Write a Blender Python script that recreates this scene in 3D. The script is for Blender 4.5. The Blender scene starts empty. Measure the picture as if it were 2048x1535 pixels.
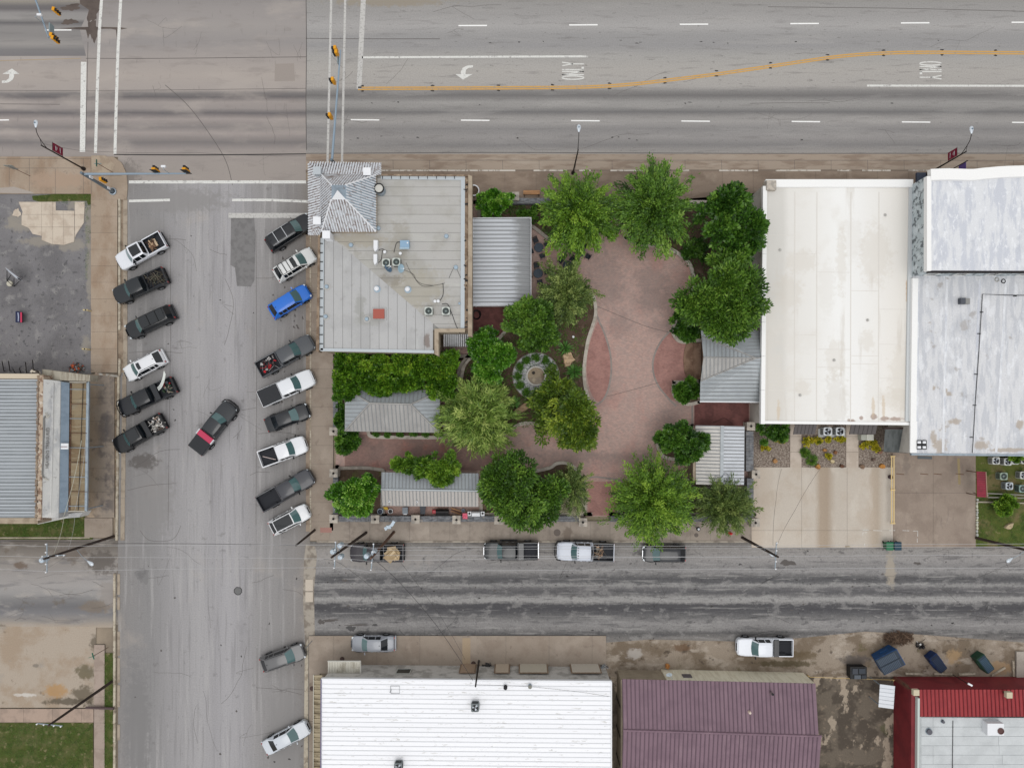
import bpy,math,random
import numpy as np
from mathutils import Vector,Matrix
random.seed(7)
SC=bpy.context.scene
COL=SC.collection
# ---------------------------------------------------------------- camera, sky, sun, exposure
S=0.0552
F=1400.0
H=S*F
NX,NY=1040.0,820.0
CX=(NX-1024)*S
CY=-(NY-767.5)*S
cam=bpy.data.cameras.new('camera')
cam.sensor_width=36.0
cam.sensor_fit='HORIZONTAL'
cam.lens=F/2048*36
cam.shift_x=-(NX-1024)/2048
cam.shift_y=(NY-767.5)/2048
cam.clip_start=0.5
cam.clip_end=3000
cam_o=bpy.data.objects.new('camera',cam)
cam_o.location=(CX,CY,H)
COL.objects.link(cam_o)
SC.camera=cam_o
SUN_EL,SUN_AZ=74.0,172.0
world=bpy.data.worlds.new('World')
SC.world=world
world.use_nodes=True
wn=world.node_tree
bg=wn.nodes['Background']
sky=wn.nodes.new('ShaderNodeTexSky')
sky.sky_type='NISHITA'
sky.sun_disc=False
sky.sun_elevation=math.radians(SUN_EL)
sky.sun_rotation=math.radians(SUN_AZ)
sky.air_density=1.0
sky.dust_density=6.0
sky.ozone_density=1.0
hs=wn.nodes.new('ShaderNodeHueSaturation')
hs.inputs['Saturation'].default_value=0.12
gm=wn.nodes.new('ShaderNodeGamma')
gm.inputs['Gamma'].default_value=0.3
wn.links.new(sky.outputs[0],gm.inputs['Color'])
wn.links.new(gm.outputs[0],hs.inputs['Color'])
hs.inputs['Value'].default_value=4.0
wn.links.new(hs.outputs[0],bg.inputs['Color'])
bg.inputs['Strength'].default_value=0.15
sun=bpy.data.lights.new('sun','SUN')
sun.energy=0.85
sun.angle=math.radians(34)
sun.color=(1.0,0.975,0.94)
sun_o=bpy.data.objects.new('sun',sun)
sun_o.rotation_euler=(math.radians(90-SUN_EL),0,math.radians(180-SUN_AZ))
sun_o.location=(0,-40,60)
COL.objects.link(sun_o)
SC.view_settings.view_transform='Standard'
SC.view_settings.look='None'
SC.view_settings.gamma=1.0
SC.view_settings.use_curve_mapping=False
SC.view_settings.exposure=-0.12
SC.render.engine='CYCLES'
SC.cycles.max_bounces=6
SC.cycles.diffuse_bounces=3
SC.cycles.use_denoising=True
# ---------------------------------------------------------------- helpers
def W(px,py,z=0.0):
 k=(H-z)/H
 return(CX+(px-NX)*S*k,CY-(py-NY)*S*k,z)
def W2(px,py,z=0.0):
 return W(px,py,z)[:2]
def lin(c):
 o=[]
 if c[0]>c[1]>=c[2]and c[0]-c[2]<80:
  g=sum(c)/3
  c=tuple(v+(g-v)*0.22 for v in c)
 for v in c:
  v=max(0.0,min(1.0,v/255.0))
  o.append((v/12.92 if v<=0.04045 else((v+0.055)/1.055)**2.4)*ALB)
 return(o[0],o[1],o[2],1.0)
ALB=0.86
def link(o,parent=None):
 COL.objects.link(o)
 if parent is not None:
  o.parent=parent
 return o
def tag(o,label,cat,group=None):
 o['label']=label
 o['category']=cat
 if group:
  o['group']=group
 return o
def thing(name,label,cat,loc=(0,0,0),rz=0.0,group=None):
 o=bpy.data.objects.new(name,None)
 o.empty_display_size=0.3
 o.location=loc
 o.rotation_euler=(0,0,rz)
 link(o)
 return tag(o,label,cat,group)
def struct(o):
 o['kind']='structure'
 return o
def stuff(o):
 o['kind']='stuff'
 return o
def wloc(o):
 v=Vector((0,0,0))
 while o is not None:
  v+=o.location
  o=o.parent
 return v
def smooth_line(pts,n=6,closed=False):
 P=[Vector(p)for p in pts]
 m=len(P)
 out=[]
 rng=range(m if closed else m-1)
 for i in rng:
  if closed:
   a,b,c,d=P[(i-1)%m],P[i],P[(i+1)%m],P[(i+2)%m]
  else:
   a,b,c,d=P[max(i-1,0)],P[i],P[i+1],P[min(i+2,m-1)]
  for j in range(n):
   t=j/n
   out.append(0.5*((2*b)+(c-a)*t+(2*a-5*b+4*c-d)*t*t+(3*b-a-3*c+d)*t**3))
 if not closed:
  out.append(P[-1])
 return[tuple(p)for p in out]
def area2(p):
 return sum(p[i][0]*p[(i+1)%len(p)][1]-p[(i+1)%len(p)][0]*p[i][1]for i in range(len(p)))
def clip_poly(poly,a,b,c):
 out=[]
 n=len(poly)
 for i in range(n):
  p,q=poly[i],poly[(i+1)%n]
  dp,dq=a*p[0]+b*p[1]-c,a*q[0]+b*q[1]-c
  if dp<=0:
   out.append(p)
  if(dp<0<dq)or(dq<0<dp):
   t=dp/(dp-dq)
   out.append((p[0]+(q[0]-p[0])*t,p[1]+(q[1]-p[1])*t))
 return out
class MB:
 def __init__(s):
  s.v,s.f,s.m,s.mi=[],[],[],0
 def add(s,vs,fs):
  n=len(s.v)
  s.v+=[tuple(p)for p in vs]
  s.f+=[tuple(i+n for i in f)for f in fs]
  s.m+=[s.mi]*len(fs)
  return s
 def box(s,x0,y0,z0,x1,y1,z1):
  return s.add([(x0,y0,z0),(x1,y0,z0),(x1,y1,z0),(x0,y1,z0),(x0,y0,z1),(x1,y0,z1),(x1,y1,z1),(x0,y1,z1)],[(3,2,1,0),(4,5,6,7),(0,1,5,4),(1,2,6,5),(2,3,7,6),(3,0,4,7)])
 def cbox(s,c,d,rz=0.0,rx=0.0,ry=0.0):
  R=Matrix.Rotation(rz,3,'Z')@Matrix.Rotation(ry,3,'Y')@Matrix.Rotation(rx,3,'X')
  vs=[]
  for k in(-1,1):
   for i,j in((-1,-1),(1,-1),(1,1),(-1,1)):
    vs.append(Vector(c)+R@Vector((i*d[0]/2,j*d[1]/2,k*d[2]/2)))
  return s.add(vs,[(3,2,1,0),(4,5,6,7),(0,1,5,4),(1,2,6,5),(2,3,7,6),(3,0,4,7)])
 def prism(s,poly,z0,z1,inset=0.0):
  if area2(poly)<0:
   poly=poly[::-1]
  n=len(poly)
  vs=[(p[0],p[1],z0)for p in poly]+[(p[0],p[1],z1)for p in poly]
  fs=[tuple(range(n-1,-1,-1)),tuple(range(n,2*n))]+[(i,(i+1)%n,n+(i+1)%n,n+i)for i in range(n)]
  return s.add(vs,fs)
 def sheet(s,poly,z):
  if area2(poly)<0:
   poly=poly[::-1]
  return s.add([(p[0],p[1],z)for p in poly],[tuple(range(len(poly)))])
 def ribbon(s,pts,w,z0,z1=None,closed=False):
  P=[Vector(p[:2])for p in pts]
  n=len(P)
  L,R=[],[]
  for i in range(n):
   a=P[(i-1)%n]if closed else P[max(i-1,0)]
   b=P[(i+1)%n]if closed else P[min(i+1,n-1)]
   t=(b-a)
   t=t/(t.length or 1)
   nn=Vector((-t.y,t.x))*(w/2)
   L.append(P[i]+nn)
   R.append(P[i]-nn)
  vs,fs=[],[]
  zs=[z0]if z1 is None else[z0,z1]
  for i in range(n):
   for z in zs:
    vs+=[(L[i].x,L[i].y,z),(R[i].x,R[i].y,z)]
  k=2*len(zs)
  for i in range(n if closed else n-1):
   a,b=i*k,((i+1)%n)*k
   if z1 is None:
    fs.append((a,a+1,b+1,b))
   else:
    fs+=[(a+2,a+3,b+3,b+2),(a,a+2,b+2,b),(a+3,a+1,b+1,b+3)]
  if z1 is not None and not closed:
   e=(n-1)*k
   fs+=[(0,1,3,2),(e+1,e,e+2,e+3)]
  return s.add(vs,fs)
 def tube(s,pts,r,n=8,cap=True):
  P=[Vector(p)for p in pts]
  m=len(P)
  rs=r if isinstance(r,(list,tuple))else[r]*m
  vs,fs=[],[]
  ref=None
  for i in range(m):
   t=(P[min(i+1,m-1)]-P[max(i-1,0)]).normalized()
   if ref is None:
    ref=Vector((0,0,1))if abs(t.z)<0.9 else Vector((1,0,0))
   a=t.cross(ref)
   if a.length<1e-4:
    a=t.cross(Vector((0.3,1,0.2)))
   a.normalize()
   b=t.cross(a).normalized()
   ref=-b if False else ref
   for j in range(n):
    an=2*math.pi*j/n
    vs.append(P[i]+(a*math.cos(an)+b*math.sin(an))*rs[i])
  for i in range(m-1):
   for j in range(n):
    fs.append((i*n+j,i*n+(j+1)%n,(i+1)*n+(j+1)%n,(i+1)*n+j))
  if cap:
   fs+=[tuple(range(n))[::-1],tuple(range((m-1)*n,m*n))]
  return s.add(vs,fs)
 def lathe(s,prof,c=(0,0,0),n=16,sx=1.0,sy=1.0):
  vs,fs=[],[]
  m=len(prof)
  for r,z in prof:
   for j in range(n):
    a=2*math.pi*j/n
    vs.append((c[0]+r*math.cos(a)*sx,c[1]+r*math.sin(a)*sy,c[2]+z))
  for i in range(m-1):
   for j in range(n):
    fs.append((i*n+j,i*n+(j+1)%n,(i+1)*n+(j+1)%n,(i+1)*n+j))
  if prof[0][0]>1e-5:
   fs.append(tuple(range(n))[::-1])
  if prof[-1][0]>1e-5:
   fs.append(tuple(range((m-1)*n,m*n)))
  return s.add(vs,fs)
 def loft(s,secs,closed=True,caps=True):
  n=len(secs[0])
  vs=[p for sec in secs for p in sec]
  fs=[]
  for i in range(len(secs)-1):
   for j in range(n if closed else n-1):
    fs.append((i*n+j,i*n+(j+1)%n,(i+1)*n+(j+1)%n,(i+1)*n+j))
  if caps:
   fs+=[tuple(range(n))[::-1],tuple(range((len(secs)-1)*n,len(secs)*n))]
  return s.add(vs,fs)
 def mesh(s,name,mats,off=None,smooth=False):
  me=bpy.data.meshes.new(name)
  v=s.v if off is None else[(p[0]-off[0],p[1]-off[1],p[2]-off[2])for p in s.v]
  used=sorted({i for f in s.f for i in f})
  if len(used)<len(v):
   ix={a:i for i,a in enumerate(used)}
   v=[v[a]for a in used]
   s.f=[tuple(ix[i]for i in f)for f in s.f]
  me.from_pydata(v,[],s.f)
  if not isinstance(mats,(list,tuple)):
   mats=[mats]
  for m in mats:
   me.materials.append(m)
  if len(mats)>1:
   me.polygons.foreach_set('material_index',s.m)
  if smooth:
   me.polygons.foreach_set('use_smooth',[True]*len(me.polygons))
   try:
    me.set_sharp_from_angle(angle=math.radians(smooth if smooth is not True else 40))
   except Exception:
    pass
  me.update()
  return me
 def build(s,name,mats,parent=None,world=False,smooth=False,loc=None):
  off=wloc(parent)if(world and parent is not None)else loc
  o=bpy.data.objects.new(name,s.mesh(name,mats,off,smooth))
  if loc is not None and not(world and parent is not None):
   o.location=loc
  return link(o,parent)
def px(pts,z=0.0):
 return[W2(p[0],p[1],z)for p in pts]
def rect(x0,y0,x1,y1,z=0.0):
 return px([(x0,y0),(x1,y0),(x1,y1),(x0,y1)],z)
# ---------------------------------------------------------------- materials
BASEC={}
def mat(name,base,rough=0.85,metal=0.0,layers=(),bump=0.0,bscale=8.0,coat=0.0,spec=0.3,fine=0.08,fscale=14.0,rnd=0.0,axis=None,stops=None,warp=0.0,rag=0.35,wscale=(0.1,0.6,0.1)):
 m=bpy.data.materials.new(name)
 BASEC[m.name]=base
 m.use_nodes=True
 nt=m.node_tree
 b=nt.nodes['Principled BSDF']
 b.inputs['Roughness'].default_value=rough
 b.inputs['Metallic'].default_value=metal
 b.inputs['Specular IOR Level'].default_value=spec
 if coat:
  b.inputs['Coat Weight'].default_value=coat
  b.inputs['Coat Roughness'].default_value=0.06
 N,Lk=nt.nodes.new,nt.links.new
 geo=N('ShaderNodeNewGeometry')
 def noise(scale,detail=4.0,rough_=0.55):
  mp=N('ShaderNodeMapping')
  mp.inputs['Scale'].default_value=scale if isinstance(scale,tuple)else(scale,)*3
  Lk(geo.outputs['Position'],mp.inputs['Vector'])
  t=N('ShaderNodeTexNoise')
  t.inputs['Scale'].default_value=1.0
  t.inputs['Detail'].default_value=detail
  t.inputs['Roughness'].default_value=rough_
  Lk(mp.outputs[0],t.inputs['Vector'])
  return t.outputs['Fac']
 def math_(op,a,v):
  n=N('ShaderNodeMath')
  n.operation=op
  for i,x in enumerate((a,v)):
   if isinstance(x,(int,float)):
    n.inputs[i].default_value=x
   else:
    Lk(x,n.inputs[i])
  return n.outputs[0]
 def mixc(fac,a,bcol,mode='MIX'):
  n=N('ShaderNodeMix')
  n.data_type='RGBA'
  n.blend_type=mode
  for sock,x in((n.inputs[0],fac),(n.inputs[6],a),(n.inputs[7],bcol)):
   if isinstance(x,(int,float)):
    sock.default_value=x
   elif isinstance(x,tuple):
    sock.default_value=x
   else:
    Lk(x,sock)
  return n.outputs[2]
 if stops:
  sx=N('ShaderNodeSeparateXYZ')
  Lk(geo.outputs['Position'],sx.inputs[0])
  co=sx.outputs[0 if axis=='x' else 1]
  if warp:
   co=math_('ADD',co,math_('MULTIPLY',math_('SUBTRACT',noise(wscale,8.0,0.72),0.5),warp))
   co=math_('ADD',co,math_('MULTIPLY',math_('SUBTRACT',noise((2.2,2.2,1.0),4.0,0.7),0.5),warp*rag))
  w=[(W(p,0)[0]if axis=='x' else W(0,p)[1])for p,c in stops]
  lo,hi=min(w),max(w)
  mr=N('ShaderNodeMapRange')
  mr.inputs['From Min'].default_value=lo
  mr.inputs['From Max'].default_value=hi
  Lk(co,mr.inputs['Value'])
  cr=N('ShaderNodeValToRGB')
  Lk(mr.outputs[0],cr.inputs[0])
  items=sorted(((x-lo)/(hi-lo),c)for x,(p,c)in zip(w,stops))
  el=cr.color_ramp.elements
  el[0].position,el[0].color=items[0][0],lin(items[0][1])
  el[1].position,el[1].color=items[-1][0],lin(items[-1][1])
  for p,c in items[1:-1]:
   e=el.new(p)
   e.color=lin(c)
  col=cr.outputs[0]
 else:
  col=lin(base)
 for L in layers:
  c,sc,lo,hi,amt=L[:5]
  nz=noise(sc,L[5]if len(L)>5 else 5.0,0.6)
  mr=N('ShaderNodeMapRange')
  mr.interpolation_type='SMOOTHSTEP'
  mr.inputs['From Min'].default_value=lo
  mr.inputs['From Max'].default_value=hi
  mr.inputs['To Max'].default_value=amt
  Lk(nz,mr.inputs['Value'])
  col=mixc(mr.outputs[0],col,lin(c))
 if fine:
  f=math_('ADD',math_('MULTIPLY',noise(fscale,3.0,0.75),6*fine),1-3*fine)
  cc=N('ShaderNodeCombineColor')
  for i in range(3):
   Lk(f,cc.inputs[i])
  col=mixc(1.0,col,cc.outputs[0],'MULTIPLY')
 if rnd:
  oi=N('ShaderNodeObjectInfo')
  f=math_('ADD',math_('MULTIPLY',oi.outputs['Random'],2*rnd),1-rnd)
  cc=N('ShaderNodeCombineColor')
  for i in range(3):
   Lk(f,cc.inputs[i])
  col=mixc(1.0,col,cc.outputs[0],'MULTIPLY')
 if isinstance(col,tuple):
  b.inputs['Base Color'].default_value=col
 else:
  Lk(col,b.inputs['Base Color'])
 if bump:
  bp=N('ShaderNodeBump')
  bp.inputs['Strength'].default_value=bump
  bp.inputs['Distance'].default_value=0.03
  Lk(noise(bscale,4.0,0.6),bp.inputs['Height'])
  Lk(bp.outputs[0],b.inputs['Normal'])
 return m
def plain(name,c,rough=0.6,metal=0.0,**k):
 k.setdefault('fine',0.05)
 return mat(name,c,rough,metal,**k)
MT={}
MT['white_paint']=mat('white_road_paint',(222,222,218),0.8,layers=[((150,146,144),(2.2,2.2,1),0.54,0.68,0.85,8),((178,175,172),(9,9,1),0.50,0.66,0.7)])
MT['bright_paint']=mat('bright_road_paint',(246,246,244),0.7,layers=[((200,198,196),(6,6,1),0.58,0.7,0.6)])
MT['faded_paint']=mat('faded_road_paint',(196,194,190),0.8,layers=[((158,155,152),(5,5,1),0.5,0.66,0.9)])
MT['yellow_paint']=mat('yellow_road_paint',(206,160,88),0.8,layers=[((178,150,110),(3,3,1),0.52,0.66,0.8)])
MT['tar']=plain('tar_black',(58,55,54),0.7)
MT['dark_crack']=plain('crack_filler',(96,90,87),0.9)
MT['wet']=mat('damp_stain',(98,84,76),0.45,layers=[((78,66,60),(0.5,0.5,1),0.45,0.6,0.7)])
MT['black']=plain('black_plastic',(26,27,30),0.5)
MT['black_metal']=plain('black_metal',(34,32,33),0.45,0.3)
MT['rust']=mat('rusty_steel',(120,84,62),0.8,layers=[((86,58,44),3.0,0.45,0.6,0.8)])
MT['galv']=mat('galvanised_steel',(158,170,180),0.45,0.35,layers=[((135,146,156),2.0,0.4,0.65,0.6)])
MT['wood_pole']=mat('creosoted_pole',(74,58,50),0.9,layers=[((48,38,34),(8,8,0.6),0.4,0.6,0.8)])
MT['stone']=mat('stone_masonry',(186,176,162),0.9,layers=[((140,134,128),2.5,0.45,0.6,0.7),((206,184,168),5.0,0.55,0.7,0.6)],bump=0.4,bscale=4,rnd=0.15)
MT['slate']=mat('weathered_wall_cap',(128,130,134),0.9,layers=[((92,94,98),(2,5,2),0.42,0.6,0.8),((160,150,138),3.0,0.55,0.68,0.6)],bump=0.4,bscale=5,rnd=0.12)
MT['cream_kerb']=mat('kerb_concrete',(192,180,158),0.9,layers=[((150,134,114),1.2,0.45,0.62,0.8),((112,98,86),2.2,0.58,0.7,0.7)])
MT['glass']=plain('dark_glass',(26,40,42),0.08,0.0,spec=0.6,fine=0)
MT['chrome']=plain('chrome',(205,208,212),0.25,0.8,fine=0)
MT['white']=plain('white_enamel',(232,234,238),0.45)
# ---------------------------------------------------------------- ground, roads, pavements
ground=MB().sheet([(-900,-900),(900,-900),(900,900),(-900,900)],-0.06).build('ground',mat('dry_ground',(160,142,120),0.95,layers=[((120,108,92),0.06,0.45,0.6,0.8),((96,104,62),0.03,0.55,0.65,0.7)]))
struct(ground)
def surface(name,poly,z,m,thick=None):
 mb=MB()
 if thick is None:
  mb.sheet(poly,z)
 else:
  mb.prism(poly,z-thick,z)
 return struct(mb.build(name,m))
SOFTEN={'damp_stain','oil_stain','soil_stain','rust_stain','water_stain','damp_patch','pavement_edge_stain','worn_lane','grass_patch','rust_streak'}
def add_spot(m,col,cx,cy,rx,ry,amt=0.85,rot=0.0,nscale=1.6):
 """a stain or painted shade with a ragged edge, worked into the surface's own material"""
 nt=m.node_tree
 N,Lk=nt.nodes.new,nt.links.new
 b=nt.nodes['Principled BSDF']
 old=b.inputs['Base Color'].links[0].from_socket
 geo=N('ShaderNodeNewGeometry')
 mp=N('ShaderNodeMapping')
 mp.vector_type='TEXTURE'
 mp.inputs['Location'].default_value=(cx,cy,0)
 mp.inputs['Rotation'].default_value=(0,0,rot)
 mp.inputs['Scale'].default_value=(rx,ry,1e5)
 Lk(geo.outputs['Position'],mp.inputs['Vector'])
 ln=N('ShaderNodeVectorMath')
 ln.operation='LENGTH'
 Lk(mp.outputs[0],ln.inputs[0])
 nz=nt.nodes.get('spot_noise')
 if nz is None:
  nz=N('ShaderNodeTexNoise')
  nz.name='spot_noise'
  nz.inputs['Scale'].default_value=nscale
  nz.inputs['Detail'].default_value=8
  nz.inputs['Roughness'].default_value=0.68
  Lk(geo.outputs['Position'],nz.inputs['Vector'])
 mu=N('ShaderNodeMath')
 mu.operation='MULTIPLY_ADD'
 mu.inputs[1].default_value=2.4
 Lk(nz.outputs['Fac'],mu.inputs[0])
 Lk(ln.outputs['Value'],mu.inputs[2])
 mr=N('ShaderNodeMapRange')
 mr.interpolation_type='SMOOTHSTEP'
 mr.inputs['From Min'].default_value=2.35
 mr.inputs['From Max'].default_value=1.75
 mr.inputs['To Max'].default_value=amt
 Lk(mu.outputs[0],mr.inputs['Value'])
 mx=N('ShaderNodeMix')
 mx.data_type='RGBA'
 Lk(mr.outputs[0],mx.inputs[0])
 Lk(old,mx.inputs[6])
 mx.inputs[7].default_value=lin(col)
 Lk(mx.outputs[2],b.inputs['Base Color'])
def decal(name,parent,poly,z,m,tm=None,amt=0.8):
 if name not in SOFTEN:
  return MB().sheet(poly,z).build(name,m,parent)
 o=wloc(parent)
 xs,ys=[p[0]+o.x for p in poly],[p[1]+o.y for p in poly]
 add_spot(tm or parent.data.materials[0],BASEC[m.name],(min(xs)+max(xs))/2,(min(ys)+max(ys))/2,(max(xs)-min(xs))/2,(max(ys)-min(ys))/2,amt)
def blob(cx,cy,rx,ry,seed,n=26,rough=0.28,rot=0.0):
 r=random.Random(seed)
 ph=[r.uniform(0,6.28)for _ in range(6)]
 out=[]
 for i in range(n):
  a=2*math.pi*i/n
  k=1+rough*(0.5*math.sin(2*a+ph[0])+0.4*math.sin(3*a+ph[1])+0.35*math.sin(5*a+ph[2])+0.3*math.sin(8*a+ph[3]))+r.uniform(-0.08,0.08)
  x,y=rx*k*math.cos(a),ry*k*math.sin(a)
  out.append((cx+x*math.cos(rot)-y*math.sin(rot),cy+x*math.sin(rot)+y*math.cos(rot)))
 return out
G1,G2,G3,G4=(158,155,153),(146,144,143),(132,129,128),(170,165,160)
m_hwE=mat('highway_asphalt',G1,0.9,axis='y',warp=0.35,stops=[(-40,(150,142,130)),(-4,(146,138,126)),(4,(150,147,144)),(30,(156,153,151)),(52,(166,163,161)),(70,(152,150,149)),(92,(150,148,148)),(112,(163,160,156)),(140,(171,166,160)),(172,(168,163,158)),(182,(134,131,129)),(191,(116,113,112)),(204,(153,150,147)),(213,(148,145,142)),(224,(116,114,114)),(234,(150,146,143)),(243,(158,154,151)),(258,(138,135,134)),(275,(150,146,144)),(290,(132,129,128)),(302,(152,147,143)),(312,(156,150,144))],layers=[((122,118,116),(0.25,2.4,1),0.54,0.70,0.45),((172,168,164),(0.07,0.7,1),0.52,0.68,0.35),((112,108,106),(1.2,3.0,1),0.61,0.69,0.5,8),((92,89,88),(2.5,9.0,1),0.64,0.70,0.6,6)],fine=0.10,fscale=7)
m_hwW=mat('highway_concrete',G1,0.9,axis='y',warp=0.45,stops=[(-40,(145,140,135)),(0,(145,139,137)),(20,(153,146,143)),(36,(155,148,145)),(50,(158,151,147)),(85,(149,143,141)),(112,(161,152,147)),(150,(171,160,152)),(180,(165,155,149)),(187,(122,117,116)),(194,(106,102,103)),(204,(158,148,143)),(217,(152,143,139)),(226,(108,104,105)),(238,(161,150,145)),(255,(134,127,125)),(266,(161,150,145)),(285,(124,118,117)),(300,(155,145,140)),(330,(159,149,142))],layers=[((135,126,121),(0.3,1.2,1),0.52,0.70,0.4),((179,168,159),(0.12,0.4,1),0.5,0.68,0.45),((115,108,105),(3,0.6,1),0.62,0.72,0.35)],fine=0.07)
m_hwNW=mat('dark_lane_asphalt',G2,0.9,axis='y',warp=0.3,stops=[(-30,(150,142,130)),(3,(148,140,130)),(12,(112,108,108)),(18,(108,104,105)),(26,(146,142,140)),(38,(150,146,143)),(46,(104,102,103)),(54,(140,136,134)),(72,(138,134,132)),(88,(152,147,143)),(100,(126,123,123)),(112,(122,119,120)),(118,(140,134,128))],layers=[((120,116,115),(0.2,2.0,1),0.5,0.68,0.4)])
hw_e=surface('highway_asphalt_road',rect(612,-26,5200,308),0.0,m_hwE)
hw_w=surface('highway_concrete_road',px([(-3200,-26),(612,-26),(612,362),(236,362),(236,314),(-3200,314)]),0.0,m_hwW)
decal('asphalt_patch',hw_w,px([(-3200,-24),(196,-24),(184,6),(160,60),(172,112),(-3200,120)]),0.004,m_hwNW)
m_gut=mat('gutter_concrete',(166,148,130),0.9,layers=[((138,116,98),(0.3,1.5,1),0.46,0.62,0.7),((182,168,152),(0.15,1,1),0.55,0.7,0.5)])
gut=surface('gutter',rect(612,308,5200,341),0.0,m_gut)
for gx in range(640,2100,73):
 MB().ribbon(px([(gx,320),(gx+0.5,340)]),0.03,0.004).build('joint',MT['dark_crack'],gut)
MB().ribbon(px([(612,320.5),(2600,321)]),0.04,0.004).build('joint',MT['dark_crack'],gut)
MB().ribbon(px([(612,307),(1000,305),(1500,307),(2600,306)]),0.07,0.0045).build('joint',MT['dark_crack'],hw_e)
# painted markings of the highway
def line(parent,pts,w,m,z=0.008,name='lane_line'):
 return MB().ribbon(px(pts),w*S,z).build(name,m,parent)
for i in range(-1,14):
 x=945+221.2*i
 if x>730:
  y=53-(x-720)*0.006
  line(hw_e,[(max(x-28,724),y),(x+29,y-0.3)],2.6,MT['bright_paint'])
 x2=950+220.4*i
 if x2>690:
  line(hw_e,[(x2-28,239.5+(x2-700)*0.004),(x2+29,240+(x2-700)*0.004)],2.4,MT['bright_paint'])
line(hw_w,[(-10,240.5),(18,240)],2.4,MT['bright_paint'])
line(hw_w,[(90,60.5),(143,60.3)],2.4,MT['bright_paint'])
line(hw_w,[(-300,122),(0,121.5),(162,117)],1.3,mat('faint_yellow',(176,152,118),0.85))
line(hw_e,[(724,115),(1176,113)],4.0,MT['white_paint'])
line(hw_e,[(1734,171.5),(2600,172.5)],4.0,MT['white_paint'])
yl=smooth_line([(716,177),(900,176.5),(1080,175.5),(1180,174),(1260,169),(1340,160),(1430,149),(1520,136),(1600,124),(1680,113),(1760,107),(1850,105),(2040,106),(2600,110)],6)
for d in(-2.1,2.1):
 line(hw_e,[(p[0],p[1]+d)for p in yl],2.7,MT['yellow_paint'])
for i,(bx,by)in enumerate(((725,177),(865,176.5),(997,176),(1105,175),(1219,172),(1330,161),(1433,147),(1541,131),(1655,115),(1767,106),(1884,105),(1991,106))):
 for d in(-5.2,5.2):
  decal('tar_spot',hw_e,px(blob(bx,by+d,3.6,1.5,i*9+int(d),12)),0.009,MT['tar'])
for x0,y0,x1,y1,w in((728,-26,718,178,10),):
 line(hw_e,[(x0,y0),(x1,y1)],w,MT['faded_paint'],name='stop_line')
line(hw_e,[(663,-26),(655,325)],4.5,MT['faded_paint'],name='crossing_line')
line(hw_e,[(691,-26),(684,325)],4.5,MT['faded_paint'],name='crossing_line')
line(hw_w,[(205,-26),(199,60),(195,170),(191,306)],6.0,MT['white_paint'],0.009,name='crossing_line')
line(hw_w,[(243,-26),(236,100),(232,230),(230,308)],6.0,MT['white_paint'],0.009,name='crossing_line')
line(hw_w,[(167.5,124),(165,304)],11,MT['white_paint'],0.009,name='stop_line')
def arrow(parent,cx,cy,flip):
 s=-1 if flip else 1
 out=[(0,20),(-15,6),(-4,6),(-4.5,0),(-1,-10),(8,-16),(20,-17),(20,-11),(11,-10),(6,-5),(5,6),(19,6)]
 decal('turn_arrow',parent,px([(cx+s*x,cy+s*y*0.78)for x,y in out]),0.009,MT['white_paint'])
arrow(hw_e,926,144,False)
arrow(hw_w,24,153,True)
def letters(parent,cx,cy,flip):
# ONLY, read along the lane, stretched letters
 s=1 if flip else-1
 mb=MB()
 def stroke(pts,w=0.12):
  mb.ribbon(px([(cx+s*(p[1]-0.5)*44,cy+s*(p[0]-1.85)*9.4)for p in pts]),w,0.009)
 stroke([(0.4+0.36*math.cos(a),0.5+0.5*math.sin(a))for a in[2*math.pi*i/18 for i in range(19)]],0.13)
 stroke([(1.05,0),(1.05,1)])
 stroke([(1.05,1),(1.72,0)])
 stroke([(1.72,0),(1.72,1)])
 stroke([(2.12,1),(2.12,0)])
 stroke([(2.12,0.06),(2.7,0.06)],0.28)
 stroke([(2.95,1),(3.32,0.5),(3.32,0)])
 stroke([(3.69,1),(3.32,0.5)])
 mb.build('lane_lettering',MT['white_paint'],parent)
letters(hw_e,1146,142,False)
letters(hw_e,1861,141,True)
# cracks and stains
def crack(parent,pts,w=0.05,z=0.006,m=None):
 return MB().ribbon(px(smooth_line(pts,4)),w,z).build('crack',m or MT['dark_crack'],parent)
crack(hw_e,[(612,77),(740,78),(880,78)],0.06)
crack(hw_e,[(612,-20),(613,100),(612,200),(613,300)],0.08)
crack(hw_e,[(1536,14),(1800,17),(2048,23),(2400,30)],0.05)
crack(hw_e,[(1500,207),(1560,206),(1660,206)],0.04)
crack(hw_w,[(172,117),(330,117),(612,114)],0.06)
crack(hw_w,[(-40,181),(240,181),(612,177)],0.04)
crack(hw_w,[(0,208),(120,209)],0.05)
crack(hw_w,[(176,84),(174,180),(171,300)],0.05)
crack(hw_w,[(228,309),(400,310),(612,308)],0.12,0.007,MT['tar'])
crack(hw_w,[(330,170),(372,207),(410,255),(450,318),(465,370)],0.06)
for i,(bx,by,rx,ry)in enumerate(((143,15,17,7),(139,44,14,6),(186,20,11,24),(186,60,9,20))):
 decal('wet_patch',hw_w,px(blob(bx,by,rx,ry,40+i,34,0.35)),0.0055+i*0.0004,MT['wet'])
decal('wet_patch',hw_w,px([(118,57),(150,59),(172,60),(176,78),(180,66),(184,80),(190,62),(200,58),(222,58),(232,60),(234,78),(238,60),(255,57),(240,55),(180,54),(150,55)]),0.0072,MT['wet'])
decal('wet_patch',hw_w,px([(158,-20),(205,-20),(199,8),(196,26),(178,20),(160,8)]),0.0076,MT['wet'])
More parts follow.
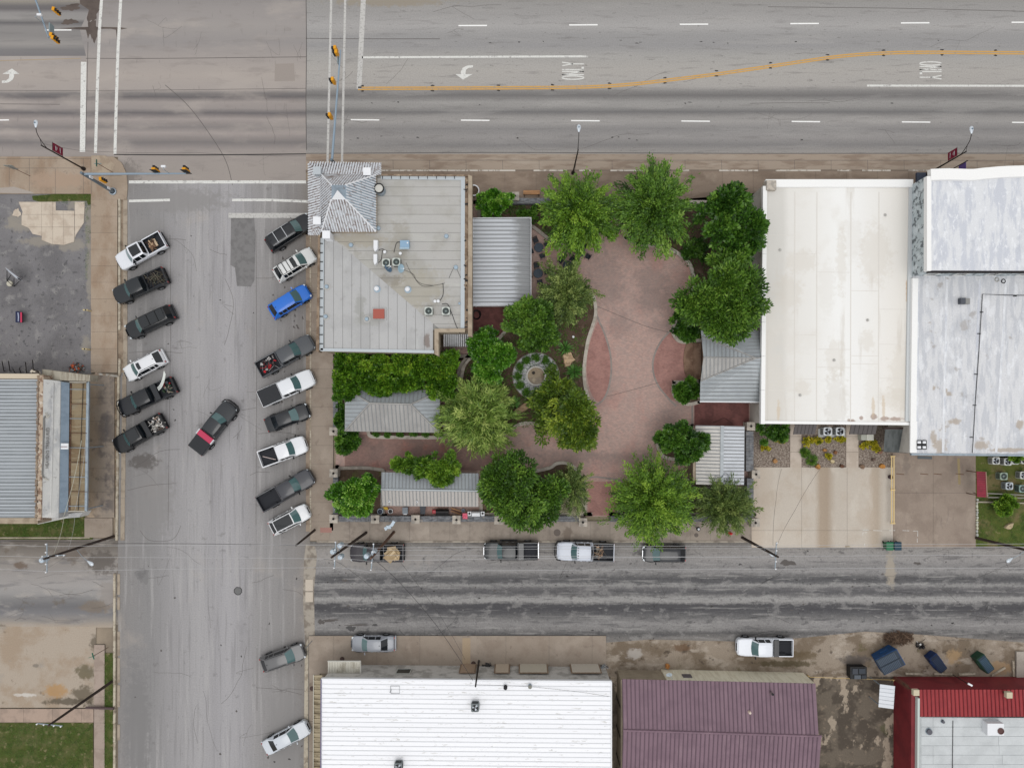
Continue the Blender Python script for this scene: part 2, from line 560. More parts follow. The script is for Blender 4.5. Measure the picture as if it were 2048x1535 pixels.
for i in range(26):
 bx,by=random.uniform(630,2040),random.choice((83,84,205,207,276,278))+random.uniform(-4,4)
 decal('tar_spot',hw_e,px(blob(bx,by,random.uniform(1.0,4),random.uniform(0.6,1.3),100+i,10,0.4)),0.0065,MT['tar'])
decal('concrete_patch',hw_w,px([(550,128),(588,127),(590,162),(549,163)]),0.004,mat('patch_tone',(157,146,138),0.9))
decal('pavement_edge_stain',hw_e,px(blob(790,4,120,9,5,40,0.2)),0.0042,mat('silt',(152,140,122),0.95,layers=[((148,145,142),(0.3,2,1),0.45,0.6,0.8)]))
far=surface('pavement_north',rect(-3200,-120,5200,-34),0.13,mat('far_pavement',(172,154,136),0.9,layers=[((146,128,110),0.4,0.45,0.62,0.6)]),0.2)
MB().prism(rect(-3200,-34,5200,-26),-0.06,0.15).build('kerb',MT['cream_kerb'],far)
# side street
m_side=mat('side_street_asphalt',G4,0.9,axis='x',warp=0.6,wscale=(0.5,0.05,1),stops=[(236,(136,132,130)),(262,(138,135,134)),(300,(138,136,136)),(345,(152,150,151)),(368,(156,154,155)),(400,(164,162,163)),(430,(156,154,156)),(455,(165,163,165)),(485,(157,155,157)),(512,(150,147,147)),(560,(143,140,139)),(600,(138,133,130)),(618,(132,125,118))],layers=[((128,126,127),(3.0,0.12,1),0.50,0.68,0.5),((176,173,172),(1.6,0.08,1),0.52,0.68,0.45),((118,116,117),(0.16,0.05,1),0.60,0.74,0.55),((178,166,154),(0.12,0.12,1),0.58,0.7,0.35),((112,109,108),(0.8,0.8,1),0.60,0.72,0.5,8),((100,98,98),(4,2.0,1),0.65,0.70,0.5,7)],fine=0.09,fscale=7)
side=surface('side_street',rect(236,362,620,2600),0.0,m_side)
m_darkpatch=mat('dark_patch_asphalt',(128,126,126),0.92,layers=[((112,110,110),1.5,0.45,0.6,0.7)])
m_midpatch=mat('mid_patch_asphalt',(142,139,138),0.92,layers=[((162,156,152),0.5,0.45,0.62,0.8),((118,114,112),2.0,0.55,0.68,0.6)])
decal('asphalt_patch',side,px([(462,434),(476,428),(498,428),(508,432),(511,470),(509,560),(502,573),(474,572),(470,535),(461,530)]),0.004,m_darkpatch)
decal('worn_lane',side,px([(256,400),(300,375),(380,374),(466,376),(464,424),(420,427),(372,428),(320,420),(262,424)]),0.004,m_midpatch)
decal('worn_lane',side,px(blob(296,455,34,24,12,34,0.3)),0.0044,m_midpatch)
decal('asphalt_patch',side,px(blob(285,1150,12,17,14,26,0.3)),0.0044,m_darkpatch)
decal('worn_lane',side,px([(246,1322),(262,1310),(290,1316),(304,1340),(300,1420),(296,1480),(300,1600),(250,1600),(246,1500),(250,1420)]),0.0038,mat('dark_kerb_lane',(126,124,124),0.92,layers=[((160,158,158),(0.8,0.15,1),0.45,0.62,0.85),((100,98,98),0.6,0.55,0.7,0.6)]))
decal('worn_lane',side,px([(256,905),(300,915),(345,905),(352,980),(346,1060),(330,1080),(290,1070),(262,1040),(252,980)]),0.0038,mat('stained_kerb_lane',(140,137,136),0.92,layers=[((164,161,160),(0.7,0.3,1),0.42,0.62,0.9),((112,109,108),0.7,0.56,0.7,0.7)]))
decal('worn_lane',side,px([(560,1440),(606,1430),(610,1320),(612,1540),(612,1700),(540,1700),(530,1560)]),0.0036,m_midpatch)
decal('oil_stain',side,px(blob(292,920,22,4,21,40,0.7,-0.5)),0.0055,MT['dark_crack'])
for i,pts in enumerate(([(256,933),(282,926),(320,902),(360,898)],[(340,470),(341,660),(338,900),(336,1060)],[(512,460),(513,700),(512,1050)],[(546,460),(546,560)],[(258,705),(310,702),(365,706)],[(512,556),(540,556),(552,552)],[(512,1374),(560,1378),(604,1388)],[(514,1295),(514,1420)],[(516,867),(560,864),(600,870)],[(512,943),(540,944)],[(280,480),(350,478),(372,480)],[(255,980),(300,970),(352,966)],[(280,1060),(300,1080),(345,1078),(362,1050)],[(484,820),(512,815)],[(500,950),(512,944)])):
 crack(side,pts,0.035)
for i in range(26):
 bx,by=random.uniform(262,600),random.uniform(440,1530)
 decal('oil_spot',side,px(blob(bx,by,random.uniform(1,2.4),random.uniform(1,3),300+i,10,0.4)),0.006,MT['tar']if i%3 else MT['dark_crack'])
for i in range(9):
 decal('oil_spot',side,px(blob(random.uniform(585,606),random.uniform(590,660),1.6,3.2,340+i,10,0.4,-0.5)),0.006,MT['dark_crack'])
line(side,[(258,364),(612,364)],6,MT['white_paint'],0.008,name='stop_line')
line(side,[(258,402),(340,400)],5,MT['white_paint'],0.008,name='crossing_line')
line(side,[(464,400),(540,400),(616,403)],5,MT['white_paint'],0.008,name='crossing_line')
line(side,[(457,431),(616,431)],10,MT['faded_paint'],0.0078,name='stop_line')
# damp gutter at the corner
decal('damp_stain',hw_w,px([(228,318),(240,322),(262,320),(278,322),(280,352),(284,376),(280,388),(262,400),(257,384),(254,350),(244,334)]),0.005,mat('damp_gutter',(126,118,112),0.6,layers=[((84,76,70),0.7,0.46,0.56,0.9),((160,150,144),0.5,0.6,0.7,0.6)]))
# back street
A0,A1,A2=(150,148,147),(120,118,118),(92,91,92)
m_back=mat('back_street_asphalt',A0,0.92,axis='y',warp=0.8,rag=0.9,wscale=(0.2,1.1,0.1),stops=[(1080,(104,100,97)),(1088,(122,117,112)),(1100,(146,141,137)),(1118,(150,146,144)),(1130,(134,131,130)),(1142,(146,143,142)),(1150,(112,110,110)),(1158,(88,87,89)),(1164,(100,99,100)),(1169,(146,144,142)),(1176,(108,106,107)),(1184,(92,91,93)),(1190,(112,110,110)),(1195,(152,150,148)),(1202,(150,147,145)),(1208,(84,83,85)),(1216,(78,77,80)),(1224,(90,89,91)),(1234,(112,110,110)),(1246,(140,137,136)),(1258,(130,127,126)),(1266,(96,94,94)),(1276,(122,118,115)),(1284,(136,130,124)),(1296,(146,136,126))],layers=[((72,71,74),(0.22,1.8,1),0.55,0.66,0.5,9),((164,161,158),(0.16,2.2,1),0.54,0.66,0.5,9),((84,83,84),(1.6,2.6,1),0.56,0.66,0.45,8),((160,157,153),(1.0,2.4,1),0.61,0.68,0.45,8),((150,147,145),(0.5,0.8,1),0.54,0.62,0.45,10),((70,69,71),(0.7,0.9,1),0.60,0.66,0.5,10)],fine=0.15,fscale=6)
back=surface('back_street',rect(620,1082,5200,1290),0.0,m_back)
m_backW=mat('back_street_west_asphalt',A0,0.92,axis='y',warp=0.8,wscale=(0.15,0.7,0.1),stops=[(1076,(104,96,88)),(1096,(120,112,104)),(1116,(142,134,126)),(1140,(150,144,140)),(1170,(160,155,152)),(1188,(150,147,145)),(1200,(128,126,126)),(1212,(112,111,113)),(1226,(124,123,125)),(1242,(150,142,134)),(1256,(178,160,140))],layers=[((112,110,112),(0.18,1.2,1),0.52,0.66,0.55),((176,168,160),(0.3,0.8,1),0.52,0.68,0.5),((110,96,82),0.4,0.6,0.7,0.6)],fine=0.12)
backw=surface('back_street_west',rect(-3200,1076,236,1254),0.0,m_backW)
for i,(bx,by,rx,ry)in enumerate(((140,1105,34,12),(205,1120,26,22),(215,1190,20,26),(190,1212,26,12),(40,1130,12,7),(240,1170,7,60),(236,1255,9,14))):
 decal('damp_stain',backw,px(blob(bx,by,rx,ry,60+i,40,0.4)),0.004+i*0.0003,mat('silt_stain%d'%i,[(112,100,90),(96,88,82),(150,142,136),(128,114,100),(112,92,76),(106,96,84),(92,84,74)][i],0.85,layers=[((150,143,138),0.7,0.5,0.62,0.8)]))
for i,(bx,by,rx,ry)in enumerate(((560,1240,40,2),(660,1240,14,3),(702,1256,8,6),(715,1249,22,1.5),(750,1249,6,2),(690,1160,5,3),(984,1162,5,2),(1575,1125,14,6),(1480,1128,3,2),(1835,1126,7,3),(1940,1222,3,3),(642,1243,6,5))):
 if bx>620:
  decal('tar_patch',back,px(blob(bx,by,rx,ry,80+i,26,0.35)),0.005,MT['dark_crack']if i%2 else plain('dark_tar%d'%i,(84,82,82),0.85))
decal('damp_stain',back,px([(1770,1105),(1788,1100),(1792,1130),(1788,1160),(1778,1176),(1770,1160),(1774,1130)]),0.005,mat('silt_tan',(170,158,140),0.95,layers=[((148,145,142),1.5,0.45,0.6,0.8)]))
decal('worn_lane',back,px([(630,1088),(700,1092),(840,1100),(880,1118),(820,1124),(700,1122),(640,1140),(628,1120)]),0.0045,mat('pale_patch',(156,150,145),0.92,layers=[((134,130,127),0.8,0.45,0.6,0.7)]))
decal('concrete_apron',side,px([(612,1088),(630,1092),(634,1110),(628,1180),(630,1290),(610,1290),(606,1200),(608,1120)]),0.0046,mat('broken_apron',(166,156,142),0.9,layers=[((120,108,96),0.8,0.45,0.6,0.8)]))
for x0,y0,x1,y1 in((611,1158,626,1181),(611,1183,626,1203)):
 MB().prism(rect(x0,y0,x1,y1),-0.02,0.03).build('concrete_slab',mat('pale_slab',(198,184,166),0.9),side)
decal('manhole_cover',side,px(blob(476,1181,7.2,7.2,3,24,0.0)),0.012,mat('cast_iron',(112,112,112),0.6,0.4))
MB().ribbon(px(blob(476,1181,7.6,7.6,3,24,0.0)),0.07,0.013,None,True).build('manhole_ring',MT['black_metal'],side)
def random_cracks(parent,box,n,seed,along,ln=(20,90),w=(0.015,0.035),m=None):
 r=random.Random(seed)
 for _ in range(n):
  x,y=r.uniform(box[0],box[2]),r.uniform(box[1],box[3])
  L_=r.uniform(*ln)
  a=(0 if along=='x' else 1.5708)+r.gauss(0,0.25)
  pts=[(x,y)]
  for k in range(7):
   a+=r.gauss(0,0.17)
   x+=L_/7*math.cos(a)
   y+=L_/7*math.sin(a)
   pts.append((min(max(x,box[0]),box[2]),min(max(y,box[1]),box[3])))
  crack(parent,pts,r.uniform(*w),0.0062,m)
  if r.random()<0.5:
   b=pts[3]
   crack(parent,[b,(b[0]+r.gauss(0,10),b[1]+r.gauss(0,10)),(b[0]+r.gauss(0,22),b[1]+r.gauss(0,22))],r.uniform(*w)*0.8,0.0062,m)
random_cracks(side,(262,470,606,1500),16,1,'x')
random_cracks(side,(350,480,510,1500),7,2,'y',(40,160))
random_cracks(back,(640,1090,2040,1280),34,3,'x',(30,160),m=MT['tar'])
random_cracks(hw_w,(240,20,606,350),12,4,'y',(20,70),(0.015,0.03))
random_cracks(hw_e,(640,10,2040,300),16,5,'x',(30,140),(0.015,0.03))
random_cracks(backw,(0,1100,230,1240),10,6,'x')
rsp=random.Random(12)
for k in range(70):
 bx,by=rsp.uniform(640,2040),rsp.uniform(1092,1284)
 decal('tar_spot',back,px(blob(bx,by,rsp.uniform(0.8,3.4),rsp.uniform(0.6,1.8),900+k,9,0.4)),0.0068,MT['tar']if k%2 else MT['dark_crack'])
for k in range(40):
 bx,by=rsp.uniform(545,606),rsp.choice([500,530,590,650,730,790,845,910,985,1045,1320,1480])+rsp.uniform(-16,16)
 decal('oil_spot',side,px(blob(bx,by,rsp.uniform(0.7,2.0),rsp.uniform(0.7,2.4),980+k,9,0.4)),0.0069,MT['dark_crack'])
# ---- pavements of slabs: each slab is a piece of its own
def slab_walk(name,x0,y0,x1,y1,axis,step,m,z=0.12,cut=None,gap=0.35,start=None):
 base=MB().prism(rect(x0,y0,x1,y1),-0.06,z-0.02).build(name,MT['dark_crack'])
 struct(base)
 a0,a1=(y0,y1)if axis=='y' else(x0,x1)
 t=a0 if start is None else start
 while t<a1-1:
  e=min(t+step,a1)
  lo=max(t,a0)
  r=rect(x0,lo+gap/2,x1,e-gap/2)if axis=='y' else rect(lo+gap/2,y0,e-gap/2,y1)
  MB().prism(r,z-0.1,z).build('slab',m,base)
  t=e
 return base
m_walkT=mat('tan_pavement',(168,147,125),0.9,layers=[((150,120,94),(0.5,0.2,1),0.46,0.64,0.6),((184,164,144),0.4,0.5,0.66,0.5),((136,116,100),1.6,0.58,0.7,0.5)],rnd=0.05)
m_walkC=mat('grey_tan_pavement',(158,142,126),0.9,layers=[((146,128,112),0.5,0.46,0.62,0.6),((174,158,142),0.3,0.52,0.66,0.6),((128,110,96),(1.5,1.5,1),0.6,0.7,0.5)],rnd=0.06)
m_walkN=mat('brown_pavement',(148,128,110),0.9,layers=[((124,104,88),(0.2,0.6,1),0.45,0.62,0.7),((164,146,128),0.5,0.54,0.68,0.5)],rnd=0.06)
m_walkS=mat('grey_pavement',(160,146,132),0.9,layers=[((134,120,108),0.6,0.45,0.62,0.6),((178,164,150),0.4,0.54,0.68,0.5)],rnd=0.06)
m_stain=mat('soot_stained_pavement',(166,148,128),0.9,axis='x',warp=1.6,wscale=(0.6,0.3,1),stops=[(170,(182,158,132)),(190,(180,156,130)),(204,(124,112,104)),(214,(108,100,98)),(226,(128,116,106)),(240,(156,138,120))],layers=[((178,160,140),0.5,0.45,0.6,0.6),((92,86,84),1.2,0.56,0.7,0.5)],rnd=0.04)
corner=surface('pavement_corner_west',px([(-900,314),(228,314),(244,326),(254,348),(256,376),(254,400),(183,400),(183,388),(-900,388)]),0.11,m_walkT,0.17)
for pts in([(-40,318),(183,318)],[(-40,337),(150,337),(168,338)],[(60,318),(60,388)],[(112,338),(112,388)],[(168,318),(168,388)],[(183,318),(184,388)],[(20,337),(20,388)],[(183,352),(245,352)]):
 MB().ribbon(px(pts),0.03,0.114).build('joint',MT['dark_crack'],corner)
decal('ramp',corner,px([(184,312),(212,312),(230,330),(226,344),(206,352),(184,350)]),0.116,mat('ramp_concrete',(176,156,132),0.9,layers=[((150,128,106),0.8,0.48,0.62,0.6)]))
decal('rust_stain',corner,px(blob(120,362,60,16,31,40,0.3)),0.118,mat('rust_stain_tone',(174,146,122),0.9,layers=[((180,156,132),0.5,0.45,0.6,0.8)]))
decal('grey_patch',corner,px([(-20,386),(-20,378),(30,374),(64,384),(70,388)]),0.119,mat('grey_crumb',(170,158,148),0.95))
slab_walk('pavement_west',183,400,236,745,'y',33,m_walkT)
slab_walk('pavement_west_stained',176,748,230,1034,'y',47,m_stain,0.12)
MB().prism(px([(228,748),(238,748),(234,1034),(226,1034)]),-0.05,0.05).build('verge',mat('dirt_verge',(138,116,92),0.95,layers=[((96,84,70),0.8,0.45,0.6,0.8),((168,146,118),1.5,0.55,0.66,0.7)]),bpy.data.objects['pavement_west_stained'])
kw=struct(MB().prism(rect(236,396,247,745),-0.06,0.02).build('kerb_strip_west',mat('kerb_ledge',(156,136,114),0.92,layers=[((122,102,84),0.7,0.45,0.6,0.8)])))
ks=random.Random(5)
y=398
while y<1070:
 ln=ks.uniform(34,58)
 e=min(y+ln,1080)
 xo=238 if y<745 else 236-(y-745)*0.012
 if not(610<y<700):
  MB().prism(px([(xo,y+0.5),(xo+4.5,y+0.5),(xo+4.3,e),(xo-0.2,e)]),-0.05,0.16).build('kerb_stone',MT['cream_kerb'],kw)
 MB().prism(px([(xo+9,y+0.5),(xo+17,y+0.5),(xo+17,e),(xo+8.8,e)]),-0.05,0.045).build('gutter_slab',mat('gutter_slab',(172,156,136),0.9,layers=[((140,124,106),0.9,0.45,0.62,0.7)])if 'gs' not in MT else MT['gs'],kw)
 MT['gs']=bpy.data.materials['gutter_slab']
 y=e
y=1145
while y<1540:
 e=y+ks.uniform(30,60)
 if not 1262<y<1270:
  MB().prism(px([(228,y+0.5),(232.5,y+0.5),(232,e),(227.5,e)]),-0.05,0.15).build('kerb_stone',MT['cream_kerb'],kw)
  if ks.random()<0.6:
   MB().prism(px([(235,y+2),(240,y+2),(240,e-3),(235,e-3)]),-0.05,0.04).build('gutter_slab',MT['gs'],kw)
 y=e
# centre block pavements
slab_walk('pavement_centre',621,455,667,1060,'y',38,m_walkC,start=434)
kc=struct(MB().prism(rect(612,455,621,1062),-0.06,0.03).build('kerb_strip_centre',mat('kerb_ledge2',(162,142,122),0.92,layers=[((132,112,94),0.7,0.45,0.6,0.7)])))
y=462
while y<1060:
 MB().prism(rect(620.2,y,623.0,y+8.6),-0.05,0.15).build('kerb_brick',MT['cream_kerb'],kc)
 y+=9.6
slab_walk('pavement_front',762,343,1860,404,'x',62,m_walkN)
kn=struct(MB().prism(rect(612,340,2400,343.5),-0.06,0.10).build('kerb_strip_front',mat('kerb_dark',(128,112,98),0.9)))
x=620
while x<1900:
 ln=ks.uniform(20,40)
 if ks.random()<0.8:
  MB().prism(rect(x,340.4,x+ln-1,343.4),-0.05,0.145).build('kerb_stone',mat('white_kerb',(206,198,186),0.9,layers=[((150,136,122),1.5,0.5,0.62,0.9)])if 'wk' not in MT else MT['wk'],kn)
  MT['wk']=bpy.data.materials['white_kerb']
 x+=ln
slab_walk('pavement_east_front',1860,343,2600,404,'x',62,m_walkN)
ps=slab_walk('pavement_south',660,1041,1503,1080,'x',40,m_walkS)
decal('brick_patch',ps,rect(641,1054,664,1064),0.124,mat('tactile_brick',(170,120,108),0.9))
MB().prism(rect(621,1060,660,1080),-0.06,0.118).build('slab',m_walkC,ps)
MB().prism(rect(634,1080.5,1503,1084),-0.06,0.14).build('kerb',mat('south_kerb',(172,160,144),0.9,layers=[((126,114,102),1.0,0.45,0.62,0.8)]),ps)
decal('damp_stain',ps,px(blob(1135,1066,8,16,51,26,0.25,0.5)),0.126,mat('damp_slab',(128,112,98),0.7),m_walkS)
for i,(mx,my,r)in enumerate(((1114,1064,7),(1392,1069,4.2))):
 MB().lathe([(r*S,0.12),(r*S,0.132),(0.0,0.135)],W(mx,my),20).build('manhole_cover',mat('iron_lid%d'%i,(112,100,92),0.7,0.2),ps)
# driveways
drv=struct(MB().prism(rect(1503,934,1785,1094),-0.06,0.02).build('driveway_pale',MT['dark_crack']))
m_drv=mat('pale_concrete',(200,188,172),0.9,axis='x',warp=0.5,wscale=(0.3,0.04,1),stops=[(1500,(196,178,158)),(1560,(199,187,172)),(1628,(198,186,171)),(1640,(176,156,134)),(1654,(172,152,130)),(1672,(195,183,168)),(1730,(197,185,170)),(1744,(186,168,148)),(1754,(180,163,143)),(1766,(196,185,171)),(1790,(192,181,167))],layers=[((188,170,150),0.3,0.5,0.66,0.5),((210,200,186),(0.6,0.2,1),0.52,0.7,0.5)],rnd=0.02)
for x0,x1 in((1503,1602.8),(1603.2,1693.8),(1694.2,1782)):
 for y0,y1 in((934,1059.8),(1060.2,1094)):
  MB().prism(rect(x0,y0,x1,y1),-0.05,0.04).build('slab',m_drv,drv)
MB().prism(rect(1782.3,934,1785,1094),-0.05,0.05).build('kerb',mat('pale_edge',(212,200,186),0.9),drv)
drv2=struct(MB().prism(rect(1785.4,900,1951,1094),-0.06,0.02).build('driveway_brown',MT['dark_crack']))
m_drv2=mat('brown_concrete',(156,138,123),0.9,layers=[((140,122,108),0.35,0.45,0.62,0.7),((174,157,140),0.5,0.54,0.68,0.5),((118,104,96),(1.4,0.3,1),0.60,0.72,0.4)],rnd=0.03)
for x0,x1 in((1785.4,1865.8),(1866.2,1951)):
 for y0,y1 in((900,985),(985.4,1094)):
  MB().prism(rect(x0,y0,x1,y1),-0.05,0.036).build('slab',m_drv2,drv2)
for mx in(1800,1848,1875,1919):
 MB().prism(px([(mx-8,946),(mx+8,947.5),(mx+8,949),(mx-8,947.5)]),0.03,0.05).build('steel_strip',MT['rust'],drv2)
for i,(sx,sy,rx,ry)in enumerate(((1812,932,7,20),(1909,930,8,22))):
 decal('water_stain',drv2,px(blob(sx,sy,rx,ry,70+i,26,0.2)),0.041,mat('drip%d'%i,(128,114,104),0.85,layers=[]),m_drv2,0.6)
decal('moss_streak',drv2,px([(1914,916),(1919,916),(1921,968),(1916,968)]),0.042,mat('moss',(158,138,96),0.9))
for pts in([(1726,1062),(1725,1070)],[(1725,1059),(1737,1059)],[(1746,1060),(1764,1060.5)],[(1778,1060),(1790,1060)],[(1804,1060),(1818,1060.5)],[(1826,1061),(1835,1061),(1835,1072)],[(1834,1076),(1834,1084)],[(1729,1064),(1734,1064)],[(1729,1086),(1729,1092)]):
 line(drv,pts,0.9,MT['white_paint'],0.046,'chalk_line')
decal('tactile_edge',drv,rect(1690,1090,1700,1094),0.045,MT['cream_kerb'])
# back-of-shop walkways and gravel
m_walkP=mat('pale_walk',(200,184,168),0.9,layers=[((180,162,144),0.6,0.46,0.62,0.6)],rnd=0.03)
grav=surface('gravel_bed',rect(1503,838,1790,934),0.0,mat('gravel',(150,134,120),0.95,layers=[((112,96,84),5.0,0.45,0.56,0.9),((190,178,164),7.0,0.56,0.64,0.9),((96,78,66),1.0,0.56,0.7,0.5)],fine=0.2,fscale=16,bump=0.6,bscale=14))
for x0,x1 in((1580,1602.5),(1692,1716.5)):
 w_=struct(MB().prism(rect(x0,838,x1,934),-0.05,0.03).build('walkway',MT['dark_crack']))
 for y0,y1 in((838,872),(872.5,903),(903.5,934)):
  MB().prism(rect(x0,y0,x1,y1),-0.04,0.05).build('slab',m_walkP,w_)
# south block pavement
wl=slab_walk('pavement_south_block',618,1270,1212,1345,'x',86,m_walkC,0.12,start=582)
for x0,y0,x1,y1 in((619,1345,640,1380),(619,1380.5,640,1440),(619,1440.5,640,1500),(619,1500.5,640,1600)):
 MB().prism(rect(x0,y0,x1,y1),-0.06,0.12).build('slab',m_walkC,wl)
MB().prism(px([(610,1290),(617,1275),(616,1600),(607,1600)]),-0.06,0.05).build('kerb',MT['cream_kerb'],wl)
decal('rust_stain',wl,rect(642,1299,668,1340),0.124,mat('rust_slab',(160,134,98),0.9,layers=[((168,150,134),0.8,0.48,0.6,0.8)]))
decal('repair_strip',wl,rect(925,1274,941,1334),0.125,mat('tan_repair',(176,152,122),0.9))
for mx,my in((685,1316),(947,1325),(624.5,1375)):
 MB().lathe([(4.6*S,0.12),(4.6*S,0.136),(0.0,0.138)],W(mx,my),18).build('manhole_cover',mat('iron_lid_brown',(84,62,58),0.7,0.2)if 'ilb' not in MT else MT['ilb'],wl)
 MT['ilb']=bpy.data.materials['iron_lid_brown']
m_dirt=mat('bare_dirt',(154,138,120),0.97,layers=[((118,100,80),0.35,0.44,0.58,0.85),((178,164,148),(0.4,0.7,1),0.52,0.66,0.8),((82,68,56),0.8,0.58,0.68,0.8),((96,88,48),0.5,0.62,0.7,0.6)],fine=0.14,fscale=9,bump=0.5,bscale=5)
dirt=surface('dirt_strip',px([(1212,1284),(1300,1278),(1480,1282),(1600,1275),(1730,1262),(1840,1268),(2048,1284),(2400,1284),(2400,1352),(1212,1352)]),0.006,m_dirt)
yard=surface('dirt_yard',rect(1212,1352,1800,1700),0.004,mat('yard_dirt',(112,100,86),0.97,layers=[((82,72,62),0.5,0.44,0.56,0.9),((178,160,138),(0.42,0.26,1),0.565,0.60,0.85,9),((142,124,104),1.5,0.55,0.66,0.7),((84,88,50),0.3,0.64,0.72,0.5)],fine=0.14,fscale=8,bump=0.5,bscale=5))
struct(MB().prism(rect(2030,1301,2300,1356),-0.05,0.25).build('loading_dock',mat('dock_concrete',(178,168,156),0.9,layers=[((150,140,128),0.6,0.45,0.6,0.6)])))
for i,(bx,by,rx,ry,c)in enumerate(((1712,1320,24,12,(92,84,80)),(1795,1275,32,12,(98,78,64)),(1908,1312,14,16,(176,142,98)),(1995,1335,26,14,(172,138,98)),(1560,1326,60,6,(86,74,48)),(1600,1310,30,10,(104,86,60)),(1270,1306,16,9,(182,174,166)),(1360,1295,18,7,(112,82,56)))):
 decal('soil_stain',dirt,px(blob(bx,by,rx,ry,210+i,40,0.35)),0.0105+i*0.0003,mat('soil%d'%i,c,0.95,layers=[((152,132,112),1.1,0.46,0.58,0.9)],fine=0.2,fscale=9))
# west lots
lot=surface('gravel_car_park',px([(-900,388),(183,388),(183,748),(-900,748)]),0.004,mat('dark_gravel_lot',(124,122,124),0.95,layers=[((104,102,104),0.25,0.44,0.6,0.7),((156,153,151),1.0,0.52,0.66,0.6),((80,79,82),2.0,0.55,0.66,0.8,8)],fine=0.14,fscale=9,bump=0.4,bscale=10))
m_oldslab=mat('broken_slab',(206,190,170),0.92,layers=[((184,164,144),0.8,0.46,0.6,0.6)],rnd=0.03)
sl=[(38,404),(100,404),(112,404),(112,421),(150,422),(150,404),(170,404),(168,446),(152,470),(148,484),(128,490),(104,488),(84,480),(84,472),(66,468),(58,456),(44,450),(44,432),(46,424)]
for cx0,cx1 in((30,83.8),(84.2,106),(106.4,127),(127.4,149.2),(150.2,180)):
 for cy0,cy1 in((395,429),(429.4,454),(454.4,500)):
  p=clip_poly(clip_poly(clip_poly(clip_poly(sl,-1,0,-cx0),1,0,cx1),0,-1,-cy0),0,1,cy1)
  if len(p)>2 and abs(area2(p))>60:
   MB().prism(px(p),-0.03,0.06).build('slab',m_oldslab,lot)
MB().prism(px(blob(34,426,7,9,8,16,0.3)),-0.03,0.05).build('slab',m_oldslab,lot)
crumb=mat('crumbled_edge',(150,142,130),0.95,layers=[((92,96,64),1.0,0.46,0.58,0.9)])
for i,(bx,by,rx,ry)in enumerate(((40,452,26,10),(80,484,34,10),(140,490,34,12),(176,440,8,46),(178,540,6,60),(172,690,8,20),(28,440,16,14),(150,412,20,10))):
 decal('grass_patch',lot,px(blob(bx,by,rx,ry,640+i,36,0.3)),0.009+i*0.0004,crumb)
m_grass=mat('mown_grass',(76,84,38),0.95,layers=[((100,98,54),0.5,0.44,0.6,0.7),((58,72,28),1.2,0.5,0.64,0.8),((138,124,86),1.6,0.57,0.66,0.75)],fine=0.16,fscale=14,bump=0.7,bscale=16)
lawn_sw=surface('lawn_south_west',rect(-900,1444,187,1900),0.03,m_grass)
surface('lawn_strip',rect(208,1305,227,1900),0.02,m_grass)
surface('lawn_middle',px([(-900,1030),(170,1030),(170,1070),(186,1074),(186,1078),(-900,1078)]),0.03,m_grass)
MB().prism(rect(-900,1073.5,180,1075.5),0.0,0.12).build('kerb',MT['cream_kerb'],bpy.data.objects['lawn_middle'])
MB().prism(rect(170,1035,226,1074),-0.05,0.1).build('slab',m_walkC,bpy.data.objects['lawn_middle'])
surface('lawn_patch',px([(64,392),(110,388),(188,388),(188,408),(176,410),(174,402),(150,402),(112,403),(80,404),(66,400)]),0.012,m_grass)
dl=surface('dirt_lot',rect(-900,1252,192,1414),0.004,mat('tan_dirt_lot',(176,160,142),0.97,layers=[((160,134,106),0.3,0.46,0.62,0.6),((150,144,136),0.4,0.57,0.7,0.5),((112,94,72),0.9,0.62,0.72,0.6)],fine=0.09,fscale=9))
for i,(bx,by,rx,ry,c)in enumerate(((165,1388,26,16,(98,86,66)),(168,1345,20,14,(104,94,66)),(130,1402,40,8,(88,78,62)),(112,1380,24,12,(172,136,92)),(192,1286,10,20,(104,92,76)),(72,1330,6,4,(128,118,106)),(50,1388,24,3,(206,200,192)))):
 decal('soil_stain',dl,px(blob(bx,by,rx,ry,230+i,40,0.35)),0.008+i*0.0004,mat('lotsoil%d'%i,c,0.95,layers=[((180,158,134),1.2,0.48,0.6,0.85)],fine=0.2))
slab_walk('pavement_south_west',189,1288,210,1900,'y',52,mat('pinkish_walk',(172,152,138),0.9,layers=[((150,130,116),0.7,0.46,0.62,0.6)],rnd=0.05),0.08)
slab_walk('pavement_lot_edge',-300,1416,188,1443,'x',58,mat('pinkish_walk2',(176,150,132),0.9,layers=[((146,126,112),0.7,0.46,0.62,0.6)],rnd=0.05),0.08)
# east lawn
lawn_e=surface('lawn_east',rect(1951,905,2600,1092),0.04,mat('rough_grass',(88,96,44),0.95,layers=[((120,104,66),0.4,0.46,0.6,0.8),((56,74,28),1.0,0.5,0.64,0.8),((150,132,96),1.8,0.6,0.7,0.6)],fine=0.16,fscale=12,bump=0.7,bscale=14))
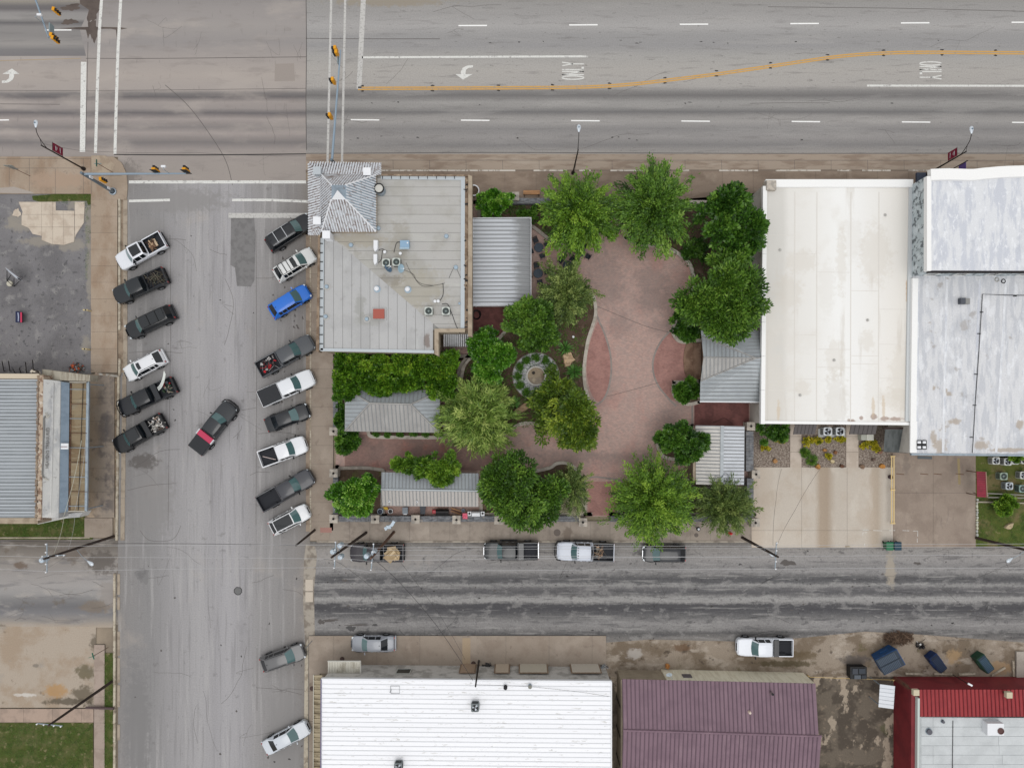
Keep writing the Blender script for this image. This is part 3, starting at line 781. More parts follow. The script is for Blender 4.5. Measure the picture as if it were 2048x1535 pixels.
# ---------------------------------------------------------------- plaza
def brick_mat(name,c1,c2,mortar,layers=(),scale=4.6,rot=0.0):
 m=mat(name,c1,0.9,layers=layers,fine=0.0)
 nt=m.node_tree
 b=nt.nodes['Principled BSDF']
 old=b.inputs['Base Color'].links[0].from_socket if b.inputs['Base Color'].links else None
 geo=nt.nodes.new('ShaderNodeNewGeometry')
 mp=nt.nodes.new('ShaderNodeMapping')
 mp.inputs['Rotation'].default_value=(0,0,rot)
 nt.links.new(geo.outputs['Position'],mp.inputs['Vector'])
 t=nt.nodes.new('ShaderNodeTexBrick')
 t.inputs['Scale'].default_value=scale
 t.inputs['Color1'].default_value=(1,1,1,1)
 t.inputs['Color2'].default_value=(0.80,0.82,0.84,1)
 mo=lin(mortar)
 t.inputs['Mortar'].default_value=(0.45,0.45,0.46,1)
 t.inputs['Mortar Size'].default_value=0.03
 t.inputs['Brick Width'].default_value=1.0
 t.inputs['Row Height'].default_value=0.5
 nt.links.new(mp.outputs[0],t.inputs['Vector'])
 mx=nt.nodes.new('ShaderNodeMix')
 mx.data_type='RGBA'
 mx.blend_type='MULTIPLY'
 mx.inputs[0].default_value=1.0
 if old is not None:
  nt.links.new(old,mx.inputs[6])
 else:
  mx.inputs[6].default_value=lin(c1)
 nt.links.new(t.outputs['Color'],mx.inputs[7])
 nt.links.new(mx.outputs[2],b.inputs['Base Color'])
 return m
m_pav=brick_mat('mixed_pavers',(204,164,150),0,(120,110,104),layers=[((182,158,148),2.6,0.42,0.60,0.5),((204,146,132),(0.3,0.2,1),0.50,0.66,0.55),((168,142,132),0.16,0.50,0.66,0.5),((152,132,126),0.5,0.60,0.74,0.35)])
m_pavR=brick_mat('red_pavers',(190,134,122),0,(120,100,96),layers=[((172,118,108),0.8,0.45,0.6,0.7),((188,134,122),2.0,0.54,0.66,0.5)])
m_pavD=brick_mat('dark_pavers',(142,84,78),0,(90,76,74),layers=[((118,70,66),0.8,0.45,0.6,0.8)])
m_pavW=brick_mat('worn_red_pavers',(166,126,114),0,(100,90,86),layers=[((150,120,110),0.5,0.44,0.6,0.8),((184,122,106),0.35,0.55,0.66,0.8),((122,102,96),0.7,0.58,0.7,0.6)])
plaza=struct(MB().prism(px([(672,404),(1527,404),(1527,846),(1500,846),(1500,1032),(672,1032)]),-0.06,0.12).build('plaza_paving',m_pav))
lensL=[(1197,642),(1206,660),(1214,682),(1221,712),(1222,745),(1217,775),(1207,798),(1196,803),(1184,790),(1176,765),(1173,735),(1176,702),(1184,672)]
lensR=[(1338,664),(1322,682),(1310,705),(1305,728),(1308,752),(1318,774),(1336,796),(1362,802),(1374,780),(1372,690),(1356,668)]
for L_,nm in((lensL,0),(lensR,1)):
 decal('paver_panel',plaza,px(smooth_line(L_,4,True)),0.124,m_pavR)
m_gb=mat('grey_border_brick',(152,140,133),0.9,layers=[((132,120,115),1.5,0.46,0.6,0.6)])
for pts in([(1190,618),(1197,640),(1206,660),(1214,682),(1221,712),(1222,745),(1217,775),(1207,798),(1192,810)],[(1352,652),(1338,664),(1322,682),(1310,705),(1305,728),(1308,752),(1318,774),(1336,796),(1352,812)],[(1170,1026),(1172,958),(1230,958),(1246,960)],[(1384,800),(1384,850)]):
 MB().ribbon(px(smooth_line(pts,5)),0.2,0.128).build('border_course',m_gb,plaza)
decal('paver_panel',plaza,rect(1176,962,1236,1030),0.1245,m_pavR)
decal('paver_panel',plaza,rect(1388,800,1497,852),0.1243,m_pavD)
decal('paver_panel',plaza,rect(690,868,1010,940),0.1235,m_pavW)
decal('paver_panel',plaza,rect(940,600,1060,720),0.1238,m_pavD)
for bx,by,rx,ry in((1240,650,26,30),(1310,600,36,24),(1300,560,40,30),(1150,912,90,16),(1250,915,80,14),(1320,655,26,20),(1210,560,40,60)):  # soft tree shade painted into the paver colour, beside and between the crowns
 c=W(bx,by)
 add_spot(m_pav,(136,118,112),c[0],c[1],rx*S,ry*S,0.4)
crack(plaza,[(1192,612),(1240,632),(1290,652),(1335,664)],0.04,0.1325)
crack(plaza,[(1212,793),(1262,780),(1320,764)],0.04,0.1325)
m_mulch=mat('mulch_soil',(94,74,58),0.97,layers=[((78,60,44),0.8,0.44,0.58,0.9),((84,88,44),0.6,0.54,0.64,0.8),((124,98,82),1.2,0.56,0.66,0.6)],fine=0.3,fscale=12,bump=0.7,bscale=9)
m_edge=mat('bed_edging',(192,182,168),0.9,layers=[((160,148,132),1.5,0.46,0.6,0.7)])
m_edgeD=mat('bed_edging_grey',(158,148,136),0.9,layers=[((128,118,108),1.5,0.46,0.6,0.7)])
BEDS=[([(1090,584),(1140,572),(1181,585),(1190,606),(1191,630),(1184,655),(1176,680),(1171,710),(1168,740),(1170,770),(1177,798),(1184,838),(1150,872),(1100,856),(1065,846),(1040,848),(1020,860),(985,878),(945,868),(925,830),(922,775),(924,748),(930,728),(945,713),(985,690),(1030,640),(1069,605)],m_edge),([(958,404),(1216,404),(1207,440),(1194,470),(1160,492),(1122,490),(1098,478),(1080,464),(1063,452),(1040,444),(958,440)],m_edgeD),([(1238,404),(1524,404),(1524,678),(1400,680),(1368,684),(1352,676),(1346,655),(1362,622),(1386,580),(1386,548),(1377,524),(1358,508),(1335,495),(1310,490),(1285,489),(1265,482),(1248,455)],m_edge),([(736,850),(737,866),(747,873),(800,874),(880,874),(893,866),(896,850)],m_edge),([(674,936),(720,935),(755,938),(768,946),(764,1000),(768,1030),(674,1030)],m_edgeD),([(962,965),(1030,950),(1096,936),(1112,927),(1130,925),(1147,933),(1160,950),(1168,985),(1170,1028),(962,1028)],m_edge),([(1240,975),(1262,960),(1300,956),(1383,957),(1384,975),(1494,975),(1494,1028),(1236,1028)],m_edgeD),([(1384,852),(1345,855),(1324,864),(1315,884),(1320,904),(1336,916),(1384,920)],m_edge),([(1348,764),(1347,784),(1356,800),(1376,808),(1398,804),(1400,762)],m_edge),([(684,712),(936,712),(918,740),(916,794),(684,794)],m_edgeD),([(678,797),(692,797),(692,898),(678,898)],m_edgeD),]
for i,(pts,me_)in enumerate(BEDS):
 dbl=[]
 for k in range(len(pts)):
  a,b,c=Vector(pts[k-1]),Vector(pts[k]),Vector(pts[(k+1)%len(pts)])
  dbl+=[pts[k]]*(3 if(b-a).normalized().dot((c-b).normalized())<0.45 else 1)
 sp=px(smooth_line(dbl,4,True),0.3)
 sp=[p for k,p in enumerate(sp)if(Vector(p)-Vector(sp[k-1])).length>0.02]
 bd=struct(MB().prism(sp,0.0,0.27).build('planting_bed',m_mulch))
 MB().ribbon(sp+sp[:1],0.36,0.10,0.36).build('edging_kerb',me_,bd)
# steps beside the stage
st=thing('stage_steps','two brown concrete steps leading up to the hipped stage roof','steps',W(1388,720,0.12))
m_step=mat('stained_step',(150,116,92),0.9,layers=[((116,84,64),0.9,0.45,0.6,0.8),((172,142,118),1.4,0.55,0.68,0.5)])
MB().prism(px([(1374,686),(1369,700),(1367,720),(1369,742),(1374,756),(1386,757),(1386,685)],0.28),0.1,0.28).build('step',m_step,st,True)
MB().prism(rect(1386.4,686,1402,757,0.44),0.1,0.44).build('step',m_step,st,True)
# ---------------------------------------------------------------- building helpers
def panels(parent,o,e,u,n,m,name='roof_panel',rib_h=0.06,rib_w=0.07,mr=None,mid=0):
 """n sheet-metal panels from o, each one step e wide and u long, sharing one mesh"""
 o,e,u=Vector(o),Vector(e),Vector(u)
 nn=e.cross(u).normalized()
 if nn.z<0:
  nn=-nn
 ed,ul=e.normalized(),u
 mb=MB()
 g=0.006
 a,b=ed*g,e-ed*g
 mb.add([a,b,b+ul,a+ul,a-nn*0.04,b-nn*0.04,b+ul-nn*0.04,a+ul-nn*0.04],[(0,1,2,3),(4,5,1,0),(6,7,3,2),(7,4,0,3),(5,6,2,1)])
 def rib(c,h,w):
  p,q=c,c+ed*w
  mb.add([p,q,q+ul,p+ul,p+nn*h,q+nn*h,q+ul+nn*h,p+ul+nn*h],[(4,5,6,7),(0,1,5,4),(2,3,7,6),(3,0,4,7),(1,2,6,5)])
 mb.mi=1 if mr else 0
 rib(a,rib_h,rib_w)
 for k in range(mid):
  rib(e*((k+1)/(mid+1)),rib_h*0.45,rib_w*0.7)
 off=wloc(parent)
 me=mb.mesh(name,[m,mr]if mr else m)
 for i in range(n):
  c=bpy.data.objects.new(name,me)
  c.location=o+e*i-off
  link(c,parent)
def face_ribs(mb,pts,d,pitch,h=0.05,w=0.05,phase=0.5):
 """raised seams running along d on the planar polygon pts"""
 P=[Vector(p)for p in pts]
 nn=(P[1]-P[0]).cross(P[2]-P[0]).normalized()
 if nn.z<0:
  nn=-nn
 d=Vector(d)
 d=(d-nn*d.dot(nn)).normalized()
 a=nn.cross(d).normalized()
 o=P[0]
 Q=[((p-o).dot(a),(p-o).dot(d))for p in P]
 lo,hi=min(q[0]for q in Q),max(q[0]for q in Q)
 t=lo+pitch*phase
 while t<hi-0.02:
  xs=[]
  for i in range(len(Q)):
   p,q=Q[i],Q[(i+1)%len(Q)]
   if(p[0]-t)*(q[0]-t)<0:
    f=(t-p[0])/(q[0]-p[0])
    xs.append(p[1]+(q[1]-p[1])*f)
  xs.sort()
  for k in range(0,len(xs)-1,2):
   b0=o+a*(t-w/2)+d*xs[k]
   b1=o+a*(t+w/2)+d*xs[k]
   e0=o+a*(t-w/2)+d*xs[k+1]
   e1=o+a*(t+w/2)+d*xs[k+1]
   mb.add([b0,b1,e1,e0,b0+nn*h,b1+nn*h,e1+nn*h,e0+nn*h],[(4,5,6,7),(0,1,5,4),(2,3,7,6),(3,0,4,7),(1,2,6,5)])
  t+=pitch
def roof_face(parent,pts,m,d,pitch,name='roof_face',h=0.06,w=0.07,thick=0.06,mseam=None):
 P=[Vector(p)for p in pts]
 nn=(P[1]-P[0]).cross(P[2]-P[0])
 if nn.z<0:
  P=P[::-1]
 nn=(P[1]-P[0]).cross(P[2]-P[0]).normalized()
 n=len(P)
 mb=MB().add(P+[p-nn*thick for p in P],[tuple(range(n)),tuple(range(2*n-1,n-1,-1))]+[(i,n+i,n+(i+1)%n,(i+1)%n)for i in range(n)])
 f=mb.build(name,m,parent,True)
 if d is not None:
  rb=MB()
  face_ribs(rb,P,d,pitch,h,w)
  if rb.v:
   stuff(rb.build('seam',mseam or m_seamD,f,True))
 return f
def wall_ring(parent,poly,z0,z1,m,name='wall'):
 """one wall object for each side of the footprint"""
 if area2(poly)<0:
  poly=poly[::-1]
 n=len(poly)
 for i in range(n):
  a,b=Vector(poly[i]),Vector(poly[(i+1)%n])
  t=(b-a).normalized()
  nn=Vector((-t.y,t.x))*0.25
  MB().prism([tuple(a),tuple(b),tuple(b+nn-t*0.251),tuple(a+nn+t*0.251)],z0,z1).build(name,m,parent,True)
def window(parent,c,w,h,nrm,m_frame,name='window',deep=0.05):
 """window in a vertical wall; c centre, nrm outward direction"""
 nx_,ny_=nrm
 rz=math.atan2(ny_,nx_)+math.pi/2
 f=MB()
 cx,cy,cz=c
 for dx,dz,sw,sh in((-w/2,0,0.08,h+0.16),(w/2,0,0.08,h+0.16),(0,h/2+0.04,w-0.08,0.08),(0,-h/2-0.04,w-0.08,0.08)):
  f.cbox((cx+math.cos(rz)*dx+nx_*0.03,cy+math.sin(rz)*dx+ny_*0.03,cz+dz),(sw,0.1,sh),rz)
 fo=f.build(name,m_frame,parent,True)
 MB().cbox((cx+nx_*0.012,cy+ny_*0.012,cz),(w-0.04,0.03,h),rz).build('pane',MT['glass'],fo,True)
def ac_unit(label,x,y,z,d=0.85,h=0.8,body=(188,194,188),fan='grille',rz=0.0,cat='air conditioner',group=None,deck=(150,160,155)):
 t=thing('air_conditioner',label,cat,W(x,y,z+h)[:2]+(z,),rz,group)
 mb=plain('ac_body_%d'%len(bpy.data.materials),body,0.5)
 r=d*0.42
 c=0.10
 sq=[(-d/2+c,-d/2),(d/2-c,-d/2),(d/2,-d/2+c),(d/2,d/2-c),(d/2-c,d/2),(-d/2+c,d/2),(-d/2,d/2-c),(-d/2,-d/2+c)]
 MB().prism(sq,0.02,h-0.14).build('casing',mb,t)
 k=MB()
 n=24
 out,inn=[],[]
 for i in range(n):
  a=2*math.pi*i/n+math.pi/n
  ca,sa=math.cos(a),math.sin(a)
  kk=(d/2)/max(abs(ca),abs(sa))
  kk=min(kk,d/2*1.28)
  out.append((ca*kk,sa*kk))
  inn.append((ca*r,sa*r))
 vs=[(p[0],p[1],h-0.16)for p in out]+[(p[0],p[1],h)for p in out]+[(p[0],p[1],h)for p in inn]+[(p[0],p[1],h-0.12)for p in inn]
 fs=[]
 for i in range(n):
  j=(i+1)%n
  fs+=[(i,j,n+j,n+i),(n+i,n+j,2*n+j,2*n+i),(2*n+i,2*n+j,3*n+j,3*n+i)]
 k.add(vs,fs).build('top_cover',mb,t)
 MB().lathe([(r,h-0.12),(r,h-0.10),(0,h-0.10)],(0,0,0),20).build('fan_well',MT['black'],t)
 if fan=='blades':
  b=MB()
  for i in range(3):
   a=i*2.094+0.5
   b.add([(math.cos(a)*0.05,math.sin(a)*0.05,h-0.07),(math.cos(a)*r*0.95,math.sin(a)*r*0.95,h-0.06),(math.cos(a+0.75)*r*0.95,math.sin(a+0.75)*r*0.95,h-0.09),(math.cos(a+0.9)*0.05,math.sin(a+0.9)*0.05,h-0.08)],[(0,1,2,3)])
  b.build('fan_blades',plain('fan_alu',(170,176,184),0.4,0.4)if 'fan_alu' not in bpy.data.materials else bpy.data.materials['fan_alu'],t)
 else:
  b=MB()
  for rr in(0.3,0.5,0.7,0.88):
   ring=[(math.cos(a)*r*rr,math.sin(a)*r*rr,h-0.03)for a in[2*math.pi*i/20 for i in range(21)]]
   b.tube(ring,0.014,4,False)
  b.lathe([(0.13,h-0.06),(0.10,h-0.02),(0,h-0.01)],(0,0,0),12)
  b.build('fan_grille',plain('fan_grey',(122,134,132),0.5,0.3)if 'fan_grey' not in bpy.data.materials else bpy.data.materials['fan_grey'],t)
 lv=MB()
 for i in range(6):
  zz=0.12+i*(h-0.24)/6
  for s_ in(-1,1):
   lv.box(-d/2+0.1,s_*d/2-0.01,zz,d/2-0.1,s_*d/2+0.01,zz+0.04)
   lv.box(s_*d/2-0.01,-d/2+0.1,zz,s_*d/2+0.01,d/2-0.1,zz+0.04)
 lv.build('louvres',MT['black_metal'],t)
 return t
m_seamD=plain('seam_grey',(142,144,146),0.6)
m_seamW=plain('seam_white',(233,235,239),0.6)
m_seamP=plain('seam_purple',(100,80,92),0.6)
m_seamR=plain('seam_red',(122,40,46),0.6)
m_seamL=plain('seam_light',(186,192,198),0.5)
# ---------------------------------------------------------------- old corner building with grey membrane roof
ZA=6.5
m_tanwall=mat('tan_stucco',(176,158,134),0.9,layers=[((146,126,104),0.7,0.45,0.6,0.7),((196,180,158),1.5,0.55,0.68,0.5)],bump=0.3)
m_brickwall=mat('brown_stone',(152,128,104),0.9,layers=[((116,92,72),1.2,0.45,0.6,0.8),((190,168,140),2.5,0.56,0.66,0.7)],bump=0.4)
m_memA=mat('grey_membrane',(182,182,182),0.85,layers=[((168,168,168),0.4,0.46,0.62,0.6),((196,198,196),(1.2,0.2,1),0.54,0.7,0.5),((150,148,142),1.6,0.62,0.72,0.4)],rnd=0.02)
m_memB=mat('tan_grey_membrane',(181,179,175),0.85,layers=[((166,163,154),0.3,0.46,0.62,0.6),((190,190,184),(0.2,1.0,1),0.54,0.7,0.5),((152,146,132),0.8,0.60,0.72,0.4)],rnd=0.02)
for bx,by,rx,ry,c_ in((853,682,6,16,(120,98,86)),(700,470,40,10,(172,164,146)),(735,640,30,14,(160,160,156)),(720,612,10,30,(156,156,152))):
 w_=W(bx,by,ZA)
 add_spot(m_memA,c_,w_[0],w_[1],rx*S,ry*S,0.7)
for bx,by,rx,ry,c_ in((830,580,60,40,(168,160,140)),(720,480,60,14,(170,160,138)),(780,560,30,12,(140,132,118)),(800,480,20,40,(160,154,140))):
 w_=W(bx,by,ZA)
 add_spot(m_memB,c_,w_[0],w_[1],rx*S,ry*S,0.6)
A=thing('corner_building','old tan corner building with grey membrane roof and whitewashed hipped corner tower','building',W(790,540))
foot=px([(640,480),(640,700),(873,704),(873,661),(938,661),(938,354),(640,354)],ZA)
MB().prism(foot,0.0,ZA-0.35).build('wall',m_tanwall,A,True)
deck_poly=[(644,352),(930,352),(928,660),(866,660),(866,704),(640,700),(641,480),(644,470)]
deck=MB().prism(px(deck_poly,ZA-0.05),ZA-0.36,ZA-0.05).build('roof',plain('seam_dark',(148,147,144),0.9),A,True)
dg=((685,492),(872,652))
dx,dy=dg[1][0]-dg[0][0],dg[1][1]-dg[0][1]
an,bn=-dy,dx
cn=an*dg[0][0]+bn*dg[0][1]
low=clip_poly([(649,470),(866,474),(866,700),(647,696)],-an,-bn,-cn)
upp=clip_poly([(649,356),(924,356),(923,658),(866,658),(866,664),(649,474)],an,bn,cn)
x=649.0
while x<866:
 p=clip_poly(clip_poly(low,-1,0,-x-0.32),1,0,x+17.85)
 if len(p)>2:
  MB().prism(px(p,ZA),ZA-0.05,ZA+random.uniform(0,0.012)).build('membrane_sheet',m_memA,deck,True)
 x+=18.2
y=356.0
while y<658:
 p=clip_poly(clip_poly(upp,0,-1,-y-0.28),0,1,y+17.9)
 if len(p)>2:
  MB().prism(px(p,ZA),ZA-0.05,ZA+random.uniform(0,0.012)).build('membrane_sheet',m_memB,deck,True)
 y+=18.2
# parapet flashings with their straps
m_flash=plain('blue_grey_flashing',(186,193,198),0.5,0.1)
for nm,pts,w in(('flashing',[(643,476),(641,700)],0.52),('flashing',[(762,353),(930,355)],0.5),('flashing',[(926,360),(925,656)],0.4),('flashing',[(641,699),(868,703)],0.3)):
 MB().ribbon(px(pts,ZA+0.1),w,ZA-0.05,ZA+0.1).build(nm,m_flash,A,True)
for i in range(12):
 MB().cbox(W(641.5,487+18.2*i,ZA+0.13),(0.42,0.09,0.06)).build('strap',MT['black'],A,True)
for i in range(9):
 MB().cbox(W(765+18*i,354,ZA+0.13),(0.06,0.36,0.06)).build('strap',MT['black'],A,True)
east=px([(928,350),(944,350),(944,672),(890,672),(890,660),(930,660)],ZA+0.35)
MB().prism(px([(936.5,350),(944,352),(944,672),(936,672)],ZA+0.35),ZA-0.9,ZA+0.35).build('parapet',m_tanwall,A,True)
MB().prism(px([(929,350),(936,350),(936,660),(928.5,660)],ZA+0.05),ZA-0.4,ZA+0.05).build('parapet_ledge',m_brickwall,A,True)
MB().prism(px([(869,657),(930,657),(930,664),(877,664),(877,712),(869,708)],ZA+0.3),ZA-0.8,ZA+0.3).build('parapet',m_tanwall,A,True)
MB().prism(px([(636,470),(640,470),(638,704),(632,702)],ZA+0.25),ZA-0.8,ZA+0.25).build('parapet',m_brickwall,A,True)
MB().prism(px([(762,348),(940,349),(940,352),(762,351)],ZA+0.25),ZA-0.8,ZA+0.25).build('parapet',m_brickwall,A,True)
rr=random.Random(3)
for i in range(26):
 yy=rr.uniform(360,655)
 MB().cbox(W(932+rr.uniform(-2,2),yy,ZA+0.1),(rr.uniform(0.1,0.35),rr.uniform(0.05,0.16),0.06),rr.uniform(-0.5,0.5)).build('loose_brick',MT['black']if i%3 else m_brickwall,A,True)
for wy in(500,560,620,680):
 a=W(640,wy,ZA)
 window(A,(foot[0][0]-0.0,W(640,wy)[1],4.6),1.1,1.8,(-1,0),m_flash)
 window(A,(foot[0][0]-0.0,W(640,wy)[1],1.7),1.3,2.0,(-1,0),m_flash)
for wx in(690,760,830):
 pass
# tower: whitewashed metal skirt and two-pitch pyramid
m_tin=mat('rusty_tin',(180,178,180),0.65,0.1,layers=[((122,98,88),(2.5,2.5,1),0.48,0.60,0.8,8),((206,212,218),(1.2,1.2,1),0.54,0.64,0.8)],fine=0.1,fscale=12)
m_tin2=mat('bluish_tin',(164,180,194),0.55,0.1,layers=[((140,152,164),1.0,0.45,0.6,0.6),((126,110,104),(3,3,1),0.60,0.66,0.6)],fine=0.08,fscale=12)
m_wash=mat('whitewash',(224,228,234),0.6,layers=[((160,142,134),(4,4,1),0.54,0.62,0.8,8)],fine=0.08)
m_white_tin=plain('white_cap',(240,242,246),0.5)
Z0,Z1,Z2,Z3=6.0,7.3,10.6,11.5
q=lambda x,y,z:Vector(W(x,y,z))
MB().prism(px([(641,348),(751,350),(751,462),(642,462)],Z1),ZA-1.0,Z1-0.05).build('tower_wall',m_tanwall,A,True)
sk=[q(617,326,Z0),q(762,326,Z0),q(762,350,Z0+0.4),q(745,350,Z1),q(641,347,Z1),q(642,452,Z1),q(641,470,Z0+0.4),q(617,470,Z0)]
roof_face(A,[sk[0],sk[1],sk[3],sk[4]],m_tin,(0,1,0),0.26,'skirt_roof',0.06,0.12,0.06,m_wash)
roof_face(A,[sk[0],sk[4],sk[5],sk[7]],m_tin,(1,0,0),0.26,'skirt_roof',0.06,0.12,0.06,m_wash)
roof_face(A,[sk[1],sk[2],sk[3]],m_tin,(1,0,0),0.26,'skirt_roof',0.06,0.12,0.06,m_wash)
roof_face(A,[sk[7],sk[6],sk[5]],m_tin,(0,1,0),0.26,'skirt_roof',0.06,0.12,0.06,m_wash)
B4=[q(641,347,Z1),q(751,350,Z1),q(752,463,Z1),q(643,463,Z1)]
T4=[q(663,370,Z2),q(692,370,Z2),q(692,399,Z2),q(663,399,Z2)]
ap=q(675,380,Z3)
for i,(mm,d)in enumerate(((m_tin,(0,1,0)),(m_tin2,(1,0,0)),(m_tin,(0,1,0)),(m_tin,(1,0,0)))):
 j=(i+1)%4
 roof_face(A,[B4[i],B4[j],T4[j],T4[i]],mm,d,0.26,'tower_roof',0.06,0.12,0.06,m_wash)
 roof_face(A,[T4[i],T4[j],ap],[m_tin2,m_tin2,m_white_tin,m_tin2][i],None,1,'tower_cap')  # sunlit south face and shaded other faces are put into the cap colours
for a,b in[(B4[i],T4[i])for i in range(4)]:
 MB().tube([a+Vector((0,0,0.05)),b+Vector((0,0,0.05))],0.07,6).build('hip_ridge',m_white_tin,A,True)
for(cx,cy,mm)in((634,341,m_flash),(734,343,m_white_tin),(634,441,m_white_tin),(652.5,469,m_white_tin)):
 c=W(cx,cy,8.0)
 MB().box(c[0]-0.33,c[1]-0.33,5.8,c[0]+0.33,c[1]+0.33,7.9).box(c[0]-0.38,c[1]-0.38,7.9,c[0]+0.38,c[1]+0.38,8.05).build('pinnacle',mm,A,True)
# striped awning, lower notch
aw=thing('striped_awning','black and white striped awning over the rear door of the corner building','awning',W(914,682,2.5))
for i in range(27):
 x0=887.5+i*1.95
 MB().add([W(x0,668,3.2),W(x0+1.9,668,3.2),W(x0+1.9,693,2.5),W(x0,693,2.5)],[(0,1,2,3),(3,2,1,0)][:1]).build('stripe',MT['black']if i%2 else MT['white'],aw,True)
aw2=thing('striped_awning','short striped awning half hidden by the long hedge','awning',W(690,710,2.5))
for i in range(24):
 x0=676+i*1.9
 MB().add([W(x0,706,3.2),W(x0+1.85,706,3.2),W(x0+1.85,722,2.4),W(x0,722,2.4)],[(0,1,2,3)]).build('stripe',MT['black']if i%2 else MT['white'],aw2,True)
# rooftop equipment
for i,(x,y)in enumerate(((772,525),(792.5,523.5))):
 ac_unit(['grey rooftop condenser beside the twin white ducts','grey rooftop condenser below the small blue rooftop box'][i],x,y,ZA,0.78,0.75,(196,202,196))
for i,(x,y)in enumerate(((857,621.5),(891.5,621.5))):
 ac_unit(['left of the two condensers near the roof notch','right of the two condensers near the roof notch'][i],x,y,ZA,0.8,0.75,(196,202,196))
t=thing('roof_hatch','red roof hatch on the grey membrane roof','hatch',W(758.5,628,ZA))
c=W(758.5,628,ZA)
MB().box(c[0]-0.72,c[1]-0.62,ZA-0.02,c[0]+0.72,c[1]+0.62,ZA+0.12).build('curb',m_memA,t,True)
MB().box(c[0]-0.56,c[1]-0.48,ZA+0.12,c[0]+0.56,c[1]+0.48,ZA+0.32).build('lid',plain('hatch_red',(168,92,80),0.7),t,True)
for i,(x,y,x1,y1,lb)in enumerate(((750.5,480,752,502,'upper white duct housing on the grey roof'),(750.5,508,751,529,'lower white duct housing on the grey roof'))):
 a,b=W(x-3.5,y,ZA+0.6),W(x1+3,y1,ZA+0.6)
 tag(MB().prism([(a[0],a[1]),(b[0],a[1]),(b[0],b[1]+0.25),(b[0]-0.2,b[1]),(a[0]+0.1,b[1]),(a[0],b[1]+0.3)],ZA,ZA+0.6).build('duct_housing',MT['white'],None),lb,'duct')
t=thing('equipment_box','small pale blue metal box on the grey roof','box',W(809,488,ZA))
a,b=W(800,480.5,ZA+0.5),W(818,494,ZA+0.5)
MB().box(a[0],b[1],ZA,b[0],a[1],ZA+0.5).build('casing',plain('pale_blue_metal',(140,170,196),0.5),t,True)
MB().cbox(W(809,496,ZA+0.4),(0.95,0.2,0.1)).build('lip',plain('pale_blue_lip',(166,188,204),0.5),t,True)
MB().lathe([(0.08,0),(0.08,0.02),(0,0.02)],W(815,485.5,ZA+0.5),10).build('knob',MT['white'],t,True)
vents=[(707,491,.22,'pale vent left of the white ducts'),(763,490,0,''),(880,490,.24,'vent by the two round roof patches'),(892.5,0,0,'')]
m_vent=plain('vent_blue_grey',(160,178,192),0.5,0.2)
for i,(x,y,r,lb)in enumerate(((702.5,490.5,.22,'round pale vent left of the white duct housings'),(654,573.5,.2,'round vent by the west roof edge, middle one'),(652,633,.2,'round vent near the south west roof edge'),(734,638,.2,'round vent left of the red roof hatch'),(893,473,.22,'round vent on a circular patch near the east parapet'),(912,535,.22,'round blue vent by the cable loops at the east parapet'),(757,457,.22,'round vent at the south east corner of the tower'),(755,578,.0,''),(919,607,.12,'small round vent above the right notch condenser'))):
 if r:
  v=thing('roof_vent',lb,'vent',W(x,y,ZA))
  MB().lathe([(r*1.9,0),(r*1.9,0.03),(0,0.03)],(0,0,0),18).build('flange',m_memB,v)
  MB().lathe([(r,0.03),(r,0.22),(r*0.8,0.28),(0,0.3)],(0,0,0),16).build('cap',m_vent,v)
for i,(x,y,lb)in enumerate(((754.5,578,'bright steel vent cowl above the red hatch'),(816,579,'bright steel vent cowl on the tan half of the grey roof'))):
 v=thing('vent_cowl',lb,'vent',W(x,y,ZA))
 MB().lathe([(0.36,0),(0.36,0.03),(0.2,0.05),(0.2,0.3)],(0,0,0),16).build('flange',m_vent,v)
 MB().lathe([(0.24,0.3),(0.24,0.42),(0.1,0.52),(0,0.53)],(0,0,0),16).build('cap',MT['white'],v)
v=thing('exhaust_fan','large round exhaust fan with black rim beside the tower','vent',W(762,383,ZA))
MB().lathe([(0.5,0),(0.5,0.6),(0.42,0.75),(0.42,0.9)],(0,0,0),24).build('stack',MT['galv'],v)
MB().lathe([(0.5,0.9),(0.52,1.05),(0.4,1.06),(0.4,0.98)],(0,0,0),24).build('rim',MT['black'],v)
MB().lathe([(0.4,1.02),(0.1,1.08),(0,1.08)],(0,0,0),24).build('cap',plain('fan_cap',(204,202,194),0.6),v)
for i,(x,y,rz,lb)in enumerate(((777.5,540,0.5,'darker of the two satellite dishes on the grey roof'),(802.5,539,-0.2,'lighter of the two satellite dishes on the grey roof'))):
 v=thing('satellite_dish',lb,'satellite dish',W(x,y,ZA))
 R=Matrix.Translation((0,0,0.6))@Matrix.Rotation(rz,4,'Z')@Matrix.Rotation(math.radians(55),4,'Y')
 d=MB().lathe([(0.0,0),(0.2,0.02),(0.36,0.07),(0.44,0.12),(0.42,0.13),(0.3,0.08),(0,0.03)],(0,0,0),20)
 d.v=[tuple(R@Vector(p))for p in d.v]
 d.build('dish',[plain('dish_dark',(92,118,142),0.5),plain('dish_pale',(156,184,200),0.5)][i],v,smooth=True)
 MB().tube([(0,0,0),(0,0,0.6)],0.035,6).build('mast',MT['galv'],v)
 e=R@Vector((0,0,0.5))
 MB().tube([(0,0,0.6),tuple(e)],0.02,5).cbox(tuple(e),(0.1,0.1,0.1)).build('feed_arm',MT['white'],v)
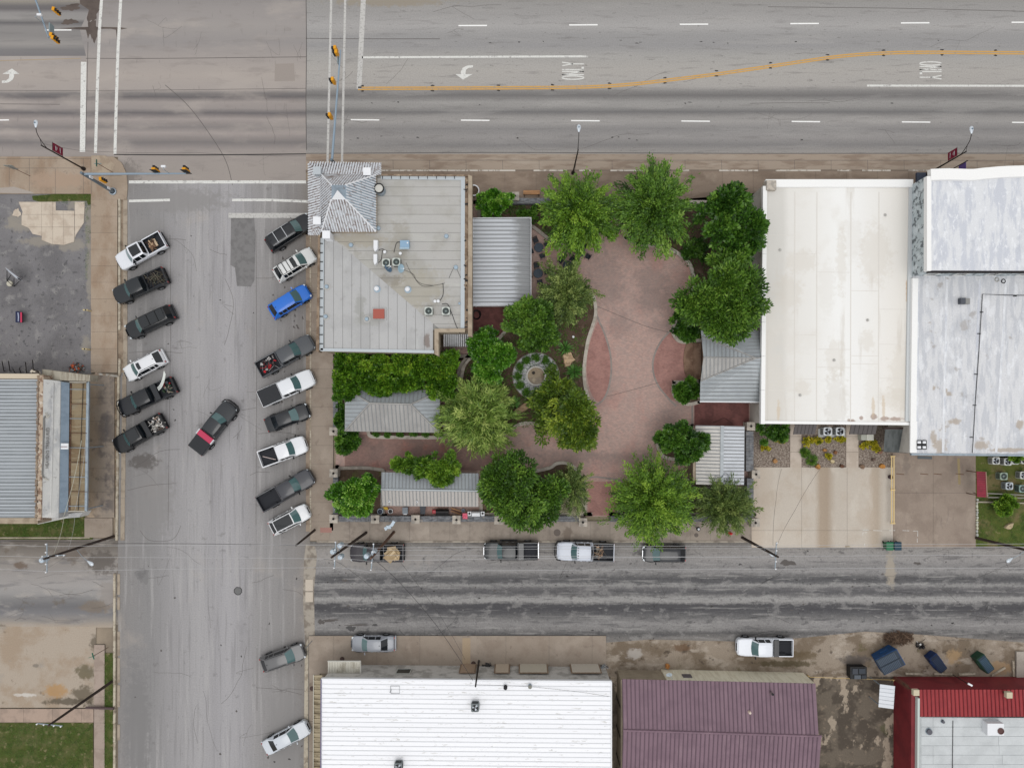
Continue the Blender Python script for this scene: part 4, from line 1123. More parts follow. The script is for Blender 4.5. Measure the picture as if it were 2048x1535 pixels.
for i,pts in enumerate(([(772,505),(766,498),(757,500)],[(800,484),(793,486),(789,500),(788,505)],[(797,535),(826,548),(832,560),(846,572),(872,570),(890,566)],[(886,566),(886,590),(877,604)],[(884,608),(895,608),(903,625),(912,650),(923,672)],[(898,556),(905,540),(911,534),(922,557)],[(812,525),(822,545),(840,566),(868,571)],[(765,500),(762,520),(756,525)])):
 tag(MB().tube([W(p[0],p[1],ZA+0.04)for p in smooth_line(pts,6)],0.03 if i in(0,1,4,7,3)else 0.016,5).build('cable',MT['black']),['black hose from the upper duct to the left rooftop condenser','black hose from the pale blue box to the rooftop condenser','thin cable looping from the dishes toward the east parapet','black cable dropping to the pair of notch condensers','thick black cable running off the roof notch','thin cable looping round the blue vent','second thin cable crossing the tan roof half','short black hose by the lower white duct'][i],'cable')
for x,y in((758,492+3),(801.5,508),(870.5,603),(877.5,603)):
 pass
for i,(x,y,lb)in enumerate(((771,505.5,'white pipe cap over the left rooftop condenser'),(802,508.5,'white pipe cap over the right rooftop condenser'),(871,603.5,'left white pipe cap above the notch condensers'),(877.5,603.2,'right white pipe cap above the notch condensers'))):
 v=thing('vent_pipe',lb,'pipe',W(x,y,ZA))
 MB().lathe([(0.07,0),(0.07,0.4)],(0,0,0),8).build('pipe',MT['galv'],v)
 MB().lathe([(0.15,0.36),(0.15,0.46),(0,0.5)],(0,0,0),12).build('cap',MT['white'],v)
# ---------------------------------------------------------------- pavilions of the plaza
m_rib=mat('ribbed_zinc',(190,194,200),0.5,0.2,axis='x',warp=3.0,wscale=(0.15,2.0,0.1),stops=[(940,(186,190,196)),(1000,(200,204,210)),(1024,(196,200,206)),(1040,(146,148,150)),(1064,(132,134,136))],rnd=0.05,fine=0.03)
m_galvume=mat('grey_standing_seam',(164,162,159),0.5,0.2,layers=[((150,148,146),0.7,0.45,0.6,0.6),((178,176,173),(1.5,0.3,1),0.55,0.68,0.5)],rnd=0.03,fine=0.05)
m_galvume2=mat('bluish_standing_seam',(168,174,178),0.45,0.25,layers=[((156,162,167),0.7,0.45,0.6,0.6),((186,192,197),(0.3,1.2,1),0.56,0.68,0.5)],rnd=0.03,fine=0.05)
def posts(parent,pts,z0,z1,m,r=0.07):
 for p in pts:
  c=W(p[0],p[1],z1)
  MB().box(c[0]-r,c[1]-r,z0,c[0]+r,c[1]+r,z1).build('post',m,parent,True)
B=thing('patio_cover','flat ribbed zinc patio cover beside the corner building','pavilion',W(1003,523))
zb=3.0
a,b_=Vector(W(946,436,zb+0.2)),Vector(W(1062,436,zb-0.2))
n_=22
e_=(Vector(W(946,611,zb+0.2))-a)/n_
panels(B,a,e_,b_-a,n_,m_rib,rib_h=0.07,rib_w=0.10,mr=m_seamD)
posts(B,[(949,440),(1058,440),(949,606),(1058,606),(1058,523),(949,523)],0.12,zb-0.3,MT['white'])
MB().ribbon([tuple(a)[:2],W2(1062,436,zb),W2(1062,612,zb),W2(945,612,zb),tuple(a)[:2]],0.06,zb-0.3,zb+0.24).build('fascia',MT['white'],B,True)
Cp=thing('hip_pavilion','open pavilion with grey hipped standing seam roof in front of the hedge','pavilion',W(785,815))
zc,zr=3.0,4.3
c4=[q(691,776,zc),q(880,782,zc),q(878,864,zc),q(690,861,zc)]
r2=[q(740,806,zr),q(822,808,zr)]
roof_face(Cp,[c4[3],c4[2],r2[1],r2[0]],m_galvume,(0,1,0),0.42)
roof_face(Cp,[c4[0],c4[1],r2[1],r2[0]],m_galvume2,(0,1,0),0.42)
roof_face(Cp,[c4[0],c4[3],r2[0]],m_galvume2,(1,0,0),0.42)
roof_face(Cp,[c4[1],c4[2],r2[1]],m_galvume2,(1,0,0),0.42)
for s_,e in((c4[0],r2[0]),(c4[3],r2[0]),(c4[1],r2[1]),(c4[2],r2[1]),(r2[0],r2[1])):
 MB().tube([s_+Vector((0,0,0.05)),e+Vector((0,0,0.05))],0.09,6).build('ridge_cap',m_galvume,Cp,True)
MB().ribbon([tuple(p)[:2]for p in c4]+[tuple(c4[0])[:2]],0.12,zc-0.2,zc-0.04).build('gutter',m_galvume,Cp,True)
posts(Cp,[(694,780),(876,785),(874,860),(694,857),(755,858),(815,859)],0.12,zc-0.2,MT['black_metal'])
D=thing('gabled_shed','long narrow shed with pale gabled metal roof by the stone wall','shed',W(860,980))
zd,zdr=2.7,3.4
dn=[q(763,944,zd),q(957,946,zd),q(957,1012,zd),q(764,1010,zd),q(762,978,zdr),q(956,981,zdr)]
npan=28
panels(D,dn[0],(dn[1]-dn[0])/npan,dn[4]-dn[0],npan,m_galvume2,rib_h=0.06,rib_w=0.07,mr=m_seamD)
panels(D,dn[3],(dn[2]-dn[3])/npan,dn[4]-dn[3],npan,mat('sunlit_standing_seam',(184,179,174),0.5,0.2,layers=[((184,178,172),0.7,0.45,0.6,0.5)],rnd=0.03),rib_h=0.06,rib_w=0.07,mr=m_seamD)  # south slope gets a lighter tone, its sunlit look put into the colour
MB().tube([dn[4]+Vector((0,0,0.02)),dn[5]+Vector((0,0,0.02))],0.12,6).build('ridge_cap',m_galvume2,D,True)
MB().prism(px([(770,950),(951,952),(951,1000),(770,999)],zd),0.12,zd-0.1).build('wall',m_tanwall,D,True)
MB().ribbon([tuple(dn[3])[:2],tuple(dn[2])[:2]],0.12,zd-0.14,zd-0.02).build('gutter',m_galvume,D,True)
for x,y in((778.5,1001.5),(834,1002.5),(881,991.5)):
 v=MB().lathe([(0.12,-0.1),(0.12,0.12),(0.06,0.16),(0.0,0.16)],W(x,y,zd+0.25),10).build('roof_pipe',MT['white'],D,True)
 MB().lathe([(0.06,0),(0,0.01)],Vector(W(x,y,zd+0.25))+Vector((0,0,0.17)),8).build('pipe_mouth',MT['black'],v,True)
E=thing('stage_pavilion','stage pavilion with hipped grey metal roof against the white building','pavilion',W(1462,735))
ze,zer=3.2,4.5
eN,eS,eW=q(1402,672,ze),q(1401,762,ze),q(1407,714,ze+0.75)
pk=q(1512,716,zer)
roof_face(E,[q(1402,660,ze),q(1522,660,ze),q(1522,715,zer),pk,q(1403,673,ze)],m_galvume2,(1,0,0),0.42)
roof_face(E,[q(1401,762,ze),pk,q(1522,715,zer),q(1523,803,ze),q(1400,802,ze)],m_galvume2,(1,0,0),0.42)
roof_face(E,[q(1403,673,ze),pk,q(1407,714,ze+0.35)],m_galvume2,(0,1,0),0.4)
roof_face(E,[q(1407,714,ze+0.35),pk,q(1401,762,ze)],m_galvume,(0,1,0),0.4)
for s_,e in((q(1403,673,ze),pk),(q(1401,762,ze),pk),(q(1407,714,ze+0.35),pk),(pk,q(1522,715,zer))):
 MB().tube([s_+Vector((0,0,0.04)),e+Vector((0,0,0.04))],0.07,6).build('ridge_cap',m_galvume,E,True)
MB().ribbon([W2(1400,803,ze),W2(1523,804,ze)],0.1,ze-0.18,ze-0.02).build('gutter',MT['white'],E,True)
posts(E,[(1406,668),(1405,798),(1404,755),(1516,798)],0.12,ze-0.1,plain('brown_post',(120,76,54),0.8))
MB().prism(rect(1404,664,1518,798,0.5),0.1,0.5).build('stage_floor',m_step,E,True)
Fb=thing('restroom_hut','small hut with pale ribbed roof and grey ridge by the driveway wall','hut',W(1437,910))
zf,zfr=2.8,3.2
f4=[q(1391,850,zf),q(1489,852,zf),q(1488,969,zf),q(1392,968,zf),q(1444,851,zfr),q(1443,969,zfr)]
nn_=17
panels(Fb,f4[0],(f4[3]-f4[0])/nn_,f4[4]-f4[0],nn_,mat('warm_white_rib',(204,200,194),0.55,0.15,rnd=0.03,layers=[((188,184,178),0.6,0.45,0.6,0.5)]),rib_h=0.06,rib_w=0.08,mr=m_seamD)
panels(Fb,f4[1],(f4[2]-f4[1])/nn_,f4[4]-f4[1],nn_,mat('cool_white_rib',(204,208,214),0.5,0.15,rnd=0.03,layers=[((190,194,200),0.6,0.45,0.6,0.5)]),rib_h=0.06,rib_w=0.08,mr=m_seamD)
MB().ribbon([tuple(f4[4])[:2],tuple(f4[5])[:2]],0.34,zfr+0.02,zfr+0.08).build('ridge_cap',m_galvume2,Fb,True)
MB().prism(px([(1387,856),(1484,858),(1484,960),(1386,960)],zf),0.12,zf-0.06).build('wall',m_tanwall,Fb,True)
tag(MB().tube([W(p[0],p[1],zfr+0.12)for p in smooth_line([(1427,962),(1432,952),(1442,956),(1450,945),(1456,950),(1455,962),(1448,968),(1440,958),(1446,950)],6)],0.025,5).build('hose',plain('grey_hose',(120,126,134),0.6)),'coiled grey hose lying on the hut roof','hose')
# ---------------------------------------------------------------- white flat-roofed building
ZG=4.3
m_whiteroof=mat('off_white_roof',(238,235,229),0.75,axis='x',warp=0.8,wscale=(0.3,0.05,1),stops=[(1500,(214,211,204)),(1536,(216,213,206)),(1548,(230,227,221)),(1600,(236,234,229)),(1640,(243,243,241)),(1680,(241,240,237)),(1740,(236,232,225)),(1790,(228,222,212)),(1825,(214,205,192))],layers=[((222,215,204),0.12,0.5,0.64,0.5),((206,196,182),(0.8,0.08,1),0.60,0.74,0.45)],fine=0.02)
m_whitewall=mat('pale_stucco',(206,200,190),0.9,layers=[((176,170,160),0.6,0.46,0.62,0.6)])
Gb=thing('white_flat_building','large flat off-white roofed building east of the plaza','building',W(1670,600))
gp=[(1531,366),(1826,366),(1818,846),(1526,846)]
MB().prism(px(gp,ZG),0,ZG-0.06).build('wall',m_whitewall,Gb,True)
MB().prism(px(gp,ZG),ZG-0.058,ZG).build('roof',m_whiteroof,Gb,True)
for k_ in range(14):
 w_=W(random.uniform(1545,1810),random.uniform(390,830),ZG)
 add_spot(m_whiteroof,random.choice([(214,204,188),(226,222,214),(206,198,186)]),w_[0],w_[1],random.uniform(0.4,2.2),random.uniform(0.8,4.0),0.35)
gx=[1536,1590,1634,1702,1758,1818]
for i in range(5):
 MB().prism(px([(gx[i]+0.3,384),(gx[i+1]-0.3,384),(gx[i+1]-1.5,842),(gx[i]-0.5,842)],ZG+0.02),ZG-0.01,ZG+0.02).build('roof_sheet',m_whiteroof,Gb,True)
m_lap=plain('lap_seam',(224,219,211),0.8)
for i in range(1,5):
 MB().ribbon(px([(gx[i],384),(gx[i]-1,842)],ZG+0.03),0.09,ZG+0.0,ZG+0.034).build('lap_seam',m_lap,Gb,True)
for i in range(5):
 for yy in(470+37*i,640+29*i,780-23*i):
  MB().ribbon(px([(gx[i]+1,yy),(gx[i+1]-2,yy+0.6)],ZG+0.03),0.05,ZG+0.0,ZG+0.029).build('end_lap',m_lap,Gb,True)
for x_,y_ in((1560,500),(1668,720),(1770,430),(1735,640),(1600,790)):
 MB().lathe([(0.16,0),(0.16,0.05),(0.07,0.07),(0.07,0.2),(0.0,0.2)],W(x_,y_,ZG+0.02),12).build('roof_drain',plain('drain_grey',(188,186,180))if 'drain_grey' not in bpy.data.materials else bpy.data.materials['drain_grey'],Gb,True)
m_coping=plain('white_coping',(246,246,245),0.6)
MB().ribbon(px([(1532,366),(1827,366)],ZG+0.3),0.8,ZG-0.2,ZG+0.26).build('parapet',m_coping,Gb,True)
for y0 in range(372,842,68):
 MB().ribbon(px([(1530.2-(y0-372)*0.009,y0),(1530.2-(y0-304)*0.009,y0+67.6)],ZG+0.3),0.42,ZG-0.2,ZG+0.3).build('coping_stone',m_coping,Gb,True)
MB().ribbon(px([(1526,844),(1819,847)],ZG+0.1),0.3,ZG-0.3,ZG+0.12).build('gutter',m_coping,Gb,True)
MB().ribbon(px([(1824,370),(1816,842)],ZG+0.2),0.5,ZG-0.2,ZG+0.22).build('parapet',plain('grey_coping',(206,210,212),0.6),Gb,True)
c=W(1543,370,ZG+0.5)
MB().box(c[0]-0.5,c[1]-0.5,ZG-0.5,c[0]+0.5,c[1]+0.5,ZG+0.5).build('parapet_pier',MT['stone'],Gb,True)
m_ruststreak=mat('rust_streak',(196,160,112),0.85,layers=[((228,222,212),1.2,0.48,0.62,0.9)])
decal('rust_streak',Gb,[(p[0]-Gb.location.x,p[1]-Gb.location.y)for p in px([(1814,552),(1819,552),(1816,606),(1812,610)],ZG+0.05)],ZG+0.035,m_ruststreak,m_whiteroof,0.7)
for i,(bx,by,rx,ry)in enumerate(((1747,834,7,5),(1768,838,10,4),(1790,838,14,4),(1722,836,3,4),(1700,840,8,3))):
 decal('rust_stain',Gb,[(p[0]-Gb.location.x,p[1]-Gb.location.y)for p in px(blob(bx,by,rx,ry,500+i,30,0.4),ZG)],ZG+0.03,mat('roof_rust%d'%i,(170,140,124),0.85,layers=[((228,220,210),2.0,0.5,0.58,0.9),((110,84,74),2.5,0.56,0.62,0.8)]),m_whiteroof)
for i,(bx,by)in enumerate(((1557,822),(1746,812),(1767,812))):
 decal('rust_streak',Gb,[(p[0]-Gb.location.x,p[1]-Gb.location.y)for p in px([(bx-3,by-20),(bx+2,by-22),(bx+4,by+22),(bx-4,by+22)],ZG)],ZG+0.031,mat('streak%d'%i,(214,190,158),0.85,layers=[((234,230,223),(2,0.4,1),0.45,0.6,0.95)]),m_whiteroof,0.6)
for i,(x0,x1)in enumerate(((1590,1634),(1702,1755))):
 aw=thing('metal_awning',['brown metal awning left of the ground air conditioners','brown metal awning above the grey utility box'][i],'awning',W((x0+x1)/2,860,2.5))
 o0,o1=q(x0-4,868,2.4),q(x0,848,2.9)
 npn=6
 panels(aw,o0,(q(x1-4,868,2.4)-o0)/npn,o1-o0,npn,plain('brown_metal',(96,90,90),0.6),rib_h=0.05,rib_w=0.05)
ac_unit('left ground air conditioner with visible fan blades behind the white building',1655.5,862.5,0.05,0.9,0.9,(214,218,222),'blades')
ac_unit('right ground air conditioner with visible fan blades behind the white building',1680.5,862.5,0.05,0.9,0.9,(214,218,222),'blades')
tag(MB().box(*W(1636,874,0)[:2],0.0,*W(1690,857,0)[:2],0.08).build('equipment_pad',plain('pad_grey',(196,198,196),0.8)),'concrete pad under the two ground air conditioners','pad')
t=thing('utility_box','pale grey utility box under the brown awning by yellow flowers','utility box',W(1735,874))
a,b_=W(1723,880,0.9),W(1747,869,0.9)
MB().box(a[0],a[1],0,b_[0],b_[1],0.85).build('casing',plain('box_grey',(178,180,170),0.6),t,True)
MB().box(a[0]+0.55,a[1]-0.02,0.85,b_[0]+0.02,b_[1]+0.02,0.92).build('lid',plain('box_lid',(206,206,196),0.6),t,True)
aw=thing('canvas_awning','large dark grey canvas awning beside the yellow pipe rail','awning',W(1796,880))
MB().add([W(1770,858,3.0),W(1822,858,3.0),W(1820,905,2.3),W(1767,902,2.3),W(1767,903,2.0),W(1820,906,2.0)],[(3,2,1,0),(4,5,2,3)]).build('canvas',mat('charcoal_canvas',(96,100,100),0.85,layers=[((72,76,76),(2,0.5,1),0.46,0.6,0.7)]),aw,True)
MB().tube([W(1768,856,3.0),W(1842,856,3.0)],0.09,6).build('rail',plain('dark_red_pipe',(70,50,48),0.7),aw,True)
posts(aw,[(1769,901),(1818,904)],0,2.2,MT['black_metal'],0.03)
# ---------------------------------------------------------------- two-storey white building with coated roofs
m_coat=mat('coated_roof',(222,224,228),0.8,layers=[((198,202,212),(1.6,0.35,1),0.46,0.6,0.8),((236,238,242),(2.5,1.2,1),0.54,0.66,0.8),((176,180,190),0.35,0.58,0.7,0.4)],fine=0.08,fscale=10,bump=0.5,bscale=3)
m_coat2=mat('coated_lower_roof',(216,217,220),0.8,layers=[((190,193,200),(2.0,0.35,1),0.46,0.6,0.7),((230,232,236),(1.2,0.5,1),0.54,0.66,0.8),((166,150,132),0.5,0.63,0.70,0.6),((176,179,186),0.25,0.56,0.68,0.4)],fine=0.1,fscale=10,bump=0.5,bscale=3)
m_rough=mat('peeling_wall',(190,200,204),0.9,layers=[((98,104,108),2.2,0.5,0.58,0.9,8),((216,224,228),1.0,0.52,0.64,0.7)],bump=0.5,bscale=5)
ZH,ZL=7.4,4.6
Hb=thing('two_storey_building','two-storey building with rough white coated roofs at the right edge','building',W(1950,560))
MB().prism(px([(1857,350),(2300,340),(2300,541),(1856,541)],ZH),0,ZH-0.3).build('upper_wall',m_rough,Hb,True)
MB().prism(px([(1858,352),(2300,342),(2300,541),(1857,541)],ZH),ZH-0.298,ZH-0.1).build('upper_roof',m_coat,Hb,True)
edge=smooth_line([(1862,349),(1900,348),(1945,349),(1975,346),(2048,342),(2300,340)],4)
MB().ribbon(px(edge,ZH+0.3),1.1,ZH-0.3,ZH+0.3).build('parapet',m_coping,Hb,True)
MB().ribbon(px([(1859,352),(1859,541)],ZH+0.3),0.45,ZH-0.3,ZH+0.25).build('parapet',m_coping,Hb,True)
MB().ribbon(px([(1856,543),(2300,544)],ZH),0.22,ZH-0.3,ZH-0.06).build('eave_gutter',MT['black_metal'],Hb,True)
MB().prism(px([(1828,548),(2300,552),(2300,906),(1822,906)],ZL),0,ZL-0.05).build('lower_wall',m_whitewall,Hb,True)
low_xs=[1836,1894,1960,2012,2080,2180,2300]
lowr=MB().prism(px([(1826,548),(2300,552),(2300,908),(1822,908)],ZL),ZL-0.048,ZL).build('lower_roof',m_coat2,Hb,True)
for i in range(6):
 s0,s1=(low_xs[i]-1836)*0.10,(low_xs[i+1]-1836)*0.10
 MB().prism(px([(low_xs[i]+0.3,556),(low_xs[i+1]-0.3,556),(low_xs[i+1]-0.3-s1-2,906),(low_xs[i]+0.3-s0-2,906)],ZL+0.02),ZL,ZL+0.02).build('roof_sheet',m_coat2,lowr,True)
 MB().ribbon(px([(low_xs[i],558),(low_xs[i]-s0-2,904)],ZL+0.04),0.26,ZL,ZL+0.04).build('lap_joint',m_coat,lowr,True)
MB().ribbon(px([(1831,556),(1827,842)],ZL+0.3),0.6,ZL-0.1,ZL+0.3).build('parapet',m_coping,Hb,True)
MB().ribbon(px([(1828,842),(1827,905)],ZL+0.1),0.7,ZL-0.1,ZL+0.1).build('parapet',m_coping,Hb,True)
MB().ribbon(px([(1822,908),(2300,912)],ZL),0.2,ZL-0.25,ZL+0.1).build('gutter',MT['galv'],Hb,True)
for i,wx in enumerate((1870,1930,1995,2060)):
 window(Hb,(W(wx+14,541,ZH)[0],W(wx,541,ZH)[1],5.7),1.0,1.1,(0,-1),m_coping)
MB().prism(px([(1834,345),(1852,345),(1852,368),(1834,368)],3),2.7,3.0).build('door_canopy',plain('dark_blue_canopy',(64,72,88),0.7),Hb,True)
MB().prism(px([(1862,338),(1900,336),(1905,344),(1862,346)],5),4.7,5.0).build('cornice',m_rough,Hb,True)
MB().prism(px([(1958,344),(1962,338),(2010,335),(2300,333),(2300,344)],6),5.7,6.0).build('cornice',m_rough,Hb,True)
tag(MB().tube([W(x_,y_,ZL+0.12)for x_,y_ in((2300,594),(2010,590),(1965,588),(1958,700),(1951,800),(1945,905))],0.035,5).build('conduit_pipe',MT['black']),'black conduit pipe crossing the rough white lower roof','pipe')
for i,(x,y)in enumerate(((1963,624),(1958,667),(1952,748),(1949,810),(1943,874),(2030,592))):
 MB().cbox(W(x,y,ZL+0.06),(0.34,0.08,0.1)).build('bracket',MT['black'],lowr,True)
t=thing('roof_box','small dark vent box on the rough white roof','vent',W(1927,603,ZL))
MB().cbox(W(1923.5,602,ZL+0.25),(0.5,0.6,0.5)).build('casing',plain('dark_box',(84,88,96),0.6),t,True)
MB().cbox(W(1933,602.5,ZL+0.2),(0.5,0.6,0.36)).build('lid',plain('grey_lid',(146,146,144),0.6),t,True)
t=thing('meter_rack','black rack with pale boxes at the roof corner','rack',W(1843,889,ZL))
MB().cbox(W(1843,889,ZL+0.1),(1.0,0.95,0.15)).build('frame',MT['black'],t,True)
for dx_,dy_ in((-5,-5),(5,-5),(-5,5),(5,5)):
 MB().cbox(W(1843+dx_,889+dy_,ZL+0.25),(0.3,0.25,0.2)).build('box',MT['white'],t,True)
for i,(x,y)in enumerate(((1994,559),(2007,562))):
 ring=[tuple(Vector(W(x,y,ZL+0.05))+Vector((math.cos(a)*0.2,math.sin(a)*0.2,0)))for a in[2*math.pi*k/14 for k in range(15)]]
 tag(MB().tube(ring,0.05,5,False).build('pipe_ring',[plain('ring_pale',(170,168,160)),MT['black']][i]),['pale ring lying on the lower roof by the wall','black ring lying on the lower roof by the wall'][i],'ring')
for i,(bx,by,rx,ry)in enumerate(((1866,872,8,10),(1905,842,14,6),(1890,780,4,6),(1880,890,14,12),(1960,890,20,8),(2020,900,30,5),(1898,568+220,5,4),(1868,775,3,6),(2040,848,6,8))):
 decal('rust_stain',lowr,[(p[0]-wloc(lowr).x,p[1]-wloc(lowr).y)for p in px(blob(bx,by,rx,ry,540+i,30,0.4),ZL)],ZL+0.028+i*0.0005,mat('coat_rust%d'%i,(176,158,138),0.85,layers=[]),m_coat2,0.75)
MB().prism(px([(1836,911),(1864,912),(1864,918),(1836,917)],2.6),2.5,2.6).build('door_canopy',plain('slate_canopy',(92,98,102),0.7),Hb,True)
# ---------------------------------------------------------------- old shop with stepped facade (west)
m_oldmetal=mat('old_metal_roof',(148,153,157),0.5,0.25,layers=[((132,137,141),(0.3,1.5,1),0.46,0.62,0.6),((168,174,179),(0.2,1.2,1),0.56,0.7,0.5)],rnd=0.05)
m_plaster=mat('weathered_plaster',(204,204,202),0.9,layers=[((166,168,172),(0.8,0.4,1),0.48,0.62,0.7),((228,226,222),0.6,0.54,0.68,0.6),((122,116,112),2.4,0.61,0.69,0.5)],bump=0.3)
I_=thing('facade_shop','old one-storey shop with metal roof, lettered plaster facade and rusty awning','building',W(60,900))
zi=4.6
MB().prism(px([(-300,752),(78,752),(74,1036),(-300,1036)],zi),0,zi-0.1).build('wall',m_brickwall,I_,True)
o_=q(-250,758,zi)
npn=20
panels(I_,o_,(q(-250,1036,zi)-o_)/npn,q(76,758,zi)-q(-250,758,zi),npn,m_oldmetal,rib_h=0.09,rib_w=0.13,mid=1,mr=m_seamL)
MB().ribbon(px([(-300,750),(78,752)],zi+0.3),0.5,zi-1,zi+0.3).build('parapet',plain('tan_coping',(206,190,164),0.85),I_,True)
MB().ribbon(px([(-300,1041),(76,1041)],zi+0.1),0.6,0,zi+0.1).build('parapet',m_tanwall,I_,True)
zp=5.4
MB().ribbon(px([(82.5,750),(78,1040)],zp),0.45,0.5,zp).build('parapet',mat('crumbled_coping',(186,164,140),0.9,layers=[((132,100,80),2.0,0.48,0.58,0.9),((216,206,190),1.5,0.55,0.66,0.7)]),I_,True)
rr=random.Random(9)
for i in range(70):
 MB().cbox(W(77.5-i*0.06,752+i*4.1,zp-0.1),(rr.uniform(0.15,0.4),rr.uniform(0.14,0.22),0.2)).build('coping_brick',m_brickwall,I_,True)
# sloping plaster facade leaning to the street
fa=[q(87,758,zp),q(121,762,4.2),q(117,1036,4.2),q(80,1034,zp)]
MB().add([tuple(p)for p in fa]+[(p.x,p.y,0.3)for p in fa],[(3,2,1,0),(0,1,5,4),(1,2,6,5),(2,3,7,6),(3,0,4,7)]).build('facade',m_plaster,I_,True)
def onf(x,y,up=0.03):
 t=(x-(87-(y-758)*0.025))/34.5
 z=zp+(4.2-zp)*t
 return Vector(W(x,y,z))+Vector((0.3,0,0.9))*up
fr=MB()
frame_pts=[(91,832),(88,838),(88,860),(87,880),(86,920),(85,948),(89,955)]
fr.tube([onf(*p)for p in smooth_line(frame_pts,4)],0.09,6)
fr.build('scroll_frame',plain('shadowed_moulding',(128,126,122),0.9),I_,True)
MB().tube([onf(107,766),onf(102,1030)],0.06,6).build('moulding',m_plaster,I_,True)
for k,(cy,sg)in enumerate(((836,1),(958,-1))):
 lf=MB()
 for i in range(6):
  a=sg*(0.6+i*0.35)
  base=onf(96-(cy-758)*0.02,cy)
  lf.tube([base,onf(96-(cy-758)*0.02+6*math.sin(i*1.9),cy-sg*4-8*abs(math.cos(i*1.3)),0.1)],[0.08,0.03],5)
 lf.build('carved_ornament',plain('ornament%d'%k,(196,192,182),0.9),I_,True)
def text_on(parent,body,c,size,xdir,ydir,m,name='lettering',depth=0.015):
 cu=bpy.data.curves.new('txt','FONT')
 cu.body=body
 cu.size=size
 cu.extrude=depth
 cu.resolution_u=2
 cu.align_x='CENTER'
 cu.align_y='CENTER'
 o=bpy.data.objects.new('txt',cu)
 COL.objects.link(o)
 bpy.context.view_layer.update()
 me=bpy.data.meshes.new_from_object(o)
 bpy.data.objects.remove(o)
 me.materials.clear()
 me.materials.append(m)
 X,Y=Vector(xdir).normalized(),Vector(ydir).normalized()
 Zv=X.cross(Y).normalized()
 M4=Matrix((X,Y,Zv)).transposed().to_4x4()
 M4.translation=Vector(c)-wloc(parent)
 me.transform(M4)
 ob=bpy.data.objects.new(name,me)
 return link(ob,parent)
upd=(onf(96,880)-onf(104,880)).normalized()
text_on(I_,"HEAVEN'S TREASURED",onf(95.5,895,0.05),0.42,onf(96,850)-onf(94,940),upd,plain('incised_letter',(128,126,122),0.9))
MB().add([W(121,763,4.15),W(139,765,3.5),W(136,1022,3.5),W(117,1026,4.15)],[(3,2,1,0)]).build('clerestory_roof',mat('blue_grey_sheet',(136,152,168),0.6,0.1,layers=[((120,136,152),(0.4,2,1),0.45,0.6,0.6)],rnd=0.02),I_,True)
MB().cbox(W(128,892,4.0),(0.95,0.62,0.12)).build('fascia_sign',MT['white'],I_,True)
MB().cbox(W(128,893,4.08),(0.7,0.08,0.02)).build('sign_line',plain('sign_mark',(150,130,130)),I_,True)
IA=thing('rusty_awning','flat awning of rusty ribbed sheets in a grey frame over the west pavement','awning',W(156,895))
za=3.3
npn=8
o_=q(139,766,za)
m_rusty=mat('rusty_ribbed_sheet',(150,130,98),0.8,layers=[((128,102,70),0.6,0.45,0.6,0.7),((162,148,120),(0.4,3.0,1),0.52,0.64,0.7),((140,132,112),(0.5,1.0,1),0.58,0.7,0.6)],rnd=0.06)
MB_=(q(137,1021,za)-o_)/npn
panels(IA,o_,MB_,q(174,766,za)-o_,npn,m_rusty,'awning_sheet',0.03,0.05,mid=7)
for pts,w_,m_ in(([(175.5,763),(171.5,1022)],0.26,MT['galv']),([(137.5,764),(175,764)],0.1,plain('pale_frame',(196,188,172))),([(136,1022),(172,1022)],0.1,plain('pale_frame2',(196,188,172))),([(141.5,766),(138.5,1020)],0.12,MT['rust'])):
 MB().ribbon(px(pts,za+0.1),w_,za-0.12,za+0.1).build('frame_bar',m_,IA,True)
for i in range(9):
 y_=778+i*29.2
 MB().ribbon(px([(138,y_),(173.5,y_+0.5)],za+0.14),0.06,za+0.05,za+0.13).build('cross_bar',MT['rust']if i%2 else MT['galv'],IA,True)
MB().ribbon(px([(166,766),(156,1020)],za+0.17),0.05,za+0.12,za+0.16).build('conduit',MT['black_metal'],IA,True)
posts(IA,[(173,768),(172,895),(170,1018)],0.1,za-0.1,MT['galv'],0.05)
MB().prism(px([(84,738),(180,750),(179,762),(84,759)],4.0),2.5,4.0).build('side_canopy',mat('old_boards',(172,164,146),0.9,layers=[((138,126,108),(4,0.5,1),0.45,0.6,0.8)]),I_,True)
MB().prism(px([(72,1042),(150,1024),(172,1022),(166,1032),(140,1034),(84,1046)],2.0),1.0,2.6).build('side_wall',m_plaster,I_,True)
# ---------------------------------------------------------------- white ribbed roof building (south)
ZJ=4.4
J=thing('white_ribbed_building','building with bright white ribbed roof and grey block wall south of the street','building',W(930,1450))
m_cmu=mat('grey_block_wall',(206,202,196),0.92,layers=[((140,136,128),0.8,0.45,0.62,0.6),((186,182,174),1.4,0.55,0.68,0.5)],bump=0.3)
m_wrib=mat('white_ribbed_sheet',(248,249,253),0.55,layers=[((206,204,200),(0.9,4.0,1),0.60,0.68,0.7),((180,178,168),(1.6,5.0,1),0.65,0.70,0.6)],rnd=0.015,fine=0.03)
MB().prism(px([(646,1358),(1221,1363),(1221,1900),(640,1900)],ZJ),0,ZJ-0.14).build('wall',m_cmu,J,True)
o_=q(643,1357,ZJ)
npn=36
panels(J,o_,(q(643,1357+9.45*npn,ZJ)-o_),q(1222,1362.5,ZJ)-o_,0,m_wrib)
panels(J,o_,(q(643,1357+9.45,ZJ)-o_),q(1222,1362.5,ZJ)-o_,npn,m_wrib,rib_h=0.04,rib_w=0.08,mr=m_seamW)
MB().ribbon(px([(642,1357),(640,1900)],ZJ+0.1),0.1,ZJ-0.3,ZJ+0.1).build('trim',plain('violet_trim',(112,108,136),0.6),J,True)
MB().ribbon(px([(642,1357),(1223,1362)],ZJ+0.1),0.1,ZJ-0.3,ZJ+0.08).build('trim',MT['white'],J,True)
